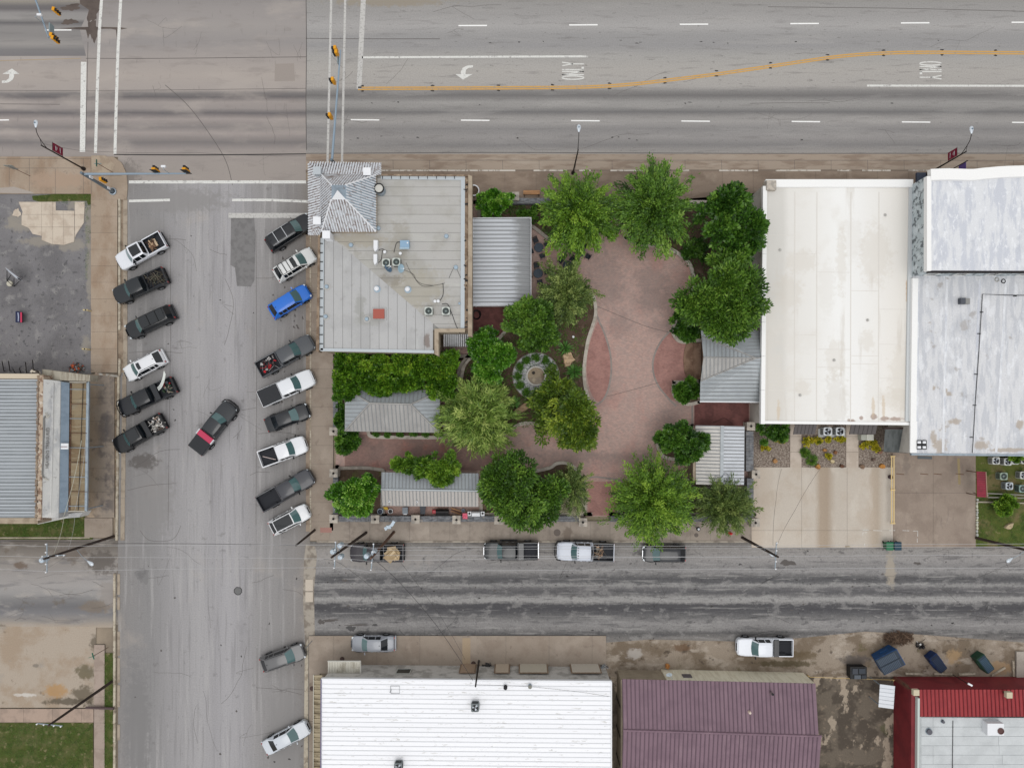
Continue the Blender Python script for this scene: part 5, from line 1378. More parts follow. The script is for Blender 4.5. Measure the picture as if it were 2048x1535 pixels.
MB().ribbon(px([(1223,1362),(1223,1900)],ZJ+0.1),0.12,ZJ-0.3,ZJ+0.08).build('trim',MT['white'],J,True)
yb=W(900,1359,ZJ)[1]+0.05
for i,(x_,w_)in enumerate(((808,1.35),(935,1.5),(1004,1.4),(1067,2.9),(1172,3.0))):
 gx_=W(x_,1340,2.0)[0]
 if i==0:
  window(J,(gx_,yb,2.2),1.5,1.3,(0,1),plain('pale_win_frame',(186,186,180)))
 else:
  dd=MB().cbox((gx_,yb+0.02,1.3),(w_+0.3,0.06,2.7)).build('door_frame',plain('frame_brown%d'%i,(150,124,100),0.8),J,True)
  MB().cbox((gx_,yb+0.06,1.25),(w_,0.06,2.5)).build('door',plain('door_tan%d'%i,[(0,0,0),(176,148,122),(204,184,160),(206,196,176),(210,200,184)][i],0.8),dd,True)
jw=thing('ribbed_wall_awning','cream ribbed awning on the north wall of the white ribbed building','awning',W(688,1335,2.8))
panels(jw,q(656,1345,2.6),(q(720,1345,2.6)-q(656,1345,2.6))/12,q(656,1322,2.9)-q(656,1345,2.6),12,mat('cream_ribbed',(206,202,188),0.7,layers=[((166,158,138),(1.2,0.5,1),0.5,0.62,0.7)],rnd=0.05),'awning_sheet',0.07,0.12)
MB().ribbon(px([(655,1322),(721,1322),(721,1346)],2.95),0.08,2.7,2.95).build('frame',plain('cream_frame',(208,206,196)),jw,True)
jw2=thing('side_awning','long tan ribbed awning along the west side of the white ribbed building','awning',W(634,1450,2.8))
panels(jw2,q(628,1349,2.7),(q(628,1358.6,2.7)-q(628,1349,2.7)),q(645,1349,2.9)-q(628,1349,2.7),26,mat('tan_ribbed',(176,160,128),0.75,layers=[((128,112,84),(0.6,1.5,1),0.48,0.62,0.8)],rnd=0.10),'awning_sheet',0.09,0.2)
MB().ribbon(px([(627,1349),(626,1640)],2.85),0.08,2.6,2.85).build('frame',plain('cream_frame2',(196,192,176)),jw2,True)
ac_unit('dark rooftop condenser with fan blades on the white ribbed roof',950,1415,ZJ+0.1,0.82,0.75,(112,120,122),'blades')
v=ac_unit('rooftop condenser cut by the lower picture edge on the white ribbed roof',796,1534,ZJ+0.1,0.82,0.75,(112,120,122),'blades')
for i,(x,y,lb)in enumerate(((1011,1372,'black round pipe vent near the north edge of the white ribbed roof'),(1060,1370,'grey round pipe vent near the north edge of the white ribbed roof'))):
 v=thing('pipe_vent',lb,'vent',W(x,y,ZJ+0.05))
 MB().lathe([(0.2,0),(0.2,0.05),(0.12,0.08),(0.12,0.35)],(0,0,0),14).build('pipe',MT['black']if i==0 else MT['galv'],v)
 MB().lathe([(0.2,0.35),(0.2,0.42),(0,0.5)],(0,0,0),14).build('cap',MT['black']if i==0 else plain('vent_grey',(134,134,126),0.6),v)
tag(MB().tube([W(p[0],p[1],ZJ+0.1)for p in((781,1371),(799,1371),(799,1386),(782,1386),(781,1371))],0.025,5).tube([W(780,1384,ZJ+0.12),W(782,1378,ZJ+0.12)],0.05,5).build('antenna_frame',plain('frame_grey',(150,152,156),0.5)),'thin wire frame lying on the white ribbed roof','frame')
# ---------------------------------------------------------------- purple gabled building
ZK,ZKR=3.1,3.9
Kb=thing('purple_roof_building','long building with purple ribbed gable roof and cream walls','building',W(1440,1460))
m_cream=mat('cream_metal_wall',(244,236,208),0.7,layers=[((206,192,160),(3,3,0.4),0.45,0.6,0.4)])
m_tan2=mat('tan_metal_wall',(168,152,128),0.8,layers=[((146,130,108),0.8,0.45,0.6,0.6)])
xr=1800
kx0,kx1=1245,1633
MB().prism([W2(1234,1338),W2(1605,1346),W2(1605,1900),W2(1234,1900)],0,ZK-0.12).build('wall',m_tan2,Kb,True)
MB().prism([W2(1322,1337.5),W2(1606,1344),W2(1606,1352),W2(1322,1347)],0,ZK-0.1).build('front_wall',m_cream,Kb,True)
k0,k1,kr0,kr1=q(1244,1357,ZK),q(1631,1366,ZK),q(1246,1459,ZKR),q(1643,1471,ZKR)
m_pur=mat('purple_ribbed_sheet',(128,104,116),0.6,0.05,layers=[((112,90,102),0.6,0.45,0.62,0.5),((144,120,130),(0.8,0.25,1),0.56,0.7,0.5)],rnd=0.03,fine=0.04)
npn=46
panels(Kb,k0,(k1-k0)/npn,kr0-k0,npn,m_pur,rib_h=0.05,rib_w=0.08,mr=m_seamP)
k2,k3=q(1246,1700,ZK-0.9),q(1643,1712,ZK-0.9)
panels(Kb,kr0,(kr1-kr0)/npn,Vector((0,(kr0-k0).y*1.0,-(ZKR-ZK))),npn,m_pur,rib_h=0.05,rib_w=0.08,mr=m_seamP)
MB().tube([kr0+Vector((0,0,0.03)),kr1+Vector((0,0,0.03))],0.13,6).build('ridge_cap',m_pur,Kb,True)
for yy in(1391,1449,1505):
 c=W(1233,yy)
 MB().box(c[0]-0.06,c[1]-0.06,0,c[0]+0.0,c[1]+0.06,ZK-0.1).build('downpipe',MT['black_metal'],Kb,True)
c=W(1380,1345,2.0)
MB().cbox((c[0]-0.3,W(1380,1338)[1]+0.02,1.9),(0.95,0.08,0.9)).build('shutter',plain('dark_shutter',(104,98,102),0.7),Kb,True)
for i,(x,y)in enumerate(((1498,1422),(1543,1385))):
 v=thing('pipe_vent',['cream pipe vent in the middle of the purple roof','dark pipe vent near the east end of the purple roof'][i],'vent',W(x,y,ZK+0.4))
 MB().lathe([(0.16,-0.1),(0.16,0.1),(0.09,0.16),(0.09,0.34)],(0,0,0),12).build('pipe',[plain('cream_vent',(206,178,160),0.6),plain('dark_vent',(120,104,108),0.6)][i],v)
 MB().lathe([(0.13,0.34),(0.13,0.4),(0,0.44)],(0,0,0),12).build('cap',[plain('cream_vent2',(216,196,180),0.6),MT['black']][i],v)
v=thing('satellite_dish','small pale satellite dish on the cream wall of the purple roofed building','satellite dish',W(1338,1347,2.9))
d=MB().lathe([(0.0,0),(0.2,0.03),(0.33,0.1),(0.31,0.11),(0,0.02)],(0,0,0),16)
d.v=[tuple(Matrix.Rotation(0.6,3,'X')@Vector(p))for p in d.v]
d.build('dish',plain('dish_grey',(166,176,184),0.5),v,smooth=True)
MB().tube([(0,0,0),(0.35,-0.5,-0.1)],0.03,5).build('bracket',MT['galv'],v)
# ---------------------------------------------------------------- red building
ZR=3.9
Rb=thing('red_building','red metal-clad building with red eaves roof and pale flat roof','building',W(1930,1450))
m_red=mat('red_metal_wall',(128,44,50),0.6,layers=[((104,34,42),0.7,0.45,0.62,0.6)])
m_redroof=mat('red_ribbed_sheet',(158,56,60),0.55,0.05,layers=[((138,46,52),0.6,0.45,0.62,0.5),((176,78,80),(0.8,0.3,1),0.57,0.7,0.5)],rnd=0.03,fine=0.05)
MB().prism([W2(1787,1352),W2(2400,1352),W2(2400,1900),W2(1787,1900)],0,ZR-0.4).build('wall',m_red,Rb,True)
MB().prism([W2(1786.4,1351.5),W2(1793,1351.5),W2(1793,1358),W2(1786.4,1358)],0,ZR-0.38).build('corner_trim',plain('rusty_trim',(130,66,54),0.7),Rb,True)
r0,r1=q(1837,1378,ZR-0.2),q(1839,1432,ZR+0.3)
MB().prism(px([(1826,1377),(1838,1377),(1837,1900),(1824,1900)],ZR+0.2),ZR-0.6,ZR-0.1).build('parapet',m_red,Rb,True)
MB().ribbon(px([(1838,1396),(1835,1900)],ZR+0.4),0.22,ZR-0.3,ZR+0.36).build('coping',plain('pale_green_coping',(196,204,200),0.7),Rb,True)
npn=34
stepv=Vector((8.0*S*(H-ZR)/H,0,0))
panels(Rb,r0,stepv,r1-r0,npn,m_redroof,rib_h=0.07,rib_w=0.08,mr=m_seamR)
MB().prism(px([(1840,1433),(2400,1437),(2400,1900),(1838,1900)],ZR+0.05),ZR-0.42,ZR+0.02).build('flat_roof',mat('pale_roll_roof',(198,202,204),0.85,layers=[((182,186,188),0.6,0.45,0.62,0.5)]),Rb,True)
m_roll=mat('pale_roll_sheet',(202,206,208),0.85,layers=[((184,188,190),0.6,0.45,0.62,0.5)],rnd=0.025)
yy=1434
rr=random.Random(4)
while yy<1600:
 xs=[1842,rr.choice((1866,1906,1866)),1906+rr.uniform(60,100),2060,2200]
 for k in range(4):
  MB().prism(px([(xs[k]+0.25,yy+0.3),(xs[k+1]-0.25,yy+0.3),(xs[k+1]-0.25,yy+18.2),(xs[k]+0.25,yy+18.2)],ZR+0.05),ZR+0.02,ZR+0.05+rr.uniform(0,0.01)).build('roofing_sheet',m_roll,Rb,True)
 yy+=18.7
t=thing('rooftop_unit','white rooftop unit with round brown fan on the pale roof of the red building','air conditioner',W(1986,1458,ZR))
a,b_=W(1975,1470,ZR+0.9),W(2008,1446,ZR+0.9)
MB().box(a[0],a[1],ZR+0.04,b_[0],b_[1],ZR+0.9).build('casing',MT['white'],t,True)
c=W(2001.5,1461,ZR+0.91)
MB().lathe([(0.34,0),(0.34,0.05),(0.26,0.06),(0.26,0.02),(0.0,0.02)],c,18).build('fan_ring',plain('brown_fan',(96,58,54),0.5),t,True)
for i,(x,y,lb)in enumerate(((1857,1461,'square dark vent on the pale roof of the red building'),(1884.5,1441,'small dark pipe vent on the pale roof of the red building'))):
 v=thing('roof_vent',lb,'vent',W(x,y,ZR+0.05))
 r_=[0.28,0.15][i]
 MB().prism(blob(0,0,r_,r_,2,12,0.0),0,0.25).build('cap',plain('vent_dark%d'%i,(92,92,100),0.6),v)
 MB().prism(blob(0,0,r_*1.3,r_*1.3,2,12,0.0),0,0.06).build('flange',MT['galv'],v)
MB().tube([W(1906,1440,ZR+0.1),W(1904,1600,ZR+0.1)],0.03,5).build('conduit',MT['black_metal'],Rb,True)
for i,(x,y,bx,by)in enumerate(((1832,1384,1805,1362),(2018,1389,1966,1358))):
 v=thing('chimney_pipe',['cream boxed flue at the corner of the red roof','brown flue pipe with cream box cap over the red roof'][i],'chimney',W(bx,by))
 top=Vector(W(x,y,4.6))
 MB().tube([(top.x,top.y+0.0,2.0),tuple(top)],0.1,8).build('pipe',MT['rust'],v,True)
 MB().box(top.x-0.3,top.y-0.3,4.3,top.x+0.3,top.y+0.3,4.7).build('cap',plain('cream_cap%d'%i,(206,192,160),0.8),v,True)
aw=thing('white_lean_to','small lean-to roof of white ribbed panels beside the red wall','awning',W(1773,1392))
panels(aw,q(1760,1367,2.4),(q(1757,1413,2.4)-q(1760,1367,2.4))/6,q(1790,1371,2.6)-q(1760,1367,2.4),6,plain('white_panel',(222,226,232),0.5,rnd=0.03),'roof_panel',0.05,0.05)
posts(aw,[(1762,1370),(1760,1410)],0,2.35,MT['galv'],0.04)
# ---------------------------------------------------------------- vehicles
PAINT={}
def paint(c):
 if c not in PAINT:
  d=0.7 if max(c)<75 else(0.85 if max(c)<120 else 1.0)
  PAINT[c]=plain('car_paint_%d'%len(PAINT),tuple(v*d for v in c),0.3,0.0,coat=0.35,fine=0.01,spec=0.4)
 return PAINT[c]
m_glassT=plain('windscreen_glass',(84,114,116),0.06,fine=0,spec=0.8)  # pale teal base paints the sky's reflection into the glass
m_glassD=plain('side_glass',(22,27,32),0.08,fine=0,spec=0.6)
m_rubber=plain('tyre_rubber',(28,28,29),0.85)
m_rim=plain('alloy_rim',(176,178,182),0.35,0.7)
m_red_l=plain('tail_lens',(150,24,28),0.2,spec=0.6,fine=0)
m_head=plain('head_lens',(206,214,220),0.12,spec=0.7,fine=0)
m_trim=plain('black_trim',(24,25,28),0.5)
m_liner=plain('bed_liner',(40,42,48),0.75)
m_vinyl=plain('vinyl_cover',(44,46,50),0.65)
m_alloyblk=plain('dark_alloy',(84,86,90),0.4,0.5)
WHEEL={}
def wheel_mesh(dark):
 if dark not in WHEEL:
  t=MB()
  n=20
  pr=[(0.24,-0.11),(0.34,-0.12),(0.375,-0.08),(0.375,0.08),(0.34,0.12),(0.24,0.11)]
  secs=[]
  for i in range(n+1):
   a=2*math.pi*i/n
   secs.append([(r*math.cos(a),y,r*math.sin(a))for r,y in pr])
  t.loft(secs,closed=False,caps=False)
  rm=MB()
  ring=[(0.24*math.cos(2*math.pi*i/n),-0.07,0.24*math.sin(2*math.pi*i/n))for i in range(n)]
  rm.add(ring,[tuple(range(n))])
  for i in range(5):
   a=i*1.2566
   rm.cbox((0.12*math.cos(a),-0.10,0.12*math.sin(a)),(0.24,0.05,0.07),0,0,-a)
  WHEEL[dark]=(t.mesh('wheel',m_rubber,smooth=True),rm.mesh('rim',m_alloyblk if dark else m_rim))
 return WHEEL[dark]
# fractions along the length, 0 = nose
KINDS_V={'pickup':dict(w=0.985,zb=0.48,belt=1.20,roof=1.90,hood=1.12,ws=(0.265,0.345),re=(0.575,0.605),ax=(0.17,0.80),bed=0.615,wt=0.78),'suv':dict(w=0.95,zb=0.36,belt=1.10,roof=1.75,hood=1.02,ws=(0.27,0.375),re=(0.90,0.965),ax=(0.185,0.80),bed=None,wt=0.76),'cross':dict(w=0.92,zb=0.32,belt=1.02,roof=1.62,hood=0.94,ws=(0.245,0.375),re=(0.84,0.955),ax=(0.19,0.79),bed=None,wt=0.74),'sedan':dict(w=0.90,zb=0.28,belt=0.92,roof=1.43,hood=0.86,ws=(0.27,0.40),re=(0.70,0.835),ax=(0.19,0.79),bed=None,wt=0.72),}
def vehicle(kind,front,rear,col,name,label,cat,group,zref=0.95,roofcol=None,rot_extra=0.0,**op):
 K=dict(KINDS_V[kind])
 f,r=Vector(W2(front[0],front[1],zref)),Vector(W2(rear[0],rear[1],zref))
 L=(f-r).length
 c=(f+r)/2
 ang=math.atan2((f-r).y,(f-r).x)
 w=K['w']*op.get('wscale',1.0)
 T=thing(name,label,cat,(c.x,c.y,0.0),ang,group)
 P=paint(col)
 X=lambda u:L/2-u*L
 zb,belt,hood,roof=K['zb'],K['belt'],K['hood'],K['roof']
 bed=K['bed']
# --- hull
 def sec(u,wf,zt,sag=0.0,lowf=0.93):
  ww=w*wf
  h=[(ww*lowf,zb),(ww,zb+0.16),(ww,zt-0.22),(ww*0.965,zt-0.06),(ww*0.86,zt),(ww*0.45,zt+0.025),(0,zt+0.03)]
  pts=[(X(u),y,z)for y,z in h]+[(X(u),-y,z)for y,z in h[:-1][::-1]]
  return pts
 stn=[(0.0,0.50,zb+0.42),(0.008,0.66,hood-0.20),(0.03,0.82,hood-0.09),(0.07,0.93,hood-0.03),(0.14,0.99,hood),(K['ws'][0],1.0,belt-0.02),(K['ws'][0]+0.02,1.0,belt)]
 if kind=='pickup':
  stn=[(0.0,0.62,zb+0.5),(0.006,0.76,hood-0.14),(0.025,0.88,hood-0.06),(0.06,0.95,hood-0.01),(0.14,1.0,hood+0.01),(K['ws'][0],1.0,belt-0.02),(K['ws'][0]+0.02,1.0,belt),(bed,1.0,belt)]
 elif kind=='sedan':
  stn+=[(0.60,1.0,belt),(0.80,0.99,belt-0.0),(0.92,0.95,belt-0.02),(0.975,0.88,belt-0.10),(0.995,0.78,belt-0.3),(1.0,0.7,belt-0.42)]
 else:
  stn+=[(0.60,1.0,belt),(0.88,0.99,belt),(0.955,0.95,belt-0.02),(0.985,0.88,belt-0.14),(1.0,0.80,belt-0.34)]
 secs=[sec(u,wf,zt)for u,wf,zt in stn]
 mb=MB()
 n=len(secs[0])
 vs=[p for s_ in secs for p in s_]
 hoodf,bodyf=[],[]
 cowl=next(i for i,s_ in enumerate(stn)if abs(s_[0]-K['ws'][0])<1e-6)
 for i in range(len(secs)-1):
  for j in range(n):
   fc=(i*n+j,i*n+(j+1)%n,(i+1)*n+(j+1)%n,(i+1)*n+j)
   top=4<=j<=7
   (hoodf if(top and 2<=i<cowl)else bodyf).append(fc)
 bodyf+=[tuple(range(n))[::-1],tuple(range((len(secs)-1)*n,len(secs)*n))]
 hb=MB()
 hb.v,hb.f,hb.m=vs,hoodf,[0]*len(hoodf)
 hm=hb.build('hood',paint(op['hoodcol'])if 'hoodcol' in op else P,T,smooth=30)
# --- cabin
 w0,w1=K['ws']
 e0,e1=K['re']
 wb,wt=0.93*w,K['wt']*w
 ys=[0.0,0.5,0.84,1.0]
 def csec(u,top,half,bow):
  out=[]
  for k,yy in enumerate(ys):
   drop=[0.0,0.006,0.03,0.075][k]
   z=top-drop if top>belt+0.1 else belt+0.012-0.003*k
   out.append((X(u)+bow*(1-yy*yy)*L,half*yy,z))
  out.append((X(u),wb,belt-0.0))
  return[(p[0],-p[1],p[2])for p in out[1:][::-1]]+out
 pil=0.008
 mid1=(w1+e0)/2+(0.02 if kind!='pickup' else 0.01)
 us=[(w0,belt,wb*0.97,0.028),(w1,roof-0.02,wt,0.014),(w1+pil,roof-0.005,wt,0.012),(mid1-pil,roof,wt,0.0),(mid1+pil,roof,wt,0.0)]
 if kind in('suv','cross'):
  m2=mid1+(e0-mid1)*0.55
  us+=[(m2-pil,roof-0.01,wt,0.0),(m2+pil,roof-0.01,wt*0.995,0.0)]
 us+=[(e0-pil*1.5,roof-0.02,wt*0.97,-0.002),(e0,roof-0.035,wt*0.96,-0.004),(e1,belt,wb*0.95,-0.012)]
 cs=[csec(*u)for u in us]
 nc=len(cs[0])
 cv=[p for s_ in cs for p in s_]
 groups={'windshield':[],'rear_window':[],'roof':[],'body':[],'side':{}}
 last=len(cs)-2
 for i in range(len(cs)-1):
  for j in range(nc-1):
   fc=(i*nc+j,i*nc+j+1,(i+1)*nc+j+1,(i+1)*nc+j)
   side=j in(0,nc-2)
   edge=j in(1,nc-3)
   if i==0:
    key='side' if side else('body' if edge else 'windshield')
   elif i==last:
    key='body' if(side or edge)else 'rear_window'
    if side and kind!='pickup':
     key='body'
   else:
    if side:
     key='body' if(us[i+1][0]-us[i][0])<2.6*pil else 'side'
    else:
     key='roof'
   if key=='side':
    groups['side'].setdefault((i,j),[]).append(fc)
   else:
    groups[key].append(fc)
 nv=len(vs)
 body=MB()
 body.v=vs+cv
 body.f=bodyf+[tuple(a+nv for a in fc)for fc in groups['body']]
 body.m=[0]*len(body.f)
# dark wheel arches and sills
 body.mi=1
 for u in K['ax']:
  if bed and u>bed:
   continue
  for s_ in(-1,1):
   k=14
   arc=[(X(u)+0.47*math.cos(math.pi*i/k),s_*(w+0.006),max(zb-0.02,0.36)+0.47*math.sin(math.pi*i/k))for i in range(k+1)]
   body.add(arc,[tuple(range(k+1))if s_<0 else tuple(range(k,-1,-1))])
 body.box(X(0.97),-w*0.8,0.24,X(0.03),w*0.8,zb+0.02)
 body.build('body',[P,m_trim],T,smooth=30)
 def region(nm,fcs,m,lift=0.0):
  used=sorted({a for fc in fcs for a in fc})
  ix={a:i for i,a in enumerate(used)}
  g=MB()
  g.add([cv[a]for a in used],[tuple(ix[a]for a in fc)for fc in fcs])
  return g.build(nm,m,T,smooth=30)
 region('windshield',groups['windshield'],m_glassT)
 if groups['rear_window']:
  region('rear_window',groups['rear_window'],m_glassD)
 ro=region('roof',groups['roof'],paint(roofcol)if roofcol else P)
 for k_,fcs in sorted(groups['side'].items()):
  region('side_window',fcs,m_glassD)
# --- pickup bed
 tail=0.985
 if bed:
  bz=0.78
  bd=MB()
  for s_ in(-1,1):
   yo,yi=s_*w*0.995,s_*w*0.86
   pr=[(yo*0.97,zb+0.05),(yo,zb+0.2),(yo,belt-0.12),(yo*0.985,belt-0.02),(yo*0.95,belt+0.02),(yi,belt+0.01),(yi,zb+0.05)]
   if s_<0:
    pr=pr[::-1]
   bd.loft([[(X(bed+0.006),y,z)for y,z in pr],[(X(tail-0.01),y,z)for y,z in pr],[(X(tail),y*0.985,z)for y,z in pr]],True,True)
  bd.box(X(bed+0.016),-w*0.86,zb+0.05,X(bed+0.006),w*0.86,belt)
  bd.mi=1
  for s_ in(-1,1):
   k=14
   u=K['ax'][1]
   arc=[(X(u)+0.47*math.cos(math.pi*i/k),s_*(w+0.004),zb-0.02+0.47*math.sin(math.pi*i/k))for i in range(k+1)]
   bd.add(arc,[tuple(range(k+1))if s_<0 else tuple(range(k,-1,-1))])
  bo=bd.build('bed',[paint(op['bedcol'])if 'bedcol' in op else P,m_trim],T,smooth=30)
  ln=MB().box(X(tail-0.006),-w*0.858,bz-0.03,X(bed+0.018),w*0.858,bz)
  for i in range(7):
   y_=-w*0.75+i*w*0.25
   ln.box(X(tail-0.01),y_-0.04,bz,X(bed+0.02),y_+0.04,bz+0.02)
  for s_ in(-1,1):
   ln.box(X(tail-0.006),s_*w*0.857-0.012,bz,X(bed+0.018),s_*w*0.857+0.002,belt-0.02)
   ln.box(X(K['ax'][1]+0.07),s_*w*0.74-0.09,bz,X(K['ax'][1]-0.07),s_*w*0.74+0.09,bz+0.2)
  ln.box(X(bed+0.02),-w*0.857,bz,X(bed+0.0165),w*0.857,belt-0.03)
  ln.build('bed_liner',m_liner,bo)
  tg=MB().loft([[(X(tail)-d_,y*0.97*w,z)for y,z in((-1,zb+0.1),(-1,belt-0.02),(-0.9,belt+0.01),(0.9,belt+0.01),(1,belt-0.02),(1,zb+0.1))]for d_ in(-0.03,0.045)])
  tg.build('tailgate',P,T)
  if 'tonneau' in op:
   q0=op.get('tonneau_from',bed+0.012)
   g=MB().box(X(tail-0.002),-w*0.93,belt+0.022,X(q0),w*0.93,belt+0.05)
   for k_ in(1,2,3):
    xx=X(q0+(tail-q0)*k_/4)
    g.box(xx-0.015,-w*0.92,belt+0.05,xx+0.015,w*0.92,belt+0.058)
   g.build('bed_cover',paint(op['tonneau'])if isinstance(op['tonneau'],tuple)else m_vinyl,T)
  if 'toolbox' in op:
   tb=paint(op['toolbox'])
   x0,x1=X(bed+0.022),X(bed+0.022+op.get('toolbox_len',0.09))
   ov=op.get('toolbox_over',0.0)
   bx_=MB().box(x1,-w*(0.93+ov),belt-0.1,x0,w*(0.93+ov),belt+0.16).build('tool_box',tb,T)
   MB().box(x1+0.02,-w*(0.91+ov),belt+0.16,x0-0.02,w*(0.91+ov),belt+0.20).build('lid',tb,bx_)
   if ov:
    for s_ in(-1,1):
     MB().box(x1,s_*w*(0.93+ov)-0.07,belt-0.1,x0,s_*w*(0.93+ov)+0.07,belt+0.205).build('bright_end',MT['chrome'],bx_)
# --- wheels
 wm,rmm=wheel_mesh(op.get('darkrim',False))
 sc_=1.05 if kind in('pickup','suv')else 0.92
 for u in K['ax']:
  for s_ in(-1,1):
   wo=bpy.data.objects.new('wheel',wm)
   wo.location=(X(u),s_*(w-0.06),0.375*sc_)
   wo.scale=(sc_,sc_,sc_)
   if s_>0:
    wo.rotation_euler=(0,0,math.pi)
   link(wo,T)
   link(bpy.data.objects.new('rim',rmm),wo)
# --- lamps, mirrors, bumpers, grille, handles
 for s_ in(-1,1):
  MB().cbox((X(0.032),s_*w*0.72,hood-0.17),(0.2,w*0.26,0.14),s_*-0.6).build('headlight',m_head,T)
  MB().cbox((X(0.988)-0.01,s_*w*(0.88 if bed else 0.74),belt-0.2),(0.09,w*0.16,0.34 if bed else 0.22),s_*0.2).build('taillight',m_red_l,T)
  mx_=X(w0+0.045)
  MB().loft([[(mx_-0.05,s_*w*0.97,belt+0.02),(mx_+0.05,s_*w*0.97,belt+0.02),(mx_+0.05,s_*w*0.97,belt+0.14),(mx_-0.05,s_*w*0.97,belt+0.14)],[(mx_-0.07,s_*(w+0.22),belt+0.0),(mx_+0.04,s_*(w+0.20),belt+0.0),(mx_+0.03,s_*(w+0.20),belt+0.2),(mx_-0.08,s_*(w+0.22),belt+0.2)]]).build('mirror',P if op.get('bodymirror',True)and kind!='pickup' else m_trim,T)
  for u in(w1+0.075,mid1+0.06):
   if not bed or u<bed-0.02:
    MB().cbox((X(u),s_*(w+0.012),belt-0.16),(0.2,0.03,0.04)).build('door_handle',P,T)
 fb=MB().loft([[(X(0.0)+d_,y,z)for y,z in((-w*yy,zb-0.05),(w*yy,zb-0.05),(w*yy,zb+0.3),(-w*yy,zb+0.3))]for d_,yy in((-0.4,0.97),(-0.16,0.86),(-0.02,0.68),(0.03,0.45))])
 fb.build('front_bumper',MT['chrome']if op.get('chrome')else P,T,smooth=30)
 MB().cbox((X(0.0)+0.02,0,zb+0.42),(0.06,w*0.8,0.2)).build('grille',MT['chrome']if op.get('chrome')else m_trim,T)
 xr_=X(1.0)if not bed else X(tail)-0.03
 rb=MB().box(xr_-0.10,-w*0.9,zb-0.04,xr_+0.05,w*0.9,zb+(0.26 if not bed else 0.14))
 rb.build('rear_bumper',MT['chrome']if(op.get('chrome')and bed)else(m_trim if bed else P),T)
# wipers
 MB().cbox((X(w0-0.004),0.28*w,belt+0.02),(0.03,0.55,0.02),0.1).cbox((X(w0-0.004),-0.35*w,belt+0.02),(0.03,0.5,0.02),0.1).build('wiper',m_trim,T)
 top=roof+0.012
 if 'sunroof' in op:
  a_,b_=op['sunroof']
  h_=op.get('sunw',0.78)
  MB().prism([(X(a_)+0.03*L*0.15,0),(X(a_)-0.02,wt*h_),(X(b_),wt*h_*0.97),(X(b_),-wt*h_*0.97),(X(a_)-0.02,-wt*h_)],top-0.03,top+0.012).build('sunroof',m_glassD,ro)
 if op.get('rails'):
  for s_ in(-1,1):
   MB().tube([(X(w1+0.03),s_*wt*0.9,top-0.02),(X(w1+0.06),s_*wt*0.9,top+0.05),(X(e0-0.06),s_*wt*0.9,top+0.05),(X(e0-0.02),s_*wt*0.9,top-0.03)],0.025,6).build('roof_rail',MT['chrome']if op['rails']=='chrome' else m_trim,ro)
 for u in op.get('bars',()):
  MB().box(X(u)-0.035,-wt*0.9,top+0.03,X(u)+0.035,wt*0.9,top+0.07).build('roof_bar',MT['chrome']if op.get('barchrome')else m_trim,ro)
 if op.get('clear_lights'):
  for k_ in range(5):
   MB().cbox((X(w1+0.012),(-0.7+0.35*k_)*wt,top-0.005),(0.14,0.06,0.05)).build('marker_light',m_trim,ro)
 elif kind in('suv','cross','sedan'):
  MB().loft([[(X(e0-0.04),-0.03,top-0.02),(X(e0-0.04),0.03,top-0.02),(X(e0-0.04),0,top)],[(X(e0-0.015),-0.025,top-0.04),(X(e0-0.015),0.025,top-0.04),(X(e0-0.015),0,top+0.07)]]).build('antenna_fin',m_trim,ro)
 if op.get('guard'):
  g=MB()
  for z_ in(zb+0.15,zb+0.5):
   g.tube([(X(0.07),-w*1.02,z_),(X(0.0),-w*0.95,z_),(X(0)+0.2,-w*0.6,z_),(X(0)+0.26,0,z_),(X(0)+0.2,w*0.6,z_),(X(0.0),w*0.95,z_),(X(0.07),w*1.02,z_)],0.05,6)
  for y_ in(-0.5,0.5):
   g.tube([(X(0)+0.22,y_*w,zb),(X(0)+0.22,y_*w,zb+0.55)],0.05,6)
  g.build('grille_guard',MT['chrome']if op['guard']=='chrome' else m_trim,T)
 if op.get('steps'):
  for s_ in(-1,1):
   MB().box(X(bed or 0.7),s_*w-(0.0 if s_>0 else 0.14),zb-0.12,X(0.29),s_*w+(0.14 if s_>0 else 0.0),zb-0.06).build('running_board',m_trim,T)
 T['L']=L
 return T
def in_bed(T,u,y,z):
 L=T['L']
 v=Matrix.Rotation(T.rotation_euler.z,3,'Z')@Vector((L/2-u*L,y,z))
 return v+T.location
GW,GE,GB='vehicles parked at the west kerb','vehicles parked at the east kerb','vehicles parked along the back street'
VH={}
VH['w1']=vehicle('pickup',(237,527),(327,477),(226,229,236),'pickup_truck','white crew cab pickup with black roof glass, nearest the highway at the west kerb','pickup',GW,sunroof=(0.365,0.55),sunw=0.72)
VH['w2']=vehicle('pickup',(230,594),(331,549),(34,42,50),'pickup_truck','black pickup with branches in its bed, second from the highway at the west kerb','pickup',GW,wscale=1.0)
VH['w3']=vehicle('suv',(253,665),(345,622),(30,36,44),'parked_suv','long black SUV with three dark roof panels at the west kerb','suv',GW,rails='black',sunroof=(0.41,0.87),sunw=0.8,bars=(0.55,0.73))
VH['w4']=vehicle('cross',(250,750),(325,711),(228,230,234),'parked_suv','small white crossover with dark sunroof between black vehicles at the west kerb','suv',GW,sunroof=(0.40,0.48),sunw=0.55,rails='black')
VH['w5']=vehicle('pickup',(241,818),(349,768),(24,30,40),'pickup_truck','black pickup with long white pipes sticking out of its bed','pickup',GW,toolbox=(30,36,46),guard='black',sunw=0.6)
VH['w6']=vehicle('pickup',(231,894),(327,840),(22,26,32),'pickup_truck','black pickup with scrap metal in its bed, southernmost at the west kerb','pickup',GW,toolbox=(26,30,38),sunroof=(0.37,0.55),sunw=0.75)
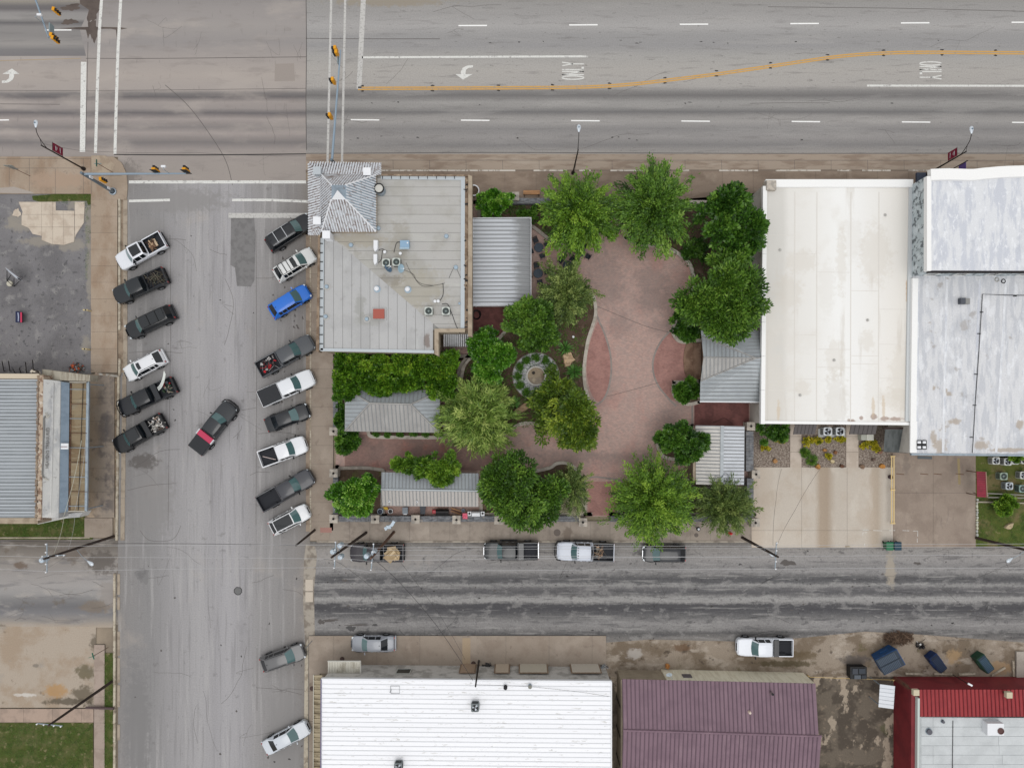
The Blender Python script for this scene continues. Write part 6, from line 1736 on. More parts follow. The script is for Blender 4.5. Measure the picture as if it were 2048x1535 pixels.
VH['mid']=vehicle('pickup',(463,809),(391,901),(52,58,66),'pickup_truck','dark grey pickup with red tool box driving in the middle of the side street','pickup','vehicles moving in the side street',toolbox=(190,40,82),toolbox_len=0.10,toolbox_over=0.06,tonneau=True,tonneau_from=0.745,guard='black')
VH['e1']=vehicle('suv',(621,437),(536,491),(30,36,46),'parked_suv','black SUV with silver roof rails, nose hidden under the corner tower','suv',GE,rails='chrome',bars=(0.56,0.76),barchrome=True,sunroof=(0.42,0.50),sunw=0.6,chrome=True)
VH['e2']=vehicle('cross',(626,505),(551,551),(226,228,228),'parked_suv','white SUV with three white roof panels and dark bars at the east kerb','suv',GE,sunroof=(0.43,0.53),sunw=0.8,bars=(0.60,0.71,0.82),rails='black')
VH['e3']=vehicle('cross',(616,579),(541,625),(30,112,214),'parked_suv','bright blue SUV parked at the east kerb','suv',GE,rails=None)
VH['e4']=vehicle('pickup',(625,681),(517,741),(88,92,98),'pickup_truck','grey pickup carrying red machinery in its bed','pickup',GE)
VH['e5']=vehicle('pickup',(626,752),(520,799),(228,231,236),'pickup_truck','white pickup with a flat black bed cover at the east kerb','pickup',GE,tonneau=True)
VH['e6']=vehicle('sedan',(616,819),(531,851),(44,48,56),'parked_sedan','dark grey sedan parked between two white pickups','sedan',GE)
VH['e7']=vehicle('pickup',(611,886),(520,919),(230,232,237),'pickup_truck','white pickup with an open empty black bed at the east kerb','pickup',GE)
VH['e8']=vehicle('pickup',(624,950),(519,1009),(66,68,76),'pickup_truck','long charcoal pickup with dark empty bed at the east kerb','pickup',GE,bedcol=(66,68,76))
VH['e9']=vehicle('cross',(615,1020),(541,1058),(230,232,235),'parked_suv','white SUV with one big black roof panel, nearest the back street','suv',GE,sunroof=(0.39,0.82),sunw=0.86)
VH['e10']=vehicle('cross',(607,1301),(522,1331),(116,116,118),'parked_suv','grey hatchback SUV with roof rails beside the south block','suv','vehicles beside the south block',rails='black')
VH['e11']=vehicle('sedan',(615,1454),(527,1499),(206,212,220),'parked_sedan','silver white sedan parked at the lower end of the side street','sedan','vehicles beside the south block')
VH['b1']=vehicle('pickup',(701,1105),(808,1105),(50,44,56),'pickup_truck','dark purple pickup loaded with cardboard under the transformers','pickup',GB)
VH['b2']=vehicle('pickup',(968,1101),(1077,1101),(36,44,50),'pickup_truck','black pickup with black tool box parked along the back street','pickup',GB,toolbox=(40,46,52),chrome=True,steps=True)
VH['b3']=vehicle('pickup',(1114,1101),(1229,1104),(196,202,214),'pickup_truck','silver pickup with marker lights and boards in its bed','pickup',GB,clear_lights=True,guard='black',bedcol=(70,74,80),wscale=1.04,steps=True)
VH['b4']=vehicle('cross',(1286,1107),(1372,1108),(34,40,50),'parked_suv','black station wagon parked along the back street by the driveway','car',GB,chrome=True)
VH['s1']=vehicle('sedan',(702,1288),(789,1288),(150,154,162),'parked_sedan','grey sedan parked in front of the white ribbed building','sedan','vehicles south of the back street')
VH['s2']=vehicle('pickup',(1474,1293),(1586,1294),(226,230,238),'pickup_truck','white pickup parked on the dirt by the purple roofed building','pickup','vehicles south of the back street',toolbox=(44,46,52))
# loads carried in the truck beds
def heap(T,name,label,cols,n,u0,u1,z0,seed,size=(0.1,0.4),sticks=0,hw=0.7,hz=0.35):
 r=random.Random(seed)
 mats_=[plain('%s_%d'%(name,i),c,0.8)for i,c in enumerate(cols)]
 mb=MB()
 for i in range(n):
  mb.mi=r.randrange(len(cols))
  p=in_bed(T,r.uniform(u0,u1),r.uniform(-hw,hw),z0+r.uniform(0.05,hz))
  if i<sticks:
   d=Vector((r.uniform(-1,1),r.uniform(-1,1),r.uniform(-0.15,0.25))).normalized()*r.uniform(0.3,0.7)
   mb.tube([p-d,p+d*0.3+Vector((0,0,0.05)),p+d],r.uniform(0.015,0.04),5)
  else:
   mb.cbox(p,(r.uniform(*size),r.uniform(*size),r.uniform(0.06,0.25)),r.uniform(0,3),r.uniform(-0.3,0.3),r.uniform(-0.3,0.3))
 o=mb.build(name,mats_)
 tag(o,label,'load')
 return stuff(o)
heap(VH['w1'],'firewood_load','split firewood and a board in the bed of the white pickup',[(150,112,84),(196,160,122),(96,64,48)],34,0.69,0.80,0.78,1,(0.08,0.26),10,0.45)
tag(MB().cbox(in_bed(VH['w1'],0.83,-0.05,0.95),(0.22,0.85,0.1),VH['w1'].rotation_euler.z).build('board',plain('pale_board',(206,178,144),0.8)),'pale board across the firewood in the white pickup bed','board')
heap(VH['w2'],'branch_load','tangle of branches and wire in the bed of the black pickup',[(84,84,72),(66,56,46),(44,48,54),(112,104,88)],60,0.67,0.93,0.8,2,(0.05,0.16),52,0.65)
heap(VH['w5'],'mixed_load','mixed red and green gear in the bed under the white pipes',[(150,36,44),(46,66,48),(70,74,84),(160,150,130)],30,0.78,0.94,0.8,3,(0.08,0.3),12,0.6)
for i,dy_ in enumerate((-0.32,-0.18,-0.04)):
 T=VH['w5']
 pts=[in_bed(T,0.745,dy_,1.35),in_bed(T,0.84,dy_-0.1,1.75),in_bed(T,0.94,dy_-0.55,2.0),in_bed(T,1.01,dy_-1.15,2.05)]
 tag(MB().tube([tuple(p)for p in smooth_line([tuple(p)for p in pts],5)],0.055,8).build('white_pipe',plain('pvc_white_%d'%i,(220,224,220),0.5)),['outermost long white pipe leaning out of the black pickup','middle long white pipe leaning out of the black pickup','inner long white pipe leaning out of the black pickup'][i],'pipe')
heap(VH['w6'],'scrap_load','pale scrap metal and rods heaped in the southern black pickup',[(196,192,184),(140,116,100),(90,88,90),(214,210,206)],60,0.76,0.95,0.8,4,(0.08,0.3),34,0.7)
heap(VH['e4'],'machinery_load','red mowers and tools in the bed of the grey pickup',[(176,36,44),(84,70,70),(60,58,62),(170,168,166),(40,40,44)],44,0.68,0.93,0.8,5,(0.1,0.36),18,0.62,0.45)
heap(VH['b1'],'cardboard_load','flattened cardboard sheets stacked in the dark purple pickup',[(196,166,120),(178,150,108),(206,180,138)],14,0.72,0.86,0.95,6,(0.6,1.2),0,0.3,0.5)
heap(VH['b3'],'board_load','brown boards and sacks in the bed of the silver pickup',[(150,118,92),(112,104,92),(176,140,110)],22,0.68,0.80,0.8,7,(0.1,0.4),14,0.6)
tag(MB().tube([tuple(in_bed(VH['e7'],0.70,-0.55,0.86)),tuple(in_bed(VH['e7'],0.93,0.25,0.86))],0.045,6).build('metal_pole',plain('reddish_pole',(206,186,182),0.5)),'single pale pole lying in the empty white pickup bed','pole')
# ---------------------------------------------------------------- trees, shrubs and flowers
def leaf_mat(name,cols,rough=0.5,trans=0.12):
 m=bpy.data.materials.new(name)
 m.use_nodes=True
 nt=m.node_tree
 b=nt.nodes['Principled BSDF']
 out=nt.nodes['Material Output']
 at=nt.nodes.new('ShaderNodeAttribute')
 at.attribute_name='tint'
 cr=nt.nodes.new('ShaderNodeValToRGB')
 el=cr.color_ramp.elements
 n=len(cols)
 el[0].position,el[0].color=0.0,lin(cols[0])
 el[1].position,el[1].color=1.0,lin(cols[-1])
 for i in range(1,n-1):
  e=el.new(i/(n-1))
  e.color=lin(cols[i])
 nt.links.new(at.outputs['Fac'],cr.inputs[0])
 nt.links.new(cr.outputs[0],b.inputs['Base Color'])
 b.inputs['Roughness'].default_value=rough
 b.inputs['Specular IOR Level'].default_value=0.35
 tr=nt.nodes.new('ShaderNodeBsdfTranslucent')
 nt.links.new(cr.outputs[0],tr.inputs['Color'])
 mx=nt.nodes.new('ShaderNodeMixShader')
 mx.inputs[0].default_value=trans*0.8
 nt.links.new(b.outputs[0],mx.inputs[1])
 nt.links.new(tr.outputs[0],mx.inputs[2])
 nt.links.new(mx.outputs[0],out.inputs['Surface'])
 return m
LM={'bright':leaf_mat('leaf_bright',[(53,86,20),(80,117,28),(112,151,42),(148,180,61)]),'green':leaf_mat('leaf_green',[(46,76,20),(68,105,28),(97,136,42),(134,168,67)]),'dark':leaf_mat('leaf_dark',[(36,67,20),(56,93,28),(80,122,38),(114,153,59)],0.4),'glossy':leaf_mat('leaf_glossy',[(43,84,20),(68,117,28),(100,153,44),(156,196,89)],0.3),'olive':leaf_mat('leaf_olive',[(56,79,20),(80,108,28),(109,134,38),(151,168,57)]),'grey':leaf_mat('leaf_greygreen',[(61,81,36),(85,108,48),(114,134,65),(153,168,93)]),'willow':leaf_mat('leaf_willow',[(73,100,36),(102,132,51),(139,165,75),(185,201,112)]),'hedge':leaf_mat('leaf_hedge',[(48,84,18),(75,117,26),(107,151,38),(151,182,57)],0.45),'box':leaf_mat('leaf_box',[(54,97,25),(80,124,34),(107,152,45)],0.6),'flower':leaf_mat('leaf_flower',[(82,110,30),(176,166,36),(206,192,46),(222,206,72)],0.6,0.15),'twig':leaf_mat('leaf_twig',[(131,129,94),(173,170,129),(206,202,159)],0.8,0.0),'yucca':leaf_mat('leaf_yucca',[(68,116,53),(96,146,67),(126,176,87)],0.4,0.1),}
m_bark=mat('bark',(110,94,80),0.95,layers=[((74,62,52),(6,6,1.2),0.44,0.6,0.8)],bump=0.5)
def leaf_mesh(name,Pt,D,L,Wd,tint,m,fold=0.0,rng=None):
 n=len(Pt)
 D=D/(np.linalg.norm(D,axis=1,keepdims=True)+1e-9)
 R=rng.normal(size=(n,3))
 R[:,2]*=0.45
 Sd=np.cross(D,np.stack([R[:,0]*0.5,R[:,1]*0.5,np.ones(n)],1))
 Sd/=(np.linalg.norm(Sd,axis=1,keepdims=True)+1e-9)
 L,Wd=L[:,None],Wd[:,None]
 a=Pt
 b=Pt+D*L*0.45+Sd*Wd*0.5
 c=Pt+D*L
 d=Pt+D*L*0.45-Sd*Wd*0.5
 V=np.stack([a,b,c,d],1).reshape(-1,3).astype(np.float32)
 me=bpy.data.meshes.new(name)
 me.vertices.add(4*n)
 me.vertices.foreach_set('co',V.ravel())
 me.loops.add(4*n)
 me.loops.foreach_set('vertex_index',np.arange(4*n,dtype=np.int32))
 me.polygons.add(n)
 me.polygons.foreach_set('loop_start',np.arange(0,4*n,4,dtype=np.int32))
 at=me.attributes.new('tint','FLOAT','FACE')
 at.data.foreach_set('value',np.clip(tint,0,1).astype(np.float32))
 me.materials.append(m)
 me.update(calc_edges=True)
 return me
def unit(rng,n):
 v=rng.normal(size=(n,3))
 return v/np.linalg.norm(v,axis=1,keepdims=True)
def crown_clumps(rng,rx,ry,rz,n,K,cr=(0.12,0.19),leaf=(0.22,0.13),low=-0.35,inner=0.06,boxy=False,lobes=9):
 """lobes > twig clumps > leaves"""
 base=min(rx,ry,1.9 if boxy else 99)
 if boxy:
  C=rng.uniform(-0.92,0.92,(K,3))
  side=rng.random(K)<0.55
  C[:,2]=np.where(side,rng.uniform(0.55,0.95,K),rng.uniform(-0.8,0.6,K))
  C=C*np.array([rx,ry,rz])
  U=np.stack([C[:,0]*0,C[:,1]/ry,C[:,2]/rz+0.3],1)
  LT=np.zeros(K)
 else:
  lc=unit(rng,lobes*4)
  lc=lc[lc[:,2]>-0.25][:lobes]
  nl=len(lc)
  lr=rng.uniform(0.36,0.54,nl)
  lp=lc*(1.02-lr+rng.uniform(-0.08,0.10,nl))[:,None]
  li=rng.integers(0,nl,K)
  u0=unit(rng,K)
  u0[:,2]=np.where(u0[:,2]<low,-u0[:,2],u0[:,2])
  C=(lp[li]+u0*(lr[li]*rng.uniform(0.72,1.1,K))[:,None])*np.array([rx,ry,rz])
  U=u0
  LT=(rng.normal(size=nl)*0.10)[li]
 U=U/(np.linalg.norm(U,axis=1,keepdims=True)+1e-6)
 RC=rng.uniform(cr[0],cr[1],K)*base
 k=rng.choice(K,n,p=RC**2/(RC**2).sum())
 u=unit(rng,n)
 rr_=rng.random(n)**0.45
 Pt=C[k]+u*(RC[k]*rr_)[:,None]*np.array([1,1,0.62])
 deep=rng.random(n)<inner
 Pt[deep]=Pt[deep]*rng.uniform(0.25,0.8,(deep.sum(),1))
 D=u*0.8+U[k]*0.7+rng.normal(size=(n,3))*0.45
 D[:,2]-=0.1
 L=rng.uniform(0.7,1.3,n)*leaf[0]*1.25
 Wd=rng.uniform(0.7,1.3,n)*leaf[1]*1.3
 tint=0.42+LT[k]+(rng.normal(size=K)*0.2)[k]+rng.normal(size=n)*0.2
 return Pt,D,L,Wd,tint,C,RC
def crown_sprays(rng,rx,ry,rz,n,B,leaf=(0.34,0.07),droop=0.5,spread=0.42,start=0.25,low=-0.2,thin=0.05):
 B=int(B*1.7)
 c=unit(rng,B*3)
 c=c[c[:,2]>low][:B]
 B=len(c)
 sector=0.10*np.sin(3*np.arctan2(c[:,1],c[:,0])+rng.uniform(0,6))+0.07*np.sin(7*np.arctan2(c[:,1],c[:,0])+rng.uniform(0,6))
 le=rng.uniform(0.60,0.99,B)+sector*0.6
 k=rng.integers(0,B,n)
 t=start+(1-start)*rng.random(n)**0.62
 dirs=c*np.array([rx,ry,rz])
 bend=rng.normal(size=(B,3))*0.14*min(rx,ry)
 Pt=dirs[k]*(t*le[k])[:,None]+bend[k]*(t**2)[:,None]
 hor=np.linalg.norm(c[:,:2],axis=1)[k]
 Pt[:,2]-=droop*rz*(t**2.2)*hor*0.55
 dn=dirs+bend
 dn/=np.linalg.norm(dn,axis=1,keepdims=True)
 w=thin*min(rx,ry)*(1.5-0.8*t)
 Pt+=rng.normal(size=(n,3))*w[:,None]
 D=dn[k]+rng.normal(size=(n,3))*spread
 D[:,2]-=droop*t*0.7
 L=rng.uniform(0.6,1.3,n)*leaf[0]
 Wd=rng.uniform(0.7,1.3,n)*leaf[1]*1.35
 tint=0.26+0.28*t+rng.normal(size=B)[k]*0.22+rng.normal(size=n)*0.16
 return Pt,D,L,Wd,tint,dirs*(le*0.75)[:,None],le
def tree(name,label,cat,pxc,rpx,h,kind,leafm,n,seed,leaf=None,zc=None,rz=None,group=None,K=34,ground=0.25,trunk=0.14,**kw):
 rng=np.random.default_rng(seed)
 rx,ry=(rpx if isinstance(rpx,tuple)else(rpx,rpx))
 rz=rz if rz else min(rx,ry)*S*0.72
 zc=zc if zc else h-rz*0.8
 k=(H-zc-rz*0.3)/H
 rx,ry=rx*S*k,ry*S*k
 c=W(pxc[0],pxc[1],zc+rz*0.3)
 T=thing(name,label,cat,(c[0],c[1],ground),0,group)
 zc-=ground
 if kind=='clump':
  if not kw.get('boxy'):
   K=int(K*3.2)
  Pt,D,L,Wd,ti,C,_=crown_clumps(rng,rx,ry,rz,n,K,leaf=leaf or(0.24,0.14),**kw)
 else:
  Pt,D,L,Wd,ti,C,_=crown_sprays(rng,rx,ry,rz,n,K,leaf=leaf or(0.34,0.07),**kw)
 Pt=Pt+np.array([0,0,zc])
 Pt[:,2]=np.maximum(Pt[:,2],0.06)
 o=bpy.data.objects.new('crown',leaf_mesh('crown',Pt,D,L,Wd,ti,LM[leafm],rng=rng))
 link(o,T)
 if trunk:
  mb=MB()
  b0=max(zc-rz*0.75,0.3)
  lean=rng.uniform(-0.12,0.12,2)
  mb.tube([(0,0,-0.2),(lean[0]*0.4,lean[1]*0.4,b0*0.6),(lean[0],lean[1],b0),(lean[0]*1.4,lean[1]*1.4,zc)],[trunk*1.25,trunk,trunk*0.8,trunk*0.35],8)
  idx=np.linspace(0,len(C)-1,min(len(C),14)).astype(int)
  for i in idx:
   e=C[i]+np.array([0,0,zc])
   mbase=Vector((lean[0],lean[1],b0+(zc-b0)*(0.5*(i%3)/2)))
   ev=Vector(e)
   if ev.z<0.3:
    continue
   midp=(mbase+ev)/2+Vector((0,0,0.15*rz))
   mb.tube([mbase,midp,ev],[trunk*0.5,trunk*0.3,trunk*0.1],5)
  mb.build('trunk',m_bark,T,smooth=True)
 return T
GT='trees of the plaza garden'
tree('garden_tree','bright feathery tree north west of the plaza, left of the paved gap','tree',(1160,424),(85,92),7.0,'spray','bright',22000,11,(0.34,0.10),K=110,group=GT)
tree('garden_tree','feathery green tree overhanging the highway kerb right of the paved gap','tree',(1311,410),(84,100),7.4,'spray','green',23000,12,(0.34,0.10),K=120,group=GT)
tree('garden_tree','dense broad-leaved dark tree in the north east plaza corner','tree',(1458,450),(70,74),6.6,'clump','dark',16000,13,(0.34,0.22),K=60,group=GT,rz=2.4)
tree('garden_tree','largest leafy tree beside the white building west wall','tree',(1450,594),(86,96),7.2,'clump','green',26000,14,(0.32,0.13),K=70,group=GT,rz=2.6)
tree('garden_tree','grey-green feathery small tree by the patio chairs','tree',(1134,584),(64,64),5.0,'spray','grey',15000,15,(0.28,0.08),K=90,group=GT)
tree('garden_tree','dark round leafy tree north west of the fountain','tree',(1053,652),(60,56),5.4,'clump','green',15000,16,(0.24,0.14),K=44,group=GT)
tree('garden_tree','glossy light green tree between the corner building and fountain','tree',(986,712),(50,52),5.0,'clump','glossy',14000,17,(0.24,0.14),K=40,group=GT)
tree('garden_tree','pale willow-like tree with long drooping leaves left of the fountain','tree',(956,832),(82,80),5.6,'spray','willow',20000,18,(0.62,0.07),K=130,group=GT,spread=0.55)
tree('garden_tree','olive green tree in dense clusters below the fountain','tree',(1132,820),(78,76),6.0,'clump','olive',20000,19,(0.26,0.13),K=66,group=GT)
tree('garden_tree','big dark green tree by the south stone wall','tree',(1042,980),(82,86),6.8,'clump','green',24000,20,(0.28,0.13),K=70,group=GT)
tree('garden_tree','sparse grey half-bare tree beside the red south walkway','tree',(1146,976),(42,54),4.6,'spray','grey',6500,21,(0.26,0.06),K=60,group=GT)
tree('bare_shrub','grey bare twigs below the sparse tree at the south walkway','shrub',(1142,1005),(32,30),3.2,'spray','twig',3200,22,(0.5,0.025),K=60,trunk=0.06)
tree('garden_tree','round dark tree in the south west plaza corner by the wall','tree',(708,986),(48,50),5.0,'clump','glossy',15000,23,(0.22,0.14),K=50,group=GT)
tree('garden_tree','bright small tree overhanging the long gabled shed','tree',(872,928),(46,38),4.6,'clump','bright',10000,24,(0.26,0.13),K=30,group=GT)
tree('garden_tree','small bright sapling just left of the tree over the shed','tree',(816,928),(30,22),3.8,'clump','bright',4500,25,(0.26,0.12),K=14,trunk=0.08,group=GT)
tree('garden_tree','large pale feathery tree overhanging the south pavement','tree',(1309,1002),(90,90),6.8,'spray','bright',26000,26,(0.30,0.085),K=150,group=GT)
tree('garden_tree','dark spiky tree at the south east plaza corner','tree',(1453,1012),(62,60),4.8,'spray','grey',13000,27,(0.34,0.06),K=100,group=GT,droop=0.2)
tree('garden_tree','green tree in the round bed beside the small hut','tree',(1369,881),(48,44),4.6,'clump','dark',12000,28,(0.26,0.13),K=36,group=GT)
tree('garden_shrub','glossy shrub between the front pavement and patio cover','shrub',(990,413),(42,30),3.4,'clump','glossy',9000,29,(0.24,0.13),K=26,trunk=0.07)
tree('clipped_hedge','long dense hedge between the corner building and hip pavilion','hedge',(792,750),(128,46),4.0,'clump','hedge',42000,30,(0.26,0.15),K=300,boxy=True,rz=1.5,zc=2.5,cr=(0.16,0.26),trunk=0.12)
tree('garden_shrub','dark shrub at the west end of the long hedge','shrub',(684,776),(20,26),3.2,'clump','dark',5000,31,(0.24,0.13),K=18,trunk=0.06)
tree('garden_shrub','dark shrub squeezed between pavement wall and hip pavilion','shrub',(681,832),(12,30),2.6,'clump','dark',4000,32,(0.2,0.12),K=18,trunk=0.05)
tree('garden_shrub','broad-leaved shrub by the west stone pillar','shrub',(686,880),(27,24),2.6,'clump','dark',4200,33,(0.34,0.16),K=14,trunk=0.05)
tree('garden_shrub','round dark shrub north of the stage steps','shrub',(1370,652),(30,30),2.6,'clump','dark',5200,34,(0.28,0.15),K=20,trunk=0.05)
tree('garden_shrub','round dark shrub south of the stage steps','shrub',(1372,783),(27,28),2.4,'clump','dark',5200,35,(0.30,0.16),K=20,trunk=0.05)
tree('garden_shrub','low dark planting under the large north east trees','shrub',(1392,500),(26,24),1.4,'clump','dark',3600,36,(0.2,0.1),K=16,trunk=0.04)
tree('garden_shrub','low plants behind the bench at the front pavement','shrub',(1056,424),(22,14),1.1,'clump','dark',1800,37,(0.2,0.1),K=10,trunk=0.04)
tree('garden_shrub','leafy shrub with yellow flowers by the hut wall','shrub',(1546,866),(32,22),2.2,'clump','dark',5000,38,(0.24,0.12),K=20,trunk=0.05,ground=0)
tree('lawn_bush','bright leafy bush on the rough east lawn','bush',(2016,1012),(24,20),1.6,'clump','bright',2600,39,(0.26,0.14),K=12,trunk=0.05,ground=0.04)
tree('lawn_bush','green bush behind the row of air conditioners','bush',(2032,914),(14,10),1.8,'clump','bright',1500,40,(0.22,0.12),K=8,trunk=0.04,ground=0.04)
GF='yellow flower clumps on the gravel'
for i,(x,y,rx_,ry_,lb)in enumerate(((1615,884,13,9,'left yellow flower clump under the first brown awning'),(1636,880,10,8,'yellow flower clump beside the left ground air conditioner'),(1655,879,7,6,'small yellow flower clump under the left ground air conditioner'),(1680,879,11,7,'yellow flower clump under the right ground air conditioner'),(1656,912,7,6,'single yellow flower clump alone on the gravel'),(1729,892,10,8,'yellow flower clump below the utility box'),(1745,887,11,9,'yellow flower clump right of the utility box'),(1755,896,8,6,'yellow flower clump nearest the canvas awning'),(1562,882,12,5,'yellow flower clump below the leafy hut shrub'),(1529,896,11,5,'yellow flower clump by the stone wall'))):
 tree('flower_clump',lb,'flowers',(x,y),(rx_,ry_),0.6,'clump','flower',900,60+i,(0.13,0.08),K=9,trunk=0,ground=0.0,group=GF,zc=0.3,rz=0.3)
for i,(x,y,r_,lb)in enumerate(((1611,905,9,'upper grass tuft on the gravel bed'),(1624,920,11,'lower grass tuft on the gravel bed'))):
 tree('grass_tuft',lb,'grass',(x,y),r_,0.6,'spray','green',900,80+i,(0.3,0.03),K=60,trunk=0,ground=0.0,zc=0.2,rz=0.4)
rr=random.Random(21)
GBX='clipped box balls round the fountain'
for i in range(12):
 a=math.radians(i*30.0)
 x,y=1072+37*math.sin(a),752-37*math.cos(a)
 tree('box_ball','clipped box ball at the %s o\'clock place of the fountain ring'%['twelve','one','two','three','four','five','six','seven','eight','nine','ten','eleven'][i],'shrub',(x,y),(8.4+rr.uniform(-0.5,0.5)),0.9,'clump','box',1300,90+i,(0.07,0.05),K=30,trunk=0,group=GBX,zc=0.62,rz=0.36,cr=(0.3,0.4),inner=0.3,lobes=30)
GBR='small box shrubs before the hip pavilion'
for i in range(6):
 tree('box_shrub','small box shrub before the hip pavilion, %s from the left'%['first','second','third','fourth','fifth','sixth'][i],'shrub',(750+i*25.5,868),(8,6),0.8,'clump','box',700,120+i,(0.08,0.05),K=14,trunk=0,group=GBR,zc=0.6,rz=0.32,cr=(0.3,0.4))
def yucca(label,x,y,r,seed,n=90,h=0.9):
 rng=np.random.default_rng(seed)
 c=W(x,y,0.6)
 T=thing('yucca_plant',label,'yucca',(c[0],c[1],0.27))
 u=unit(rng,n)
 u[:,2]=np.abs(u[:,2])*0.8+0.08
 Pt=u*0.06+np.array([0,0,0.12])
 L=rng.uniform(0.75,1.05,n)*r*S
 me=leaf_mesh('leaf_rosette',Pt,u,L,np.full(n,0.10),0.5+rng.normal(size=n)*0.25,LM['yucca'],rng=rng)
 link(bpy.data.objects.new('leaf_rosette',me),T)
 MB().lathe([(0.1,0),(0.08,0.2),(0,0.24)],(0,0,0),8).build('stem',m_bark,T)
yucca('yucca above the flat boulder by the fountain',1130,695,19,1)
yucca('yucca below the flat boulder by the fountain',1149,743,20,2,110)
yucca('yucca beside the long rock south west of the fountain',1029,806,16,3,60)
# low ground cover in the beds
def cover(label,pts,n,seed,lm,leaf=(0.16,0.09),z=0.27,name='ground_cover'):
 rng=np.random.default_rng(seed)
 P=np.array([(p[0],p[1])for p in pts],float)
 lo,hi=P.min(0),P.max(0)
 from mathutils.geometry import intersect_point_tri_2d
 pts2,out=[tuple(p)for p in P],[]
 while len(out)<n:
  x,y=rng.uniform(lo[0],hi[0]),rng.uniform(lo[1],hi[1])
  ins=False
  j=len(pts2)-1
  for i in range(len(pts2)):
   xi,yi=pts2[i]
   xj,yj=pts2[j]
   if(yi>y)!=(yj>y)and x<(xj-xi)*(y-yi)/(yj-yi)+xi:
    ins=not ins
   j=i
  if ins and(math.sin(x*0.31+seed)+math.sin(y*0.27+seed*2)+math.sin((x+y)*0.11))>-0.6:
   out.append((x,y))
 Q=np.array([W(p[0],p[1],z)for p in out])
 Q[:,2]+=rng.uniform(0.0,0.16,n)
 D=unit(rng,n)
 D[:,2]=np.abs(D[:,2])*0.7
 me=leaf_mesh(name,Q,D,rng.uniform(0.7,1.3,n)*leaf[0],rng.uniform(0.7,1.3,n)*leaf[1],0.4+rng.normal(size=n)*0.2,LM[lm],rng=rng)
 o=link(bpy.data.objects.new(name,me))
 tag(o,label,'ground cover')
 return stuff(o)
cover('low green plants in the fountain bed',[(930,740),(960,705),(1060,625),(1160,590),(1185,620),(1165,700),(1160,780),(1170,830),(1100,850),(1000,860),(930,840)],5200,3,'box',(0.15,0.09))
cover('low plants in the north west bed',[(960,410),(1200,410),(1190,460),(1120,485),(1060,448)],2600,4,'dark')
cover('low plants in the north east bed',[(1250,410),(1520,410),(1520,670),(1370,670),(1380,540),(1330,492),(1260,470)],4200,5,'dark')
cover('low plants in the south east bed',[(1250,970),(1380,962),(1490,980),(1490,1024),(1245,1024)],1800,6,'dark')
cover('low plants in the south middle bed',[(970,970),(1110,935),(1150,945),(1165,1020),(970,1024)],1800,7,'green')
def turf(label,pts,n,seed,z,lm='green'):
 return cover(label,pts,n,seed,lm,(0.09,0.02),z,'grass_blades')
turf('short grass blades of the south west lawn',[(0,1446),(185,1446),(185,1560),(0,1560)],15000,8,0.03)
turf('grass blades of the east lawn',[(1955,980),(2060,980),(2060,1088),(1955,1088)],9000,9,0.04)
turf('grass blades of the strip below the lettered shop',[(0,1040),(168,1030),(168,1072),(0,1072)],6000,10,0.03)
turf('weeds growing along the broken slab',[(66,390),(186,390),(182,470),(176,560),(172,560),(172,410),(70,402)],1600,11,0.02)
turf('grass blades of the narrow kerb strip',[(209,1306),(226,1306),(226,1560),(209,1560)],3500,12,0.02)
# ---------------------------------------------------------------- stone walls and pillars of the plaza
def stone_wall(label,x0,y0,x1,y1,wpx=10,z=0.95,n=None):
 T=thing('stone_wall',label,'wall',W((x0+x1)/2,(y0+y1)/2))
 rg=random.Random(int(x0*7+y0))
 horiz=abs(x1-x0)>abs(y1-y0)
 if horiz:
  MB().prism(rect(x0,y0-wpx/2,x1,y0+wpx/2,z),0.0,z).build('core',MT['slate'],T,True)
 else:
  MB().prism(rect(x0-wpx/2,y0,x0+wpx/2,y1,z),0.0,z).build('core',MT['slate'],T,True)
 a0,a1=(x0,x1)if horiz else(y0,y1)
 t=a0
 while t<a1-2:
  e=min(t+rg.uniform(9,17),a1)
  split=rg.uniform(-1.5,1.5)
  for lo,hi in((-wpx/2-0.6,split),(split+0.2,wpx/2+0.6)):
   r_=rect(t+0.15,y0+lo,e-0.15,y0+hi,z)if horiz else rect(x0+lo,t+0.15,x0+hi,e-0.15,z)
   MB().prism(r_,z,z+rg.uniform(0.05,0.12)).build('cap_stone',MT['slate'],T,True)
  t=e
def pillar(label,x,y,half=8.6,z=1.5):
 T=thing('stone_pillar',label,'pillar',W(x,y),0,'stone pillars round the plaza')
 hw=half*S*0.88
 c=W(x,y,z)
 MB().box(c[0]-hw,c[1]-hw,0,c[0]+hw,c[1]+hw,z-0.01).build('shaft',MT['stone'],T,True)
 g=0.01
 for i in range(2):
  for j in range(2):
   MB().box(c[0]-hw*1.1+i*hw*1.1+g,c[1]-hw*1.1+j*hw*1.1+g,z-0.12,c[0]+i*hw*1.1-g,c[1]+j*hw*1.1-g,z+(i*2+j)*0.008).build('cap_stone',MT['stone'],T,True)
 MB().lathe([(0.10,z+0.02),(0.13,z+0.1),(0.05,z+0.22),(0,z+0.23)],(c[0],c[1],0),10).build('lamp',MT['black_metal'],T,True)
stone_wall('stone wall between south west corner pillar and second south pillar',672,1037,744,1037)
stone_wall('stone wall below the round dark tree, right of the second pillar',756,1037,824,1037)
stone_wall('stone wall below the stored gear of the gabled shed',838,1037,906,1037)
stone_wall('stone wall below the white grill',920,1037,990,1037)
stone_wall('stone wall under the big dark south tree',1004,1037,1158,1037)
stone_wall('stone wall under the large pale feathery south tree',1220,1037,1500,1037)
stone_wall('stone wall along the west pavement beside the hip pavilion',671,795,671,856,8)
stone_wall('low stone wall below the west entrance of the plaza',671,940,671,1030,8)
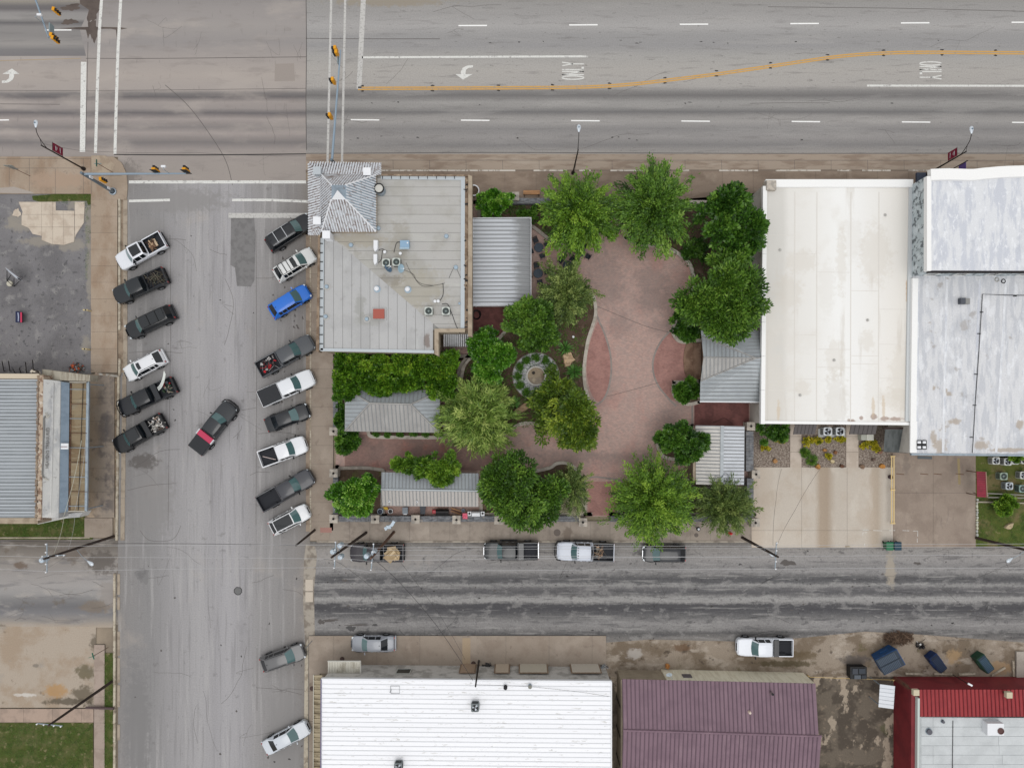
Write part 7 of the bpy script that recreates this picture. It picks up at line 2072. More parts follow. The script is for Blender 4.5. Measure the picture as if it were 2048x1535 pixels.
stone_wall('stone wall between small hut and driveway, upper length',1499,862,1499,942,14,1.3)
stone_wall('stone wall between small hut and driveway, lower length',1500,956,1500,1034,12,1.2)
stone_wall('stone wall behind the wooden bench at the front pavement',958,402,1240,402,10,0.9)
for x,y,lb in((667,862,'stone pillar by the broad-leaved shrub on the west pavement'),(667,946,'stone pillar below the west plaza entrance'),(667,1037,'stone pillar at the south west plaza corner'),(750,1038,'stone pillar left of the stored tubs in the south wall'),(831,1038,'stone pillar in the south wall below the gabled shed middle'),(913,1039,'stone pillar in the south wall beside the pink cloth'),(997,1040,'stone pillar in the south wall by the big dark tree'),(1166,1044,'stone pillar at the left side of the red south walkway'),(1502,852,'stone pillar at the white building corner by the hut'),(1512,948,'stone pillar between hut wall and pale driveway'),(1511,1045,'stone pillar at the south east plaza corner'),(1030,392,'white capped pillar left of the wooden bench')):
 pillar(lb,x,y)
# ---------------------------------------------------------------- fountain and rocks
FT=thing('fountain','round stone fountain with brown water in the garden bed','fountain',W(1072,752,0.27))
pebble=MB().lathe([(47*S,0.0),(47*S,0.06),(0,0.07)],(0,0,0),40).build('pebble_ring',mat('grey_pebbles',(206,206,210),0.95,layers=[((140,140,146),4.0,0.48,0.58,0.8),((206,206,210),6.0,0.56,0.64,0.8)],fine=0.16,fscale=16,bump=0.6,bscale=12),FT)
MB().lathe([(47.5*S,0.0),(47.5*S,0.12),(46*S,0.13),(46*S,0.0)],(0,0,0),48).build('ring_edge',m_edgeD,FT)
MB().lathe([(20*S,0),(20*S,0.45),(19.5*S,0.5),(17*S,0.5),(16.6*S,0.46),(16.6*S,0.1)],(0,0,0),40).build('basin',mat('basin_stone',(206,202,194),0.8,layers=[((180,174,162),1.5,0.46,0.6,0.5)]),FT)
MB().lathe([(16.6*S,0.2),(16.6*S,0.3),(0,0.3)],(0,0,0),40).build('water',mat('brown_water',(160,134,92),0.12,layers=[((120,98,66),0.9,0.45,0.6,0.8),((190,166,124),1.4,0.56,0.68,0.6)],spec=0.5,fine=0),FT)
MB().lathe([(0.16,0.2),(0.12,0.5),(0.16,0.75),(0.08,0.85),(0,0.86)],(-5*S,6*S,0),12).build('spout',plain('dark_bronze',(62,56,52),0.5,0.4),FT)
def rock(label,pts,z0,z1,c,seed,name='boulder'):
 rg=random.Random(seed)
 P=px(pts,z1)
 n=len(P)
 cx_,cy_=sum(p[0]for p in P)/n,sum(p[1]for p in P)/n
 sc=[(p[0]-cx_,p[1]-cy_)for p in P]
 hh=z1-z0
 mb=MB()
 secs=[]
 for k,zz in((1.06,0.0),(1.10,hh*0.4),(1.03,hh*0.8),(0.94,hh),(0.5,hh*1.05)):
  secs.append([(p[0]*k+rg.uniform(-0.03,0.03),p[1]*k+rg.uniform(-0.03,0.03),zz+rg.uniform(-0.02,0.02))for p in sc])
 mb.loft(secs,True,True)
 o=mb.build(name,mat('rock_%d'%seed,c,0.9,layers=[((c[0]*0.72,c[1]*0.68,c[2]*0.64),(1.5,3,1.5),0.46,0.6,0.7),((min(255,c[0]*1.12),min(255,c[1]*1.12),min(255,c[2]*1.12)),2.5,0.55,0.66,0.6)],bump=0.5,bscale=5))
 o.location=(cx_,cy_,z0)
 return tag(o,label,'rock')
rock('flat tan boulder between two yuccas by the fountain',[(1126,710),(1132,705),(1142,704),(1146,714),(1150,719),(1143,724),(1141,730),(1130,733)],0.2,0.65,(206,172,132),1)
rock('long brown rock south west of the fountain',[(1028,825),(1034,829),(1046,823),(1060,814),(1060,805),(1052,804),(1040,813),(1029,820)],0.2,0.7,(172,140,104),2)
rock('pale boulder on the rough east lawn',[(2011,1055),(2016,1050),(2023,1047),(2028,1046),(2026,1053),(2021,1058),(2015,1057)],0.02,0.4,(196,174,134),3)
for i,(x,y,r_,c,lb)in enumerate(((1651,900,3.6,(168,124,76),'orange rock above the single yellow flower clump'),(1672,904,3.4,(150,104,70),'brown rock right of the single flower clump'),(1637,933,5,(176,128,70),'orange rock at the lower edge of the middle gravel bed'),(1685,932,4,(124,82,60),'dark rock at the lower right of the middle gravel bed'),(1665,922,4.5,(206,186,140),'pale yellow rock in the middle gravel bed'),(1551,921,4.6,(172,130,86),'rock on the left gravel bed beside the hut wall'),(1762,903,4.6,(140,100,78),'brown rock below the flower clumps near the canvas awning'),(1726,933,4.4,(150,118,92),'rock at the lower left of the right gravel bed'),(1766,932,5.4,(180,126,64),'orange rock by the yellow pipe rail'),(1748,919,3,(110,88,76),'small dark rock in the right gravel bed'))):
 rock(lb,blob(x,y,r_,r_*0.85,700+i,9,0.25),0.0,0.3,c,20+i)
tag(MB().lathe([(0.14,0.27),(0.14,0.42),(0.1,0.46),(0,0.46)],W(1146,674),12).build('garden_light',MT['white']),'small round white light in the fountain bed','light')
PT=thing('planter_pot','round cream pot with dark soil at the plaza neck','pot',W(1251,476,0.12))
MB().lathe([(0.2,0),(0.3,0.45),(0.32,0.5),(0.27,0.5),(0.25,0.42)],(0,0,0),18).build('pot',plain('cream_pot',(206,194,172),0.8),PT)
MB().lathe([(0.26,0.42),(0,0.44)],(0,0,0),18).build('soil',plain('dark_soil',(44,50,40),0.9),PT)
# ---------------------------------------------------------------- patio tables, chairs, bench
m_navy=plain('dark_patio_metal',(36,42,50),0.5,0.2)
m_navy2=plain('patio_table_top',(58,68,80),0.5,0.2)
def patio_table(label,x,y):
 T=thing('patio_table',label,'table',W(x,y,0.13),0,'dark round patio tables')
 MB().lathe([(0.5,0.70),(0.52,0.73),(0.5,0.75),(0.08,0.755),(0.08,0.72)],(0,0,0),24).build('tabletop',m_navy2,T)
 for i in range(3):
  a=i*2.094
  MB().tube([(0.4*math.cos(a),0.4*math.sin(a),0),(0.08*math.cos(a),0.08*math.sin(a),0.4),(0.3*math.cos(a),0.3*math.sin(a),0.71)],0.025,6).build('leg',m_navy,T)
def patio_chair(label,x,y,ang):
 T=thing('patio_chair',label,'chair',W(x,y,0.13),ang,'dark patio chairs')
 MB().box(-0.24,-0.25,0.42,0.24,0.25,0.46).build('seat',m_navy,T)
 bk=MB()
 for i in range(5):
  bk.cbox((0.27,-0.2+i*0.1,0.68),(0.03,0.06,0.46),0,0,0.15)
 bk.cbox((0.31,0,0.92),(0.05,0.52,0.05))
 bk.build('backrest',m_navy,T)
 for s_ in(-1,1):
  MB().tube([(0.3,s_*0.26,0.64),(-0.2,s_*0.27,0.64),(-0.22,s_*0.26,0.45)],0.022,5).build('armrest',m_navy,T)
  for q_ in(-1,1):
   MB().tube([(q_*0.22,s_*0.23,0.43),(q_*0.25,s_*0.25,0)],0.02,5).build('leg',m_navy,T)
TB=[(1077.5,498,'dark patio table beside the zinc patio cover corner','upper left table',0.4),(1160,507,'dark patio table half under the north west tree','table under the north west tree',1.1),(1076,549,'dark patio table at the edge of the patio cover by the grey-green tree','lower left table',0.2),(1134,533,'dark patio table mostly hidden by the grey-green tree','table hidden by the grey-green tree',0.9)]
for x,y,lb,short,a0 in TB:
 patio_table(lb,x,y)
 for i in range(4):
  a=a0+i*1.5708
  patio_chair('dark patio chair at the %s, %s side'%(short,['right','top','left','bottom'][i]),x+16.5*math.cos(a),y-16.5*math.sin(a),a)
BN=thing('wooden_bench','brown wooden bench before the stone wall on the front pavement','bench',W(1063,391,0.12))
m_wood=mat('bench_wood',(184,138,96),0.7,layers=[((150,108,72),(0.5,8,2),0.45,0.6,0.7)],rnd=0.06)
for i in range(4):
 MB().box(-0.9,-0.02+i*0.12,0.42,0.9,0.08+i*0.12,0.46).build('seat_slat',m_wood,BN)
for i in range(2):
 MB().box(-0.9,-0.1,0.55+i*0.16,0.9,-0.06,0.66+i*0.16).build('back_slat',m_wood,BN)
for s_ in(-0.8,0.8):
 MB().box(s_-0.03,-0.1,0,s_+0.03,0.44,0.42).box(s_-0.03,-0.14,0.0,s_+0.03,-0.1,0.86).build('leg',MT['black_metal'],BN)
HP=thing('hoop_planter','round white-rimmed planter beside the east wall of the corner building','planter',W(948,383,0.12))
MB().lathe([(0.55,0),(0.62,0.4),(0.62,0.46),(0.52,0.46),(0.5,0.3)],(0,0,0),28).build('rim',MT['white'],HP)
MB().lathe([(0.52,0.32),(0,0.36)],(0,0,0),28).build('soil',m_mulch,HP)
# hose coils
for x,y,lb in((953,629,'black hose coil by the corner building rear door'),):
 pts=[tuple(Vector(W(x,y,0.15))+Vector((math.cos(a)*(0.3+0.01*a),math.sin(a)*(0.38+0.01*a),0.004*a)))for a in[k*0.4 for k in range(50)]]
 tag(MB().tube(pts,0.03,5).build('hose_coil',MT['black']),lb,'hose')
tag(MB().tube([W(p[0],p[1],0.16)for p in smooth_line([(1425,845),(1436,841),(1447,836),(1456,840),(1466,848)],6)],0.025,5).build('hose',plain('dark_red_hose',(70,34,34),0.6)),'dark hose on the dark red pavers by the hut','hose')
# ---------------------------------------------------------------- gear stored behind the long shed
def drum(name,label,cat,x,y,r,h,c1,c2,z=0.12):
 T=thing(name,label,cat,W(x,y,z))
 MB().lathe([(r*0.9,0),(r,h*0.3),(r,h*0.9),(r*0.95,h),(r*0.8,h),(r*0.78,h*0.85)],(0,0,0),18).build('shell',c1,T)
 MB().lathe([(r*0.8,h*0.85),(0,h*0.87)],(0,0,0),18).build('inside',c2,T)
drum('metal_tub','grey metal tub by the south wall, left end of the stored gear','tub',762,1021,0.34,0.5,MT['galv'],plain('tub_dark',(64,68,84),0.7))
drum('bucket','white and black bucket beside the grey tub','bucket',782,1021,0.28,0.4,MT['white'],MT['black'])
T=thing('step_ladder','yellow folded step stool behind the long shed','ladder',W(774,1014,0.12))
for s_ in(-0.2,0.2):
 MB().tube([(s_,-0.3,0),(s_,0.2,1.1)],0.035,5).build('rail',plain('ladder_yellow',(196,160,44),0.6),T)
for i in range(3):
 MB().box(-0.2,-0.22+i*0.13,0.25+i*0.28,0.2,-0.12+i*0.13,0.29+i*0.28).build('tread',plain('tread_yellow',(206,172,60),0.6),T)
T=thing('wheeled_bin','grey wheeled bin behind the long shed','bin',W(813,1018,0.12))
MB().loft([[(-0.22,-0.26,0.05),(0.22,-0.26,0.05),(0.22,0.26,0.05),(-0.22,0.26,0.05)],[(-0.28,-0.34,0.9),(0.28,-0.34,0.9),(0.28,0.34,0.9),(-0.28,0.34,0.9)]]).build('bin_body',plain('bin_grey',(96,104,112),0.6),T)
MB().box(-0.29,-0.36,0.9,0.29,0.36,0.96).build('lid',plain('bin_lid',(130,138,146),0.6),T)
MB().box(-0.18,-0.44,0.84,0.18,-0.36,0.9).build('handle',MT['white'],T)
T=thing('wheelbarrow','dark wheelbarrow behind the long shed','wheelbarrow',W(847,1017,0.12))
MB().loft([[(-0.2,-0.3,0.3),(0.2,-0.3,0.3),(0.22,0.3,0.3),(-0.22,0.3,0.3)],[(-0.26,-0.5,0.6),(0.26,-0.5,0.6),(0.34,0.42,0.62),(-0.34,0.42,0.62)]]).build('tray',plain('barrow_grey',(64,68,76),0.5),T)
MB().tube([(-0.3,0.9,0.6),(-0.16,-0.3,0.28),(0,-0.6,0.2),(0.16,-0.3,0.28),(0.3,0.9,0.6)],0.025,6).build('handle',m_wood,T)
wm,rmm=wheel_mesh(True)
wo=bpy.data.objects.new('wheel',wm)
wo.location=(0,-0.65,0.2)
wo.scale=(0.5,0.4,0.5)
wo.rotation_euler=(0,0,1.5708)
link(wo,T)
T=thing('plastic_crate','red plastic crate behind the long shed','crate',W(870,1022,0.12))
MB().box(-0.26,-0.2,0,0.26,0.2,0.36).build('shell',plain('crate_red',(176,44,58),0.6),T)
MB().box(-0.2,-0.14,0.36,0.2,0.14,0.40).build('lid',plain('crate_pink',(206,96,104),0.6),T)
T=thing('black_smoker','long black barbecue smoker behind the long shed','smoker',W(886,1021,0.12))
MB().tube([(-0.7,0,0.6),(0.7,0,0.6)],0.27,14).build('barrel',MT['black_metal'],T)
MB().box(-0.75,-0.42,0.5,0.75,-0.28,0.54).build('shelf',MT['black'],T)
for s_ in(-0.55,0.55):
 MB().box(s_-0.04,-0.2,0,s_+0.04,0.2,0.45).build('leg',MT['black'],T)
T=thing('pallet_boards','two brown boards leaning by the smoker','boards',W(913,1021,0.12))
for i in range(3):
 MB().cbox((0,-0.16+i*0.17,0.3+0.05*i),(1.2,0.11,0.05),-0.32).build('board',[m_wood,plain('dark_board',(96,56,44)),m_wood][i],T)
drum('grey_bucket','grey bucket left of the white grill','bucket',927,1019.5,0.2,0.4,plain('bucket_grey',(150,156,168),0.6),plain('bucket_in',(110,116,130),0.7))
T=thing('gas_grill','white gas grill with side shelves by the south wall','grill',W(953,1025,0.12))
MB().loft([[(-0.45,-0.28,0.75),(0.45,-0.28,0.75),(0.45,0.28,0.75),(-0.45,0.28,0.75)],[(-0.45,-0.22,1.05),(0.45,-0.22,1.05),(0.45,0.22,1.05),(-0.45,0.22,1.05)],[(-0.42,-0.1,1.15),(0.42,-0.1,1.15),(0.42,0.12,1.15),(-0.42,0.12,1.15)]]).build('hood',MT['white'],T)
MB().box(-0.5,-0.3,0.1,0.5,0.3,0.74).build('cabinet',plain('grill_grey',(120,124,130),0.5),T)
for s_ in(-1,1):
 sh=MB().box(s_*0.72-0.2,-0.26,0.78,s_*0.72+0.2,0.26,0.84).build('side_shelf',MT['white'],T)
 MB().lathe([(0.12,0.84),(0.12,0.88),(0,0.88)],(s_*0.72,0.05,0),12).build('burner',MT['black'],sh)
T=thing('pink_cloth','crumpled pink cloth on the south stone wall','cloth',W(930,1031,1.05))
rg=random.Random(6)
v_=[(x*0.09+rg.uniform(-0.02,0.02),y*0.1+rg.uniform(-0.02,0.02),0.05+rg.uniform(0,0.14))for y in range(-3,4)for x in range(-3,4)]
MB().add(v_,[(j*7+i,j*7+i+1,j*7+i+8,j*7+i+7)for j in range(6)for i in range(6)]).build('cloth',plain('pink_fabric',(224,110,132),0.9),T,smooth=True)
# ---------------------------------------------------------------- traffic signals
m_sig=plain('signal_yellow',(226,158,24),0.5)
m_arm=plain('mast_blue_grey',(146,164,180),0.45,0.3)
def signal_head(parent,p,face,back=False,drop=0.0):
 """p = top of head; face = direction the lenses look to"""
 rz=math.atan2(face[1],face[0])
 R=Matrix.Rotation(rz,3,'Z')
 hd=MB()
 for v0 in(MB().box(-0.14,-0.18,-1.05,0.12,0.18,0.0),):
  hd.add([tuple(R@Vector(v)+Vector(p))for v in v0.v],v0.f)
 h=hd.build('signal_head',m_sig,parent,True)
 for k in range(3):
  c=Vector(p)+R@Vector((0.12,0,-0.18-k*0.34))
  vis=[]
  n=10
  for i in range(n+1):
   a=math.pi*i/n
   vis.append((0.15*math.cos(a),0.15*math.sin(a)))
  vv=[tuple(c+R@Vector((0,y,z)))for y,z in vis]+[tuple(c+R@Vector((0.24,y,z)))for y,z in vis]
  MB().add(vv,[(i,i+1,n+2+i,n+1+i)for i in range(n)]).build('visor',MT['black']if k else MT['black'],h,True)
  MB().add([tuple(c+R@Vector((0.01,0.13*math.cos(a),0.13*math.sin(a))))for a in[2*math.pi*i/12 for i in range(12)]],[tuple(range(12))]).build('lens',plain('lens_%d'%k,[(110,20,20),(120,90,20),(20,90,50)][k],0.2)if 'lens_%d'%k not in bpy.data.materials else bpy.data.materials['lens_%d'%k],h,True)
 if back:
  b=MB().box(-0.16,-0.32,-1.2,-0.14,0.32,0.15)
  MB().add([tuple(R@Vector(v)+Vector(p))for v in b.v],b.f).build('backplate',MT['black'],h,True)
def mast(label,base,top,ztop,end,zend,heads,face,cams=(),back=False,base_z=0.12):
 T=thing('traffic_signal',label,'traffic light',W(base[0],base[1],base_z),0,'mast arm traffic signals')
 b=Vector(W(base[0],base[1],base_z))
 t_=Vector((b.x,b.y,ztop))if top is None else Vector(W(top[0],top[1],ztop))
 MB().tube([b,Vector((b.x,b.y,0.6)),t_+Vector((0,0,0.4))],[0.22,0.19,0.14],12).build('pole',plain('mast_dark',(112,124,134),0.45,0.3)if 'mast_dark' not in bpy.data.materials else bpy.data.materials['mast_dark'],T,True)
 MB().lathe([(0.4,0),(0.4,0.1),(0.3,0.14),(0.3,0.0)],b,16).build('base_plate',MT['galv'],T,True)
 e_=Vector(W(end[0],end[1],zend))
 MB().tube([t_,e_],[0.13,0.07],10).build('mast_arm',m_arm,T,True)
 for(x,y)in heads:
  tt=max(0.0,min(1.0,(Vector(W2(x,y,zend))-Vector(t_[:2])).dot(Vector((e_-t_)[:2]))/((e_-t_).xy.length_squared)))
  zz=t_.z+(e_.z-t_.z)*tt+0.45
  signal_head(T,W(x,y,zz),face,back)
 for(x,y)in cams:
  c=Vector(W(x,y,zend+1.2))
  near=t_+(e_-t_)*max(0,min(1,(c.xy-t_.xy).dot((e_-t_).xy)/(e_-t_).xy.length_squared))
  MB().tube([near,Vector((near.x,near.y,c.z)),c],0.03,5).build('camera_bracket',MT['galv'],T,True)
  MB().cbox(c,(0.45,0.2,0.2)).build('camera',MT['white'],T,True)
 return T
mA=mast('traffic signal mast at the west corner, arm over the side street',(226,383),(167,348),5.2,(372,347),5.6,[(306,337),(367,337)],(0,1,0),[(327,333)],True)
for(x,y,z,nm)in((200,357,3.0,'signal'),(181,354,4.3,'box'),(216,376,1.2,'box')):
 if nm=='signal':
  signal_head(mA,W(x,y,3.4),(1,0.2,0))
 else:
  MB().cbox(W(x,y,z),(0.25,0.25,0.5)).build('control_box',MT['white'],mA,True)
mB=mast('traffic signal mast beside the corner tower, arm over the highway',(700,356),(664,322),5.2,(681,100),5.9,[(669,94),(671,102),(664,157),(658,228)],(-1,0,0),[])
MB().cbox(W(677,120,5.4),(0.1,0.9,0.6)).build('lane_sign',plain('sign_grey_blue',(120,136,142),0.5),mB,True)
mC=mast('traffic signal mast at the top left, arm over the highway',(105,-36),None,5.3,(97.5,76),6.0,[(106,17),(101,68),(104,74)],(1,-0.2,0),[(79,30)],False,0.13)
MB().cbox(W(103,58,5.5),(0.1,0.9,0.7)).build('lane_sign',plain('sign_grey_blue2',(136,152,158),0.5),mC,True)
# ---------------------------------------------------------------- street lamps
m_lampdark=plain('lamp_post_dark',(40,34,34),0.45,0.3)
m_lamphead=plain('lamp_head',(206,214,222),0.35,0.3)
def street_lamp(label,bx,by,banner=None,zp_=6.9,zh=7.7,reach=1.85):
 b=Vector(W(bx,by,0.12))
 T=thing('street_lamp',label,'street lamp',b,0,'street lamps along the highway')
 MB().tube([(0,0,0),(0,0,0.5),(0,0,zp_)],[0.13,0.09,0.06],10).build('pole',m_lampdark,T)
 MB().lathe([(0.22,0),(0.2,0.25),(0.1,0.5)],(0,0,0),12).build('base',m_lampdark,T)
 MB().tube(smooth_line([(0,0,zp_-0.9),(0,0.35,zp_-0.2),(0,0.9,zh-0.25),(0,reach-0.35,zh)],5),0.035,6).build('arm',m_lampdark,T)
 MB().tube([(0,0,zp_-0.1),(0,0.5,zp_+0.15)],0.025,5).build('brace',m_lampdark,T)
 hd=MB().loft([[(w_*math.cos(a),y_,zh+0.0+w_*0.5*math.sin(a))for a in[2*math.pi*i/10 for i in range(10)]]for y_,w_ in((reach-0.4,0.05),(reach-0.3,0.10),(reach,0.20),(reach+0.25,0.19),(reach+0.35,0.08))]).build('lamp_head',m_lamphead,T,smooth=True)
 MB().lathe([(0.06,0.11),(0.06,0.2),(0,0.22)],(0,reach+0.05,zh),8).build('photocell',plain('photocell',(92,120,140),0.5)if 'photocell' not in bpy.data.materials else bpy.data.materials['photocell'],hd)
 if banner:
  x0,x1=(0.12,0.95)if banner[0]>0 else(0.12,0.95)
  z0,z1=banner[1]
  fb=banner[0]
  bn=MB().box(-0.012,x0,z0,0.012,x1,z1).build('banner',plain('banner_red',(126,20,52),0.7)if 'banner_red' not in bpy.data.materials else bpy.data.materials['banner_red'],T)
  for zz in(z0-0.02,z1+0.02):
   MB().tube([(0,0,zz),(0,x1+0.05,zz)],0.018,5).build('banner_rod',m_lampdark,T)
  sw=MB()
  for sd in(-1,1):
   zm=(z0+z1)/2
   for i,(ya,yb,za,zc_)in enumerate(((0.3,0.75,zm+0.22,zm+0.34),(0.45,0.7,zm+0.05,zm+0.12),(0.25,0.8,zm-0.45,zm-0.36))):
    sw.add([(sd*0.016,ya,za),(sd*0.016,yb,za+0.05),(sd*0.016,yb,zc_+0.05),(sd*0.016,ya,zc_-0.03)],[(0,1,2,3)if sd>0 else(3,2,1,0)])
  sw.build('banner_lettering',MT['white'],bn)
street_lamp('street lamp with a red banner at the west corner',168,338,(1,(3.6,5.2)))
street_lamp('street lamp without banner in front of the plaza trees',1146,346)
street_lamp('street lamp with a red banner before the two-storey building',1853,349,(1,(3.9,5.4)))
T=thing('banner_pole','short pole with a purple banner before the two-storey building','banner pole',W(1880,352,0.12))
MB().tube([(0,0,0),(0,0,4.8)],0.05,8).build('pole',m_lampdark,T)
MB().box(-0.012,-0.8,3.3,0.012,-0.06,4.5).build('banner',plain('banner_purple',(104,84,150),0.7),T)
# ---------------------------------------------------------------- street signs and small posts
def sign_post(label,base,ztop,blades,base_z=0.12,post=None,cat='sign'):
 b=Vector(W(base[0],base[1],base_z))
 T=thing('street_sign',label,cat,b)
 MB().tube([(0,0,0),(0,0,ztop)],0.035,6).build('post',post or MT['rust'],T)
 for(z,w_,h_,rz,c)in blades:
  MB().cbox((0,0,z),(w_,0.03,h_),rz).build('sign_blade',plain('blade_%d'%len(bpy.data.materials),c,0.5),T)
 return T
sign_post('street name sign with green blades at the west corner',(226,345),3.0,[(3.0,0.75,0.2,1.5708,(58,104,92)),(2.78,0.75,0.2,0.0,(150,170,170))])
sign_post('route sign post with two grey panels on the west pavement',(60,352),3.3,[(2.5,0.6,0.75,0.0,(132,134,132)),(3.2,0.9,0.5,0.0,(142,146,142))])
T2=sign_post('green street sign at the south west kerb',(216,1294),2.9,[(2.9,0.7,0.18,0.3,(60,122,104)),(2.7,0.7,0.18,1.87,(72,136,116))],0.05)
sign_post('short sign post at the south block corner',(624,1281),2.2,[(2.0,0.05,0.45,0.3,(206,198,184))],0.12,MT['galv'])
T=thing('hollow_post','white rusty hollow steel post leaning over the west pavement','post',W(236,752,0.1))
MB().tube([W(236,752,0.1),W(194,747,3.6)],0.11,10,True).build('pipe',mat('flaking_white',(216,210,198),0.7,layers=[((166,132,98),2.5,0.5,0.6,0.8)]),T,True)
MB().lathe([(0.09,0),(0,0.01)],W(194,747,3.6),10).build('mouth',MT['black'],T,True)
MB().lathe([(0.11,0),(0.14,0.05),(0.14,0.12),(0.1,0.12)],W(194,747,3.55),12).build('collar',plain('collar',(130,110,92),0.7),T,True)
for x,y,lb in((178,622,'yellow bollard with a tee top by the west pavement'),(176,699,'lower yellow bollard by the west pavement')):
 T=thing('bollard',lb,'bollard',W(x+4,y,0.1))
 MB().tube([(0,0,0),(0,0,0.95)],0.08,10).build('post',plain('bollard_cream',(206,184,130),0.7)if 'bollard_cream' not in bpy.data.materials else bpy.data.materials['bollard_cream'],T)
 MB().box(-0.3,-0.07,0.85,0.2,0.07,0.95).build('cross_head',bpy.data.materials['bollard_cream'],T)
T=thing('fire_hydrant','red fire hydrant on the south pavement by the driveway','hydrant',W(1459,1065,0.12))
m_hyd=plain('hydrant_red',(196,36,40),0.5)
MB().lathe([(0.16,0),(0.16,0.05),(0.11,0.08),(0.11,0.5),(0.15,0.52),(0.13,0.62),(0.05,0.7),(0,0.71)],(0,0,0),14).build('barrel',m_hyd,T)
for a in(0,2.1,4.2):
 MB().tube([(0,0,0.4),(0.22*math.cos(a),0.22*math.sin(a),0.4)],0.065,8).build('nozzle',m_hyd,T)
T=thing('globe_lamp','black lamp post with pale globe on the south pavement','lamp',W(1392,1054,0.12))
MB().tube([(0,0,0),(0,0,0.9)],0.05,8).build('post',MT['black'],T)
MB().lathe([(0.2,0.85),(0.24,1.0),(0.12,1.1)],(0,0,0),14).build('shade',MT['black'],T)
MB().lathe([(0.12,1.1),(0.13,1.18),(0,1.25)],(0,0,0),12).build('globe',MT['white'],T)
# yellow pipe rail
T=thing('pipe_rail','long yellow double pipe rail between the two driveways','rail',W(1786,980))
m_ypipe=plain('pale_yellow_pipe',(226,200,146),0.6)
for dx_ in(-2.3,2.3):
 MB().tube([W(1785.5+dx_,911,0.75),W(1785.5+dx_,1046,0.75)],0.065,8).build('pipe',m_ypipe,T,True)
for y in(912,979,1046):
 MB().tube([W(1781,y,0.8),W(1790,y,0.8)],0.075,8).build('cross_pipe',m_ypipe,T,True)
 MB().tube([W(1786,y,0.0),W(1786,y,0.8)],0.08,8).build('post',m_ypipe,T,True)
tag(MB().lathe([(0.22,0.04),(0.24,0.3),(0.16,0.5),(0,0.52)],W(1779,953),14).build('ash_urn',plain('dark_urn',(72,56,62),0.6)),'dark round urn beside the yellow pipe rail','urn')
# chain at the driveway, west lot fence stubs
for i,(x,y,x1,y1)in enumerate(((8,742,8,722),(20,742,21,722),(41,745,43,736),(53,745,55,724),(67,742,69,720),(30,745,30,738))):
 tag(MB().tube([W(x,y,0),W(x1-4,y1,2.4 if y-y1>10 else 1.2)],0.045,6).build('fence_post',m_lampdark),'dark leaning fence post behind the lettered shop roof, %s from the left edge'%['first','second','fourth','fifth','sixth','third'][i],'post','fence stubs behind the shop')
T=thing('portable_sign','white portable sign on a black frame in the gravel car park','sign',W(28,566))
MB().add([W(10,534,1.6),W(44,560,1.6),W(44,562,0.7),W(33,557,0.7),W(14,540,0.7)],[(0,1,2,3,4)]).build('sign_face',plain('sign_white',(216,222,232),0.5),T,True)
MB().add([W(33,554,1.62),W(43,560,1.62),W(43,561.5,1.1),W(36,558,1.1)],[(0,1,2,3)]).build('sign_print',MT['black'],T,True)
for a,b in(((14,540),(14,560)),((22,550),(14,561)),((28,556),(28,573)),((39,562),(28,573)),((14,561),(28,573))):
 MB().tube([W(a[0],a[1],0.8),W(b[0],b[1],0.08)],0.035,5).build('frame_bar',MT['black'],T,True)
wo=bpy.data.objects.new('wheel',MB().lathe([(0.17,0.02),(0.3,0.0),(0.32,0.1),(0.3,0.2),(0.17,0.18)],(0,0,0),18).mesh('tyre_ring',plain('pale_tyre',(196,190,170),0.8)))
wo.location=Vector(W(21,567.5,0.02))-wloc(T)
link(wo,T)
T=thing('lot_sign','dark blue and red sign board in the gravel car park','sign',W(38,633))
MB().add([W(31,622,1.0),W(44,624,1.0),W(44,645,1.0),W(31,644.5,1.0),W(33,622,0.1),W(46,624,0.1),W(46,645,0.1),W(33,644.5,0.1)],[(3,2,1,0),(4,5,6,7),(0,1,5,4),(1,2,6,5),(2,3,7,6),(3,0,4,7)]).build('board',plain('sign_navy',(26,36,70),0.5),T,True)
MB().sheet(px([(40.5,624),(44,624.5),(44.2,644.6),(40.5,644.3)],1.0),1.006).build('red_stripe',plain('sign_red',(190,52,84),0.5),T,True)
MB().sheet(px([(35,625),(37,625),(38,634),(37,643),(35.6,642),(36,634)],1.0),1.006).build('lettering',plain('sign_pale',(170,178,200),0.5),T,True)
# rubbish beside the shop and twig pile
def junk(name,label,x,y,rx,ry,n,cols,seed,stick=0.5,z=0.02,hz=0.4,cat='debris'):
 r=random.Random(seed)
 ms=[plain('%s_c%d_%d'%(name,i,seed),c,0.8)for i,c in enumerate(cols)]
 mb=MB()
 for i in range(n):
  mb.mi=r.randrange(len(ms))
  a,q_=r.uniform(0,6.28),math.sqrt(r.random())
  p=Vector(W(x+rx*q_*math.cos(a),y+ry*q_*math.sin(a),z))+Vector((0,0,r.uniform(0.02,hz)))
  if r.random()<stick:
   d=Vector((r.uniform(-1,1),r.uniform(-1,1),r.uniform(-0.1,0.2)))*r.uniform(0.2,0.6)
   mb.tube([p-d,p+Vector((0,0,0.05)),p+d],r.uniform(0.012,0.03),4)
  else:
   mb.cbox(p,(r.uniform(0.1,0.4),r.uniform(0.08,0.3),r.uniform(0.05,0.25)),r.uniform(0,3),r.uniform(-0.4,0.4))
 o=mb.build(name,ms)
 tag(o,label,cat)
 return stuff(o)
junk('scrap_pile','scrap and bicycle parts piled beside the lettered shop',156,735,14,7,60,[(60,58,60),(150,150,152),(196,92,50),(96,84,74)],1)
junk('rubble_pile','broken bricks at the corner of the metal shop roof',72,746,8,5,24,[(96,84,76),(196,184,164),(60,52,48)],2,0.3,4.5,0.3)
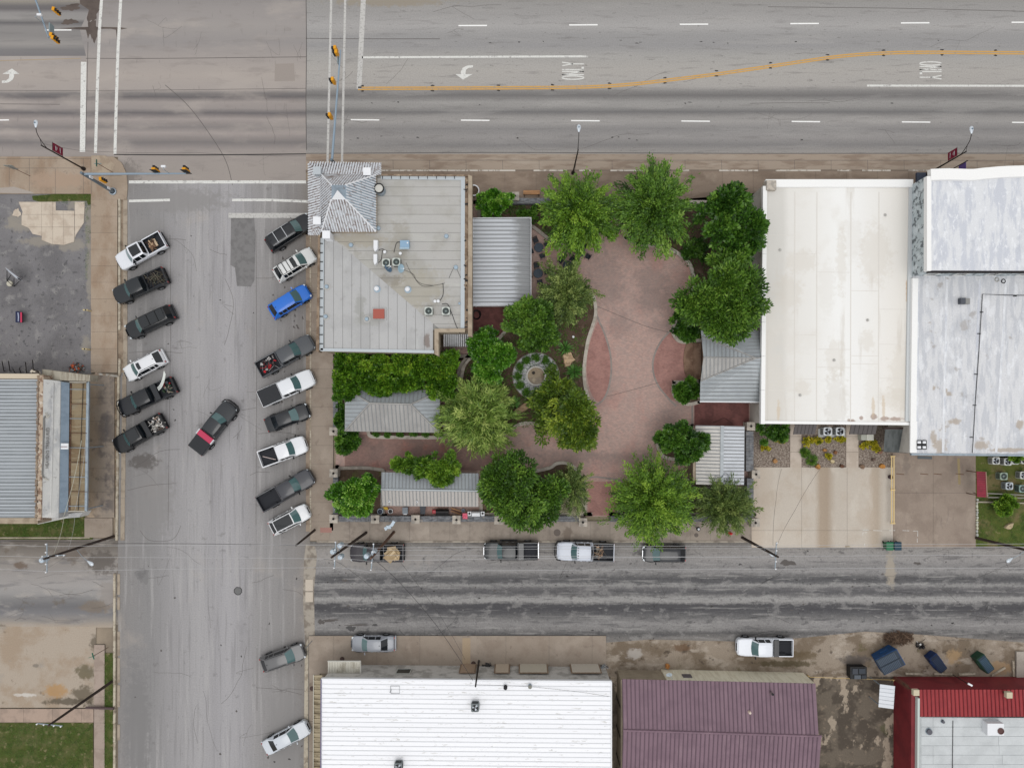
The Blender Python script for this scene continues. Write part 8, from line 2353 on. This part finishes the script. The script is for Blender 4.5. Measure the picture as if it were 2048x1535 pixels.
junk('brush_pile','brown heap of dead twigs above the large blue dumpster',1796,1274,28,11,420,[(104,78,60),(82,60,46),(124,98,76)],3,1.0,0.01,0.35)
junk('black_bags','black rubbish and a white scrap right of the twig heap',1841,1289,8,6,22,[(34,32,34),(60,54,52),(206,204,200)],4,0.4)
junk('shop_clutter','dark clutter by the roller doors of the white ribbed building',975,1329,9,2.5,18,[(44,42,44),(70,66,64)],5,0.5,0.12,0.2)
junk('corner_clutter','grey metal bits at the east corner of the white ribbed building',1207,1334,8,5,26,[(150,156,162),(110,104,100),(190,192,194)],6,0.6,0.1)
rock('orange stump by the cream wall of the purple roofed building',blob(1336,1333,4.5,4,77,10,0.25),0.0,0.4,(190,132,76),60,'tree_stump')
for i,(x0,y0,x1,y1,lb)in enumerate(((1811,1346,1844,1347,'first concrete wheel stop by the red building'),(1868,1346,1904,1347,'second concrete wheel stop by the red building'),(1918,1348,1950,1346,'third concrete wheel stop by the red building'),(1983,1350,2010,1334,'tilted concrete wheel stop right of the green dumpster'),(2026,1320,2027,1352,'upright concrete wheel stop beside the loading dock'))):
 a,b=Vector(W(x0,y0,0.1)),Vector(W(x1,y1,0.1))
 d=b-a
 tag(MB().cbox((a+b)/2,(d.length,0.2,0.16),math.atan2(d.y,d.x)).build('wheel_stop',MT['cream_kerb']),lb,'wheel stop','wheel stops by the red building')
tag(MB().tube([W(1620,1353,0.9),W(1700,1356,0.85),W(1790,1359,0.9)],0.03,5).tube([W(1614,1349,0),W(1618,1352,1.0)],0.07,6).tube([W(1785,1357,0),W(1787,1360,1.0)],0.07,6).build('yellow_chain',plain('chain_yellow',(196,168,112),0.6)),'yellow chain barrier between purple and red buildings','barrier')
# ---------------------------------------------------------------- dumpsters and bins
def dumpster(label,cx,cy,L_,W_,ang,c,lidc,h=1.4,lids=2,slope=0.25):
 T=thing('dumpster',label,'dumpster',W(cx,cy),ang,'dumpsters behind the street')
 P=mat('dump_%d'%len(bpy.data.materials),c,0.6,layers=[((c[0]*0.55+20,c[1]*0.55+15,c[2]*0.55+10),1.6,0.5,0.64,0.7)])
 l2,w2=L_/2,W_/2
 MB().loft([[(-l2,-w2*0.85,0.12),(l2,-w2*0.85,0.12),(l2,w2*0.95,0.12),(-l2,w2*0.95,0.12)],[(-l2,-w2,h-slope),(l2,-w2,h-slope),(l2,w2,h),(-l2,w2,h)]]).build('body',P,T)
 for s_ in(-1,1):
  MB().box(s_*(l2+0.05)-0.05,-w2*0.3,0.7,s_*(l2+0.05)+0.05,w2*0.5,0.9).build('fork_pocket',P,T)
  for q_ in(-0.6,0.6):
   MB().tube([(s_*l2*0.8-0.03,w2*q_,0.1),(s_*l2*0.8+0.03,w2*q_,0.1)],0.1,8).build('castor',MT['black'],T)
 lm=plain('lid_%d'%len(bpy.data.materials),lidc,0.6)
 sl=slope/W_
 for k in range(lids):
  x0,x1=-l2+0.05+k*(L_-0.1)/lids+0.02,-l2+0.05+(k+1)*(L_-0.1)/lids-0.02
  def zz(y):
   return h-slope/2+sl*y+0.05
  lo=MB().add([(x0,-w2-0.05,zz(-w2)),(x1,-w2-0.05,zz(-w2)),(x1,w2-0.1,zz(w2)),(x0,w2-0.1,zz(w2)),(x0,-w2-0.05,zz(-w2)-0.05),(x1,-w2-0.05,zz(-w2)-0.05),(x1,w2-0.1,zz(w2)-0.05),(x0,w2-0.1,zz(w2)-0.05)],[(0,1,2,3),(7,6,5,4),(0,4,5,1),(1,5,6,2),(2,6,7,3),(3,7,4,0)]).build('lid',lm,T)
  rb=MB()
  nr=int((W_-0.3)/0.17)
  for i in range(nr):
   y_=-w2+0.1+i*0.17
   rb.add([(x0+0.06,y_,zz(y_)),(x1-0.06,y_,zz(y_)),(x1-0.06,y_+0.08,zz(y_+0.08)),(x0+0.06,y_+0.08,zz(y_+0.08)),(x0+0.06,y_,zz(y_)+0.05),(x1-0.06,y_,zz(y_)+0.05),(x1-0.06,y_+0.08,zz(y_+0.08)+0.05),(x0+0.06,y_+0.08,zz(y_+0.08)+0.05)],[(4,5,6,7),(0,1,5,4),(2,3,7,6),(3,0,4,7),(1,2,6,5)])
  rb.build('lid_ribs',plain('ribs_%d'%len(bpy.data.materials),(lidc[0]*1.4+8,lidc[1]*1.4+8,lidc[2]*1.4+8),0.5),lo)
 return T
dumpster('largest blue dumpster with two ribbed lids below the twig heap',1766,1313,1.95,2.5,math.radians(-60),(30,70,116),(46,56,68),1.7)
dumpster('narrow dark blue dumpster in the middle of the row by the red building',1864,1318,1.0,2.1,math.radians(38),(22,48,92),(24,34,52),1.3,1)
dumpster('green dumpster nearest the loading dock',1957,1319,1.0,2.1,math.radians(38),(32,70,54),(44,62,76),1.3,1)
T=thing('black_skip','black open bin with grey lids by the purple roofed building','bin',W(1708,1338))
MB().loft([[(-0.85,-0.6,0.05),(0.85,-0.6,0.05),(0.85,0.6,0.05),(-0.85,0.6,0.05)],[(-0.9,-0.65,1.05),(0.9,-0.65,1.05),(0.9,0.65,1.05),(-0.9,0.65,1.05)]]).build('body',MT['black'],T)
for x0,y0,x1,y1,c in((-0.7,-0.1,-0.1,0.5,(62,66,74)),(0.0,-0.05,0.7,0.5,(54,60,68)),(-0.5,-0.62,0.2,-0.2,(84,90,98)),(0.3,-0.62,0.8,-0.2,(48,52,58))):
 MB().box(x0,y0,1.05,x1,y1,1.14).build('lid',plain('skip_lid_%d'%len(bpy.data.materials),c,0.6),T)
def cart(label,x,y,c,lidc,ang=0.0):
 T=thing('wheelie_bin',label,'bin',W(x,y,0.0),ang)
 MB().loft([[(-0.26,-0.3,0.08),(0.26,-0.3,0.08),(0.26,0.3,0.08),(-0.26,0.3,0.08)],[(-0.36,-0.42,1.0),(0.36,-0.42,1.0),(0.36,0.42,1.0),(-0.36,0.42,1.0)]]).build('bin_body',plain('cart_%d'%len(bpy.data.materials),c,0.5),T)
 lo=MB().loft([[(-0.38,-0.45,1.0),(0.38,-0.45,1.0),(0.38,0.44,1.0),(-0.38,0.44,1.0)],[(-0.38,-0.45,1.05),(0.38,-0.45,1.05),(0.38,0.44,1.05),(-0.38,0.44,1.05)],[(-0.26,-0.3,1.1),(0.26,-0.3,1.1),(0.26,0.3,1.1),(-0.26,0.3,1.1)]]).build('lid',plain('cartlid_%d'%len(bpy.data.materials),lidc,0.5),T)
 MB().tube([(-0.3,0.48,0.98),(0.3,0.48,0.98)],0.03,6).build('handle',MT['black'],T)
 for s_ in(-1,1):
  MB().tube([(s_*0.3-0.03,0.3,0.12),(s_*0.3+0.03,0.3,0.12)],0.12,10).build('wheel',MT['black'],T)
cart('green wheelie bin at the driveway kerb',1770,1088,(28,92,62),(38,110,76))
cart('dark teal wheelie bin right of the green one',1786,1088,(26,58,72),(30,64,80))
# ---------------------------------------------------------------- air conditioners and sheds on the east lawn
AC=[(1992.5,921,'blades',(206,208,206),'leftmost air conditioner in the upper row at the right edge'),(2016,923,'blades',(210,212,210),'second air conditioner in the upper row at the right edge'),(2031,921,'blades',(196,198,196),'third air conditioner in the upper row at the right edge'),(2050,920,'blades',(196,198,196),'air conditioner cut by the right edge in the upper row'),(2008,952,'grille',(150,166,152),'pale green air conditioner in the middle row on the east lawn'),(2048,950,'blades',(196,200,196),'grey air conditioner at the right edge in the middle row'),(2019,971.5,'blades',(186,194,200),'blue-grey air conditioner in the lower row on the east lawn'),(2046,977,'grille',(140,164,158),'pale green air conditioner at the right edge in the lower row')]
for x,y,fn,c,lb in AC:
 ac_unit(lb,x,y,0.05,0.8,0.8,c,fn)
T=thing('red_panel_shed','small lean-to of dark red panels beside the brown driveway','shed',W(1963,967))
panels(T,q(1953,942,2.0),(q(1954,993,2.0)-q(1953,942,2.0))/11,q(1971,943,2.2)-q(1953,942,2.0),11,mat('dark_red_panel',(140,36,58),0.6,layers=[((112,26,46),0.8,0.46,0.6,0.6)],rnd=0.06),'roof_panel',0.05,0.06)
MB().ribbon(px([(1971.5,943),(1974,994)],2.2),0.08,2.0,2.25).build('edge_trim',plain('tan_trim',(170,132,110),0.7),T,True)
posts(T,[(1956,944),(1956,990),(1971,990)],0.04,1.95,MT['rust'],0.04)
for i,(pts,lb)in enumerate((([(1952,995),(1953,1070)],'line of white stones along the brown driveway'),)):
 T=thing('stone_edging',lb,'edging',W(1952.5,1033))
 rg=random.Random(8)
 y=996
 while y<1072:
  hgt=rg.uniform(4,8)
  MB().prism(px(blob(1953,y+hgt/2,2.0,hgt/2-0.2,int(y),9,0.12)),0.0,rg.uniform(0.12,0.22)).build('stone',plain('edge_stone_%d'%int(y),(rg.uniform(180,206),)*2+(180,),0.9),T,True)
  y+=hgt
tag(MB().tube([W(1974,986,1.0),W(2020,988,1.0),W(2090,992,1.0)],0.06,6).tube([W(1976,994,0.9),W(2090,996,0.9)],0.06,6).tube([W(1976,990,0),W(1976,990,1.1)],0.07,6).tube([W(2030,992,0),W(2030,992,1.1)],0.07,6).build('rail_fence',plain('grey_rail',(150,146,138),0.8)),'grey two-rail fence below the air conditioners','fence')
tag(MB().tube([W(1953,1003,0.15),W(2000,1004,0.15),W(2060,1006,0.15)],0.09,6).build('border_log',plain('pale_log',(176,164,146),0.8)),'pale log across the top of the rough east lawn','log')
# ---------------------------------------------------------------- utility poles, transformers and wires
m_trans=plain('transformer_grey',(186,200,212),0.4,0.15)
def utility_pole(label,base,top,z,arms=(),trans=(),r=0.16,mm=None,lamp=None):
 b=Vector(W(base[0],base[1],0.0))
 t_=Vector(W(top[0],top[1],z))
 T=thing('utility_pole',label,'utility pole',b)
 MB().tube([b,b+(t_-b)*0.5,t_],[r,r*0.85,r*0.65],10).build('pole',mm or MT['wood_pole'],T,True)
 for(zz,dx_,dy_,ln)in arms:
  c=b+(t_-b)*(zz/z)
  d=Vector((dx_,dy_,0)).normalized()*ln/2
  a_=MB().tube([c-d,c+d],0.055,6).build('cross_arm',MT['galv'],T,True)
  for k in(-0.95,-0.4,0.4,0.95):
   p=c+d*k
   MB().lathe([(0.05,0.04),(0.07,0.1),(0.04,0.16),(0.07,0.2),(0.0,0.24)],p,8).build('insulator',MT['white'],a_,True)
 for(x,y,zz)in trans:
  c=Vector(W(x,y,zz))
  o=MB().lathe([(0.24,-0.8),(0.25,-0.75),(0.25,0),(0.22,0.06),(0,0.08)],c,16).build('transformer',m_trans,T,True)
  MB().lathe([(0.06,0.05),(0.06,0.3),(0.03,0.34)],c+Vector((0.1,0.1,0)),8).build('bushing',MT['white'],o,True)
  pc=b+(t_-b)*((zz-0.4)/z)
  MB().tube([pc,c-Vector((0,0,0.4))],0.04,5).build('bracket',MT['galv'],o,True)
 if lamp:
  x,y,zz,x0,y0,z0=lamp
  a_,c=Vector(W(x0,y0,z0)),Vector(W(x,y,zz))
  MB().tube([a_,(a_+c)/2+Vector((0,0,0.15)),c],0.03,6).build('lamp_arm',MT['galv'],T,True)
  d=(c-a_)
  d.z=0
  d.normalize()
  s_=Vector((-d.y,d.x,0))
  MB().loft([[tuple(c+d*u+(s_*math.cos(an_)*w_)+Vector((0,0,w_*0.5*math.sin(an_))))for an_ in[2*math.pi*i/10 for i in range(10)]]for u,w_ in((-0.1,0.05),(0.05,0.1),(0.35,0.2),(0.55,0.18),(0.65,0.06))]).build('lamp_head',m_lamphead,T,True,smooth=True)
 return T
utility_pole('utility pole with three transformers over the back street corner',(733,1064),(663,1114),11.0,[(10.0,0.05,1,2.6)],[(665,1103,9.6),(679,1091,9.4),(680,1114,9.4)])
utility_pole('brown utility pole with two transformers right of the three-transformer pole',(788,1063),(742,1116),11.0,[(10.4,0.1,1,2.6)],[(732.5,1112,9.6),(747,1104.5,9.4)],mm=mat('reddish_pole',(112,78,60),0.9,layers=[((84,56,44),(6,6,0.8),0.44,0.6,0.7)]))
for x,y,lb in((730,1063,'dark junk'),):
 pass
utility_pole('utility pole at the pale driveway with a street light',(1484,1074),(1556,1113),11.0,[(10.4,0.05,1,2.6)],[],lamp=(1538,1104,8.2,1528,1098,7.6))
utility_pole('utility pole at the west end of the back street with a street light',(227,1072),(88,1117),11.0,[(10.6,0.0,1,2.8),(9.6,1,0.05,2.2)],[(83,1120,9.6)],lamp=(176,1122,7.5,154,1099,7.0))
utility_pole('utility pole over the south west lawn with a single cross arm',(224,1362),(97,1450),11.0,[(10.8,1,-0.1,2.4)])
utility_pole('utility pole at the east lawn corner leaning out of the picture',(1952,1075),(2096,1110),11.0,[(10.4,0.05,1,2.6)],[],lamp=(2024,1116,7.0,2048,1102,7.2))
utility_pole('short dark service pole at the north wall of the white ribbed building',(958,1320),(951,1372),7.4,[],[],0.12,MT['black_metal'])
utility_pole('short brown guy pole at the south west plaza corner',(630,1059),(592,1090),7.2,[],[],0.14)
tag(MB().tube([W(228,1416,0.3),W(172,1414,0.35)],0.14,8).build('fallen_beam',mat('dark_beam',(92,74,74),0.85)),'dark purple beam lying across the south west walkway','beam')
T=thing('street_light','black lamp arm leaning over the red building wall','lamp',W(1905,1348))
MB().tube([W(1905,1348,0),W(1935,1366,3.6)],0.05,6).build('pole',MT['black'],T,True)
MB().cbox(W(1940,1368,3.7),(0.5,0.18,0.12),-0.5).build('lamp_head',MT['white'],T,True)
T=thing('bracket_hardware','grey meter brackets and boxes above the second south pillar','hardware',W(775,1050,0.12))
for i,(x,y,z,sx_,sy_)in enumerate(((782,1050,2.6,0.5,0.25),(778,1053,2.4,0.35,0.5),(786,1046,2.9,0.3,0.6),(772,1056,2.2,0.25,0.35))):
 MB().cbox(W(x,y,z),(sx_,sy_,0.4),0.6+i).build('meter_box',m_trans,T,True)
MB().tube([W(790,1042,0.1),W(783,1049,3.0)],0.05,6).build('pipe',MT['galv'],T,True)
wire_m=plain('aluminium_wire',(196,196,198),0.5,0.3)
wire_d=plain('dark_wire',(60,58,58),0.6)
def wire(label,pts,m=None,r=0.016,sag=0.25,name='power_line'):
 mb=MB()
 P=[]
 for(a,b)in zip(pts[:-1],pts[1:]):
  A_,B_=Vector(W(*a)),Vector(W(*b))
  n=10
  for i in range(n+(1 if b is pts[-1]else 0)):
   t=i/n
   p=A_.lerp(B_,t)
   p.z-=4*sag*t*(1-t)
   P.append(p)
 mb.tube(P,r,4,False)
 return tag(mb.build(name,m or wire_m),label,'wire','overhead wires of the back street')
wire('upper power line along the back street kerb',[(-200,1084,10.6),(90,1092,10.6),(674,1089,10.6),(744,1095,10.6),(1560,1091,10.6),(2100,1087,10.6)],r=0.015)
wire('second power line along the back street, over the parked trucks',[(674,1089,10.2),(760,1100,9.8),(1555,1096,9.6),(2100,1093,9.6)],wire_m,0.013)
wire('third power line along the back street over the truck roofs',[(-200,1108,10.4),(92,1114,10.4),(674,1117,10.4),(733,1121,10.4),(1556,1112,10.4),(2100,1110,10.4)],r=0.015)
wire('fourth power line just below the truck roofs',[(700,1110,9.4),(1250,1113,9.3),(1556,1115,9.4)],wire_m,0.015)
wire('lowest power line along the back street lane',[(-200,1132,10.4),(92,1142,10.4),(673,1134,10.4),(738,1143,10.4),(1557,1137,10.4),(2100,1136,10.4)],r=0.015)
wire('dark cable crossing the side street above the back street',[(-200,1078,8.0),(227,1086,8.0),(592,1090,7.2)],wire_d,0.02)
wire('long diagonal service cable from transformers to the white ribbed building',[(745,1116,10.0),(800,1165,9.3),(873,1250,8.4),(946,1360,7.3)],wire_d,0.022)
wire('thin diagonal cable beside the long service cable',[(790,1110,10.0),(880,1230,8.6),(930,1318,7.3)],wire_d,0.012)
wire('left pale cable crossing the strip of grass by the lettered shop',[(108,1106,10.0),(128,1030,6.0),(163,880,5.0)],plain('pale_cable',(196,196,180),0.6),0.022)
wire('right pale cable crossing the strip of grass by the lettered shop',[(137,1098,9.0),(150,1020,6.0),(172,870,4.6)],wire_m,0.013)
wire('dark line hanging over the pale driveway',[(1563,937,0.2),(1552,1000,4.0),(1546,1090,9.0)],wire_d,0.014)
wire('second dark line slanting over the pale driveway',[(1640,937,1.0),(1590,1020,5.0),(1553,1092,9.5)],wire_d,0.014)
wire('thin wire along the north edge of the highway kerb',[(85,287,6.9),(168,302,7.2),(400,306,7.2),(612,312,7.2)],wire_d,0.012)
wire('thin wire lying across the white ribbed roof',[(950,1368,5.2),(1060,1372,4.6),(1160,1383,4.7),(1218,1392,4.7)],wire_d,0.014,0.05)
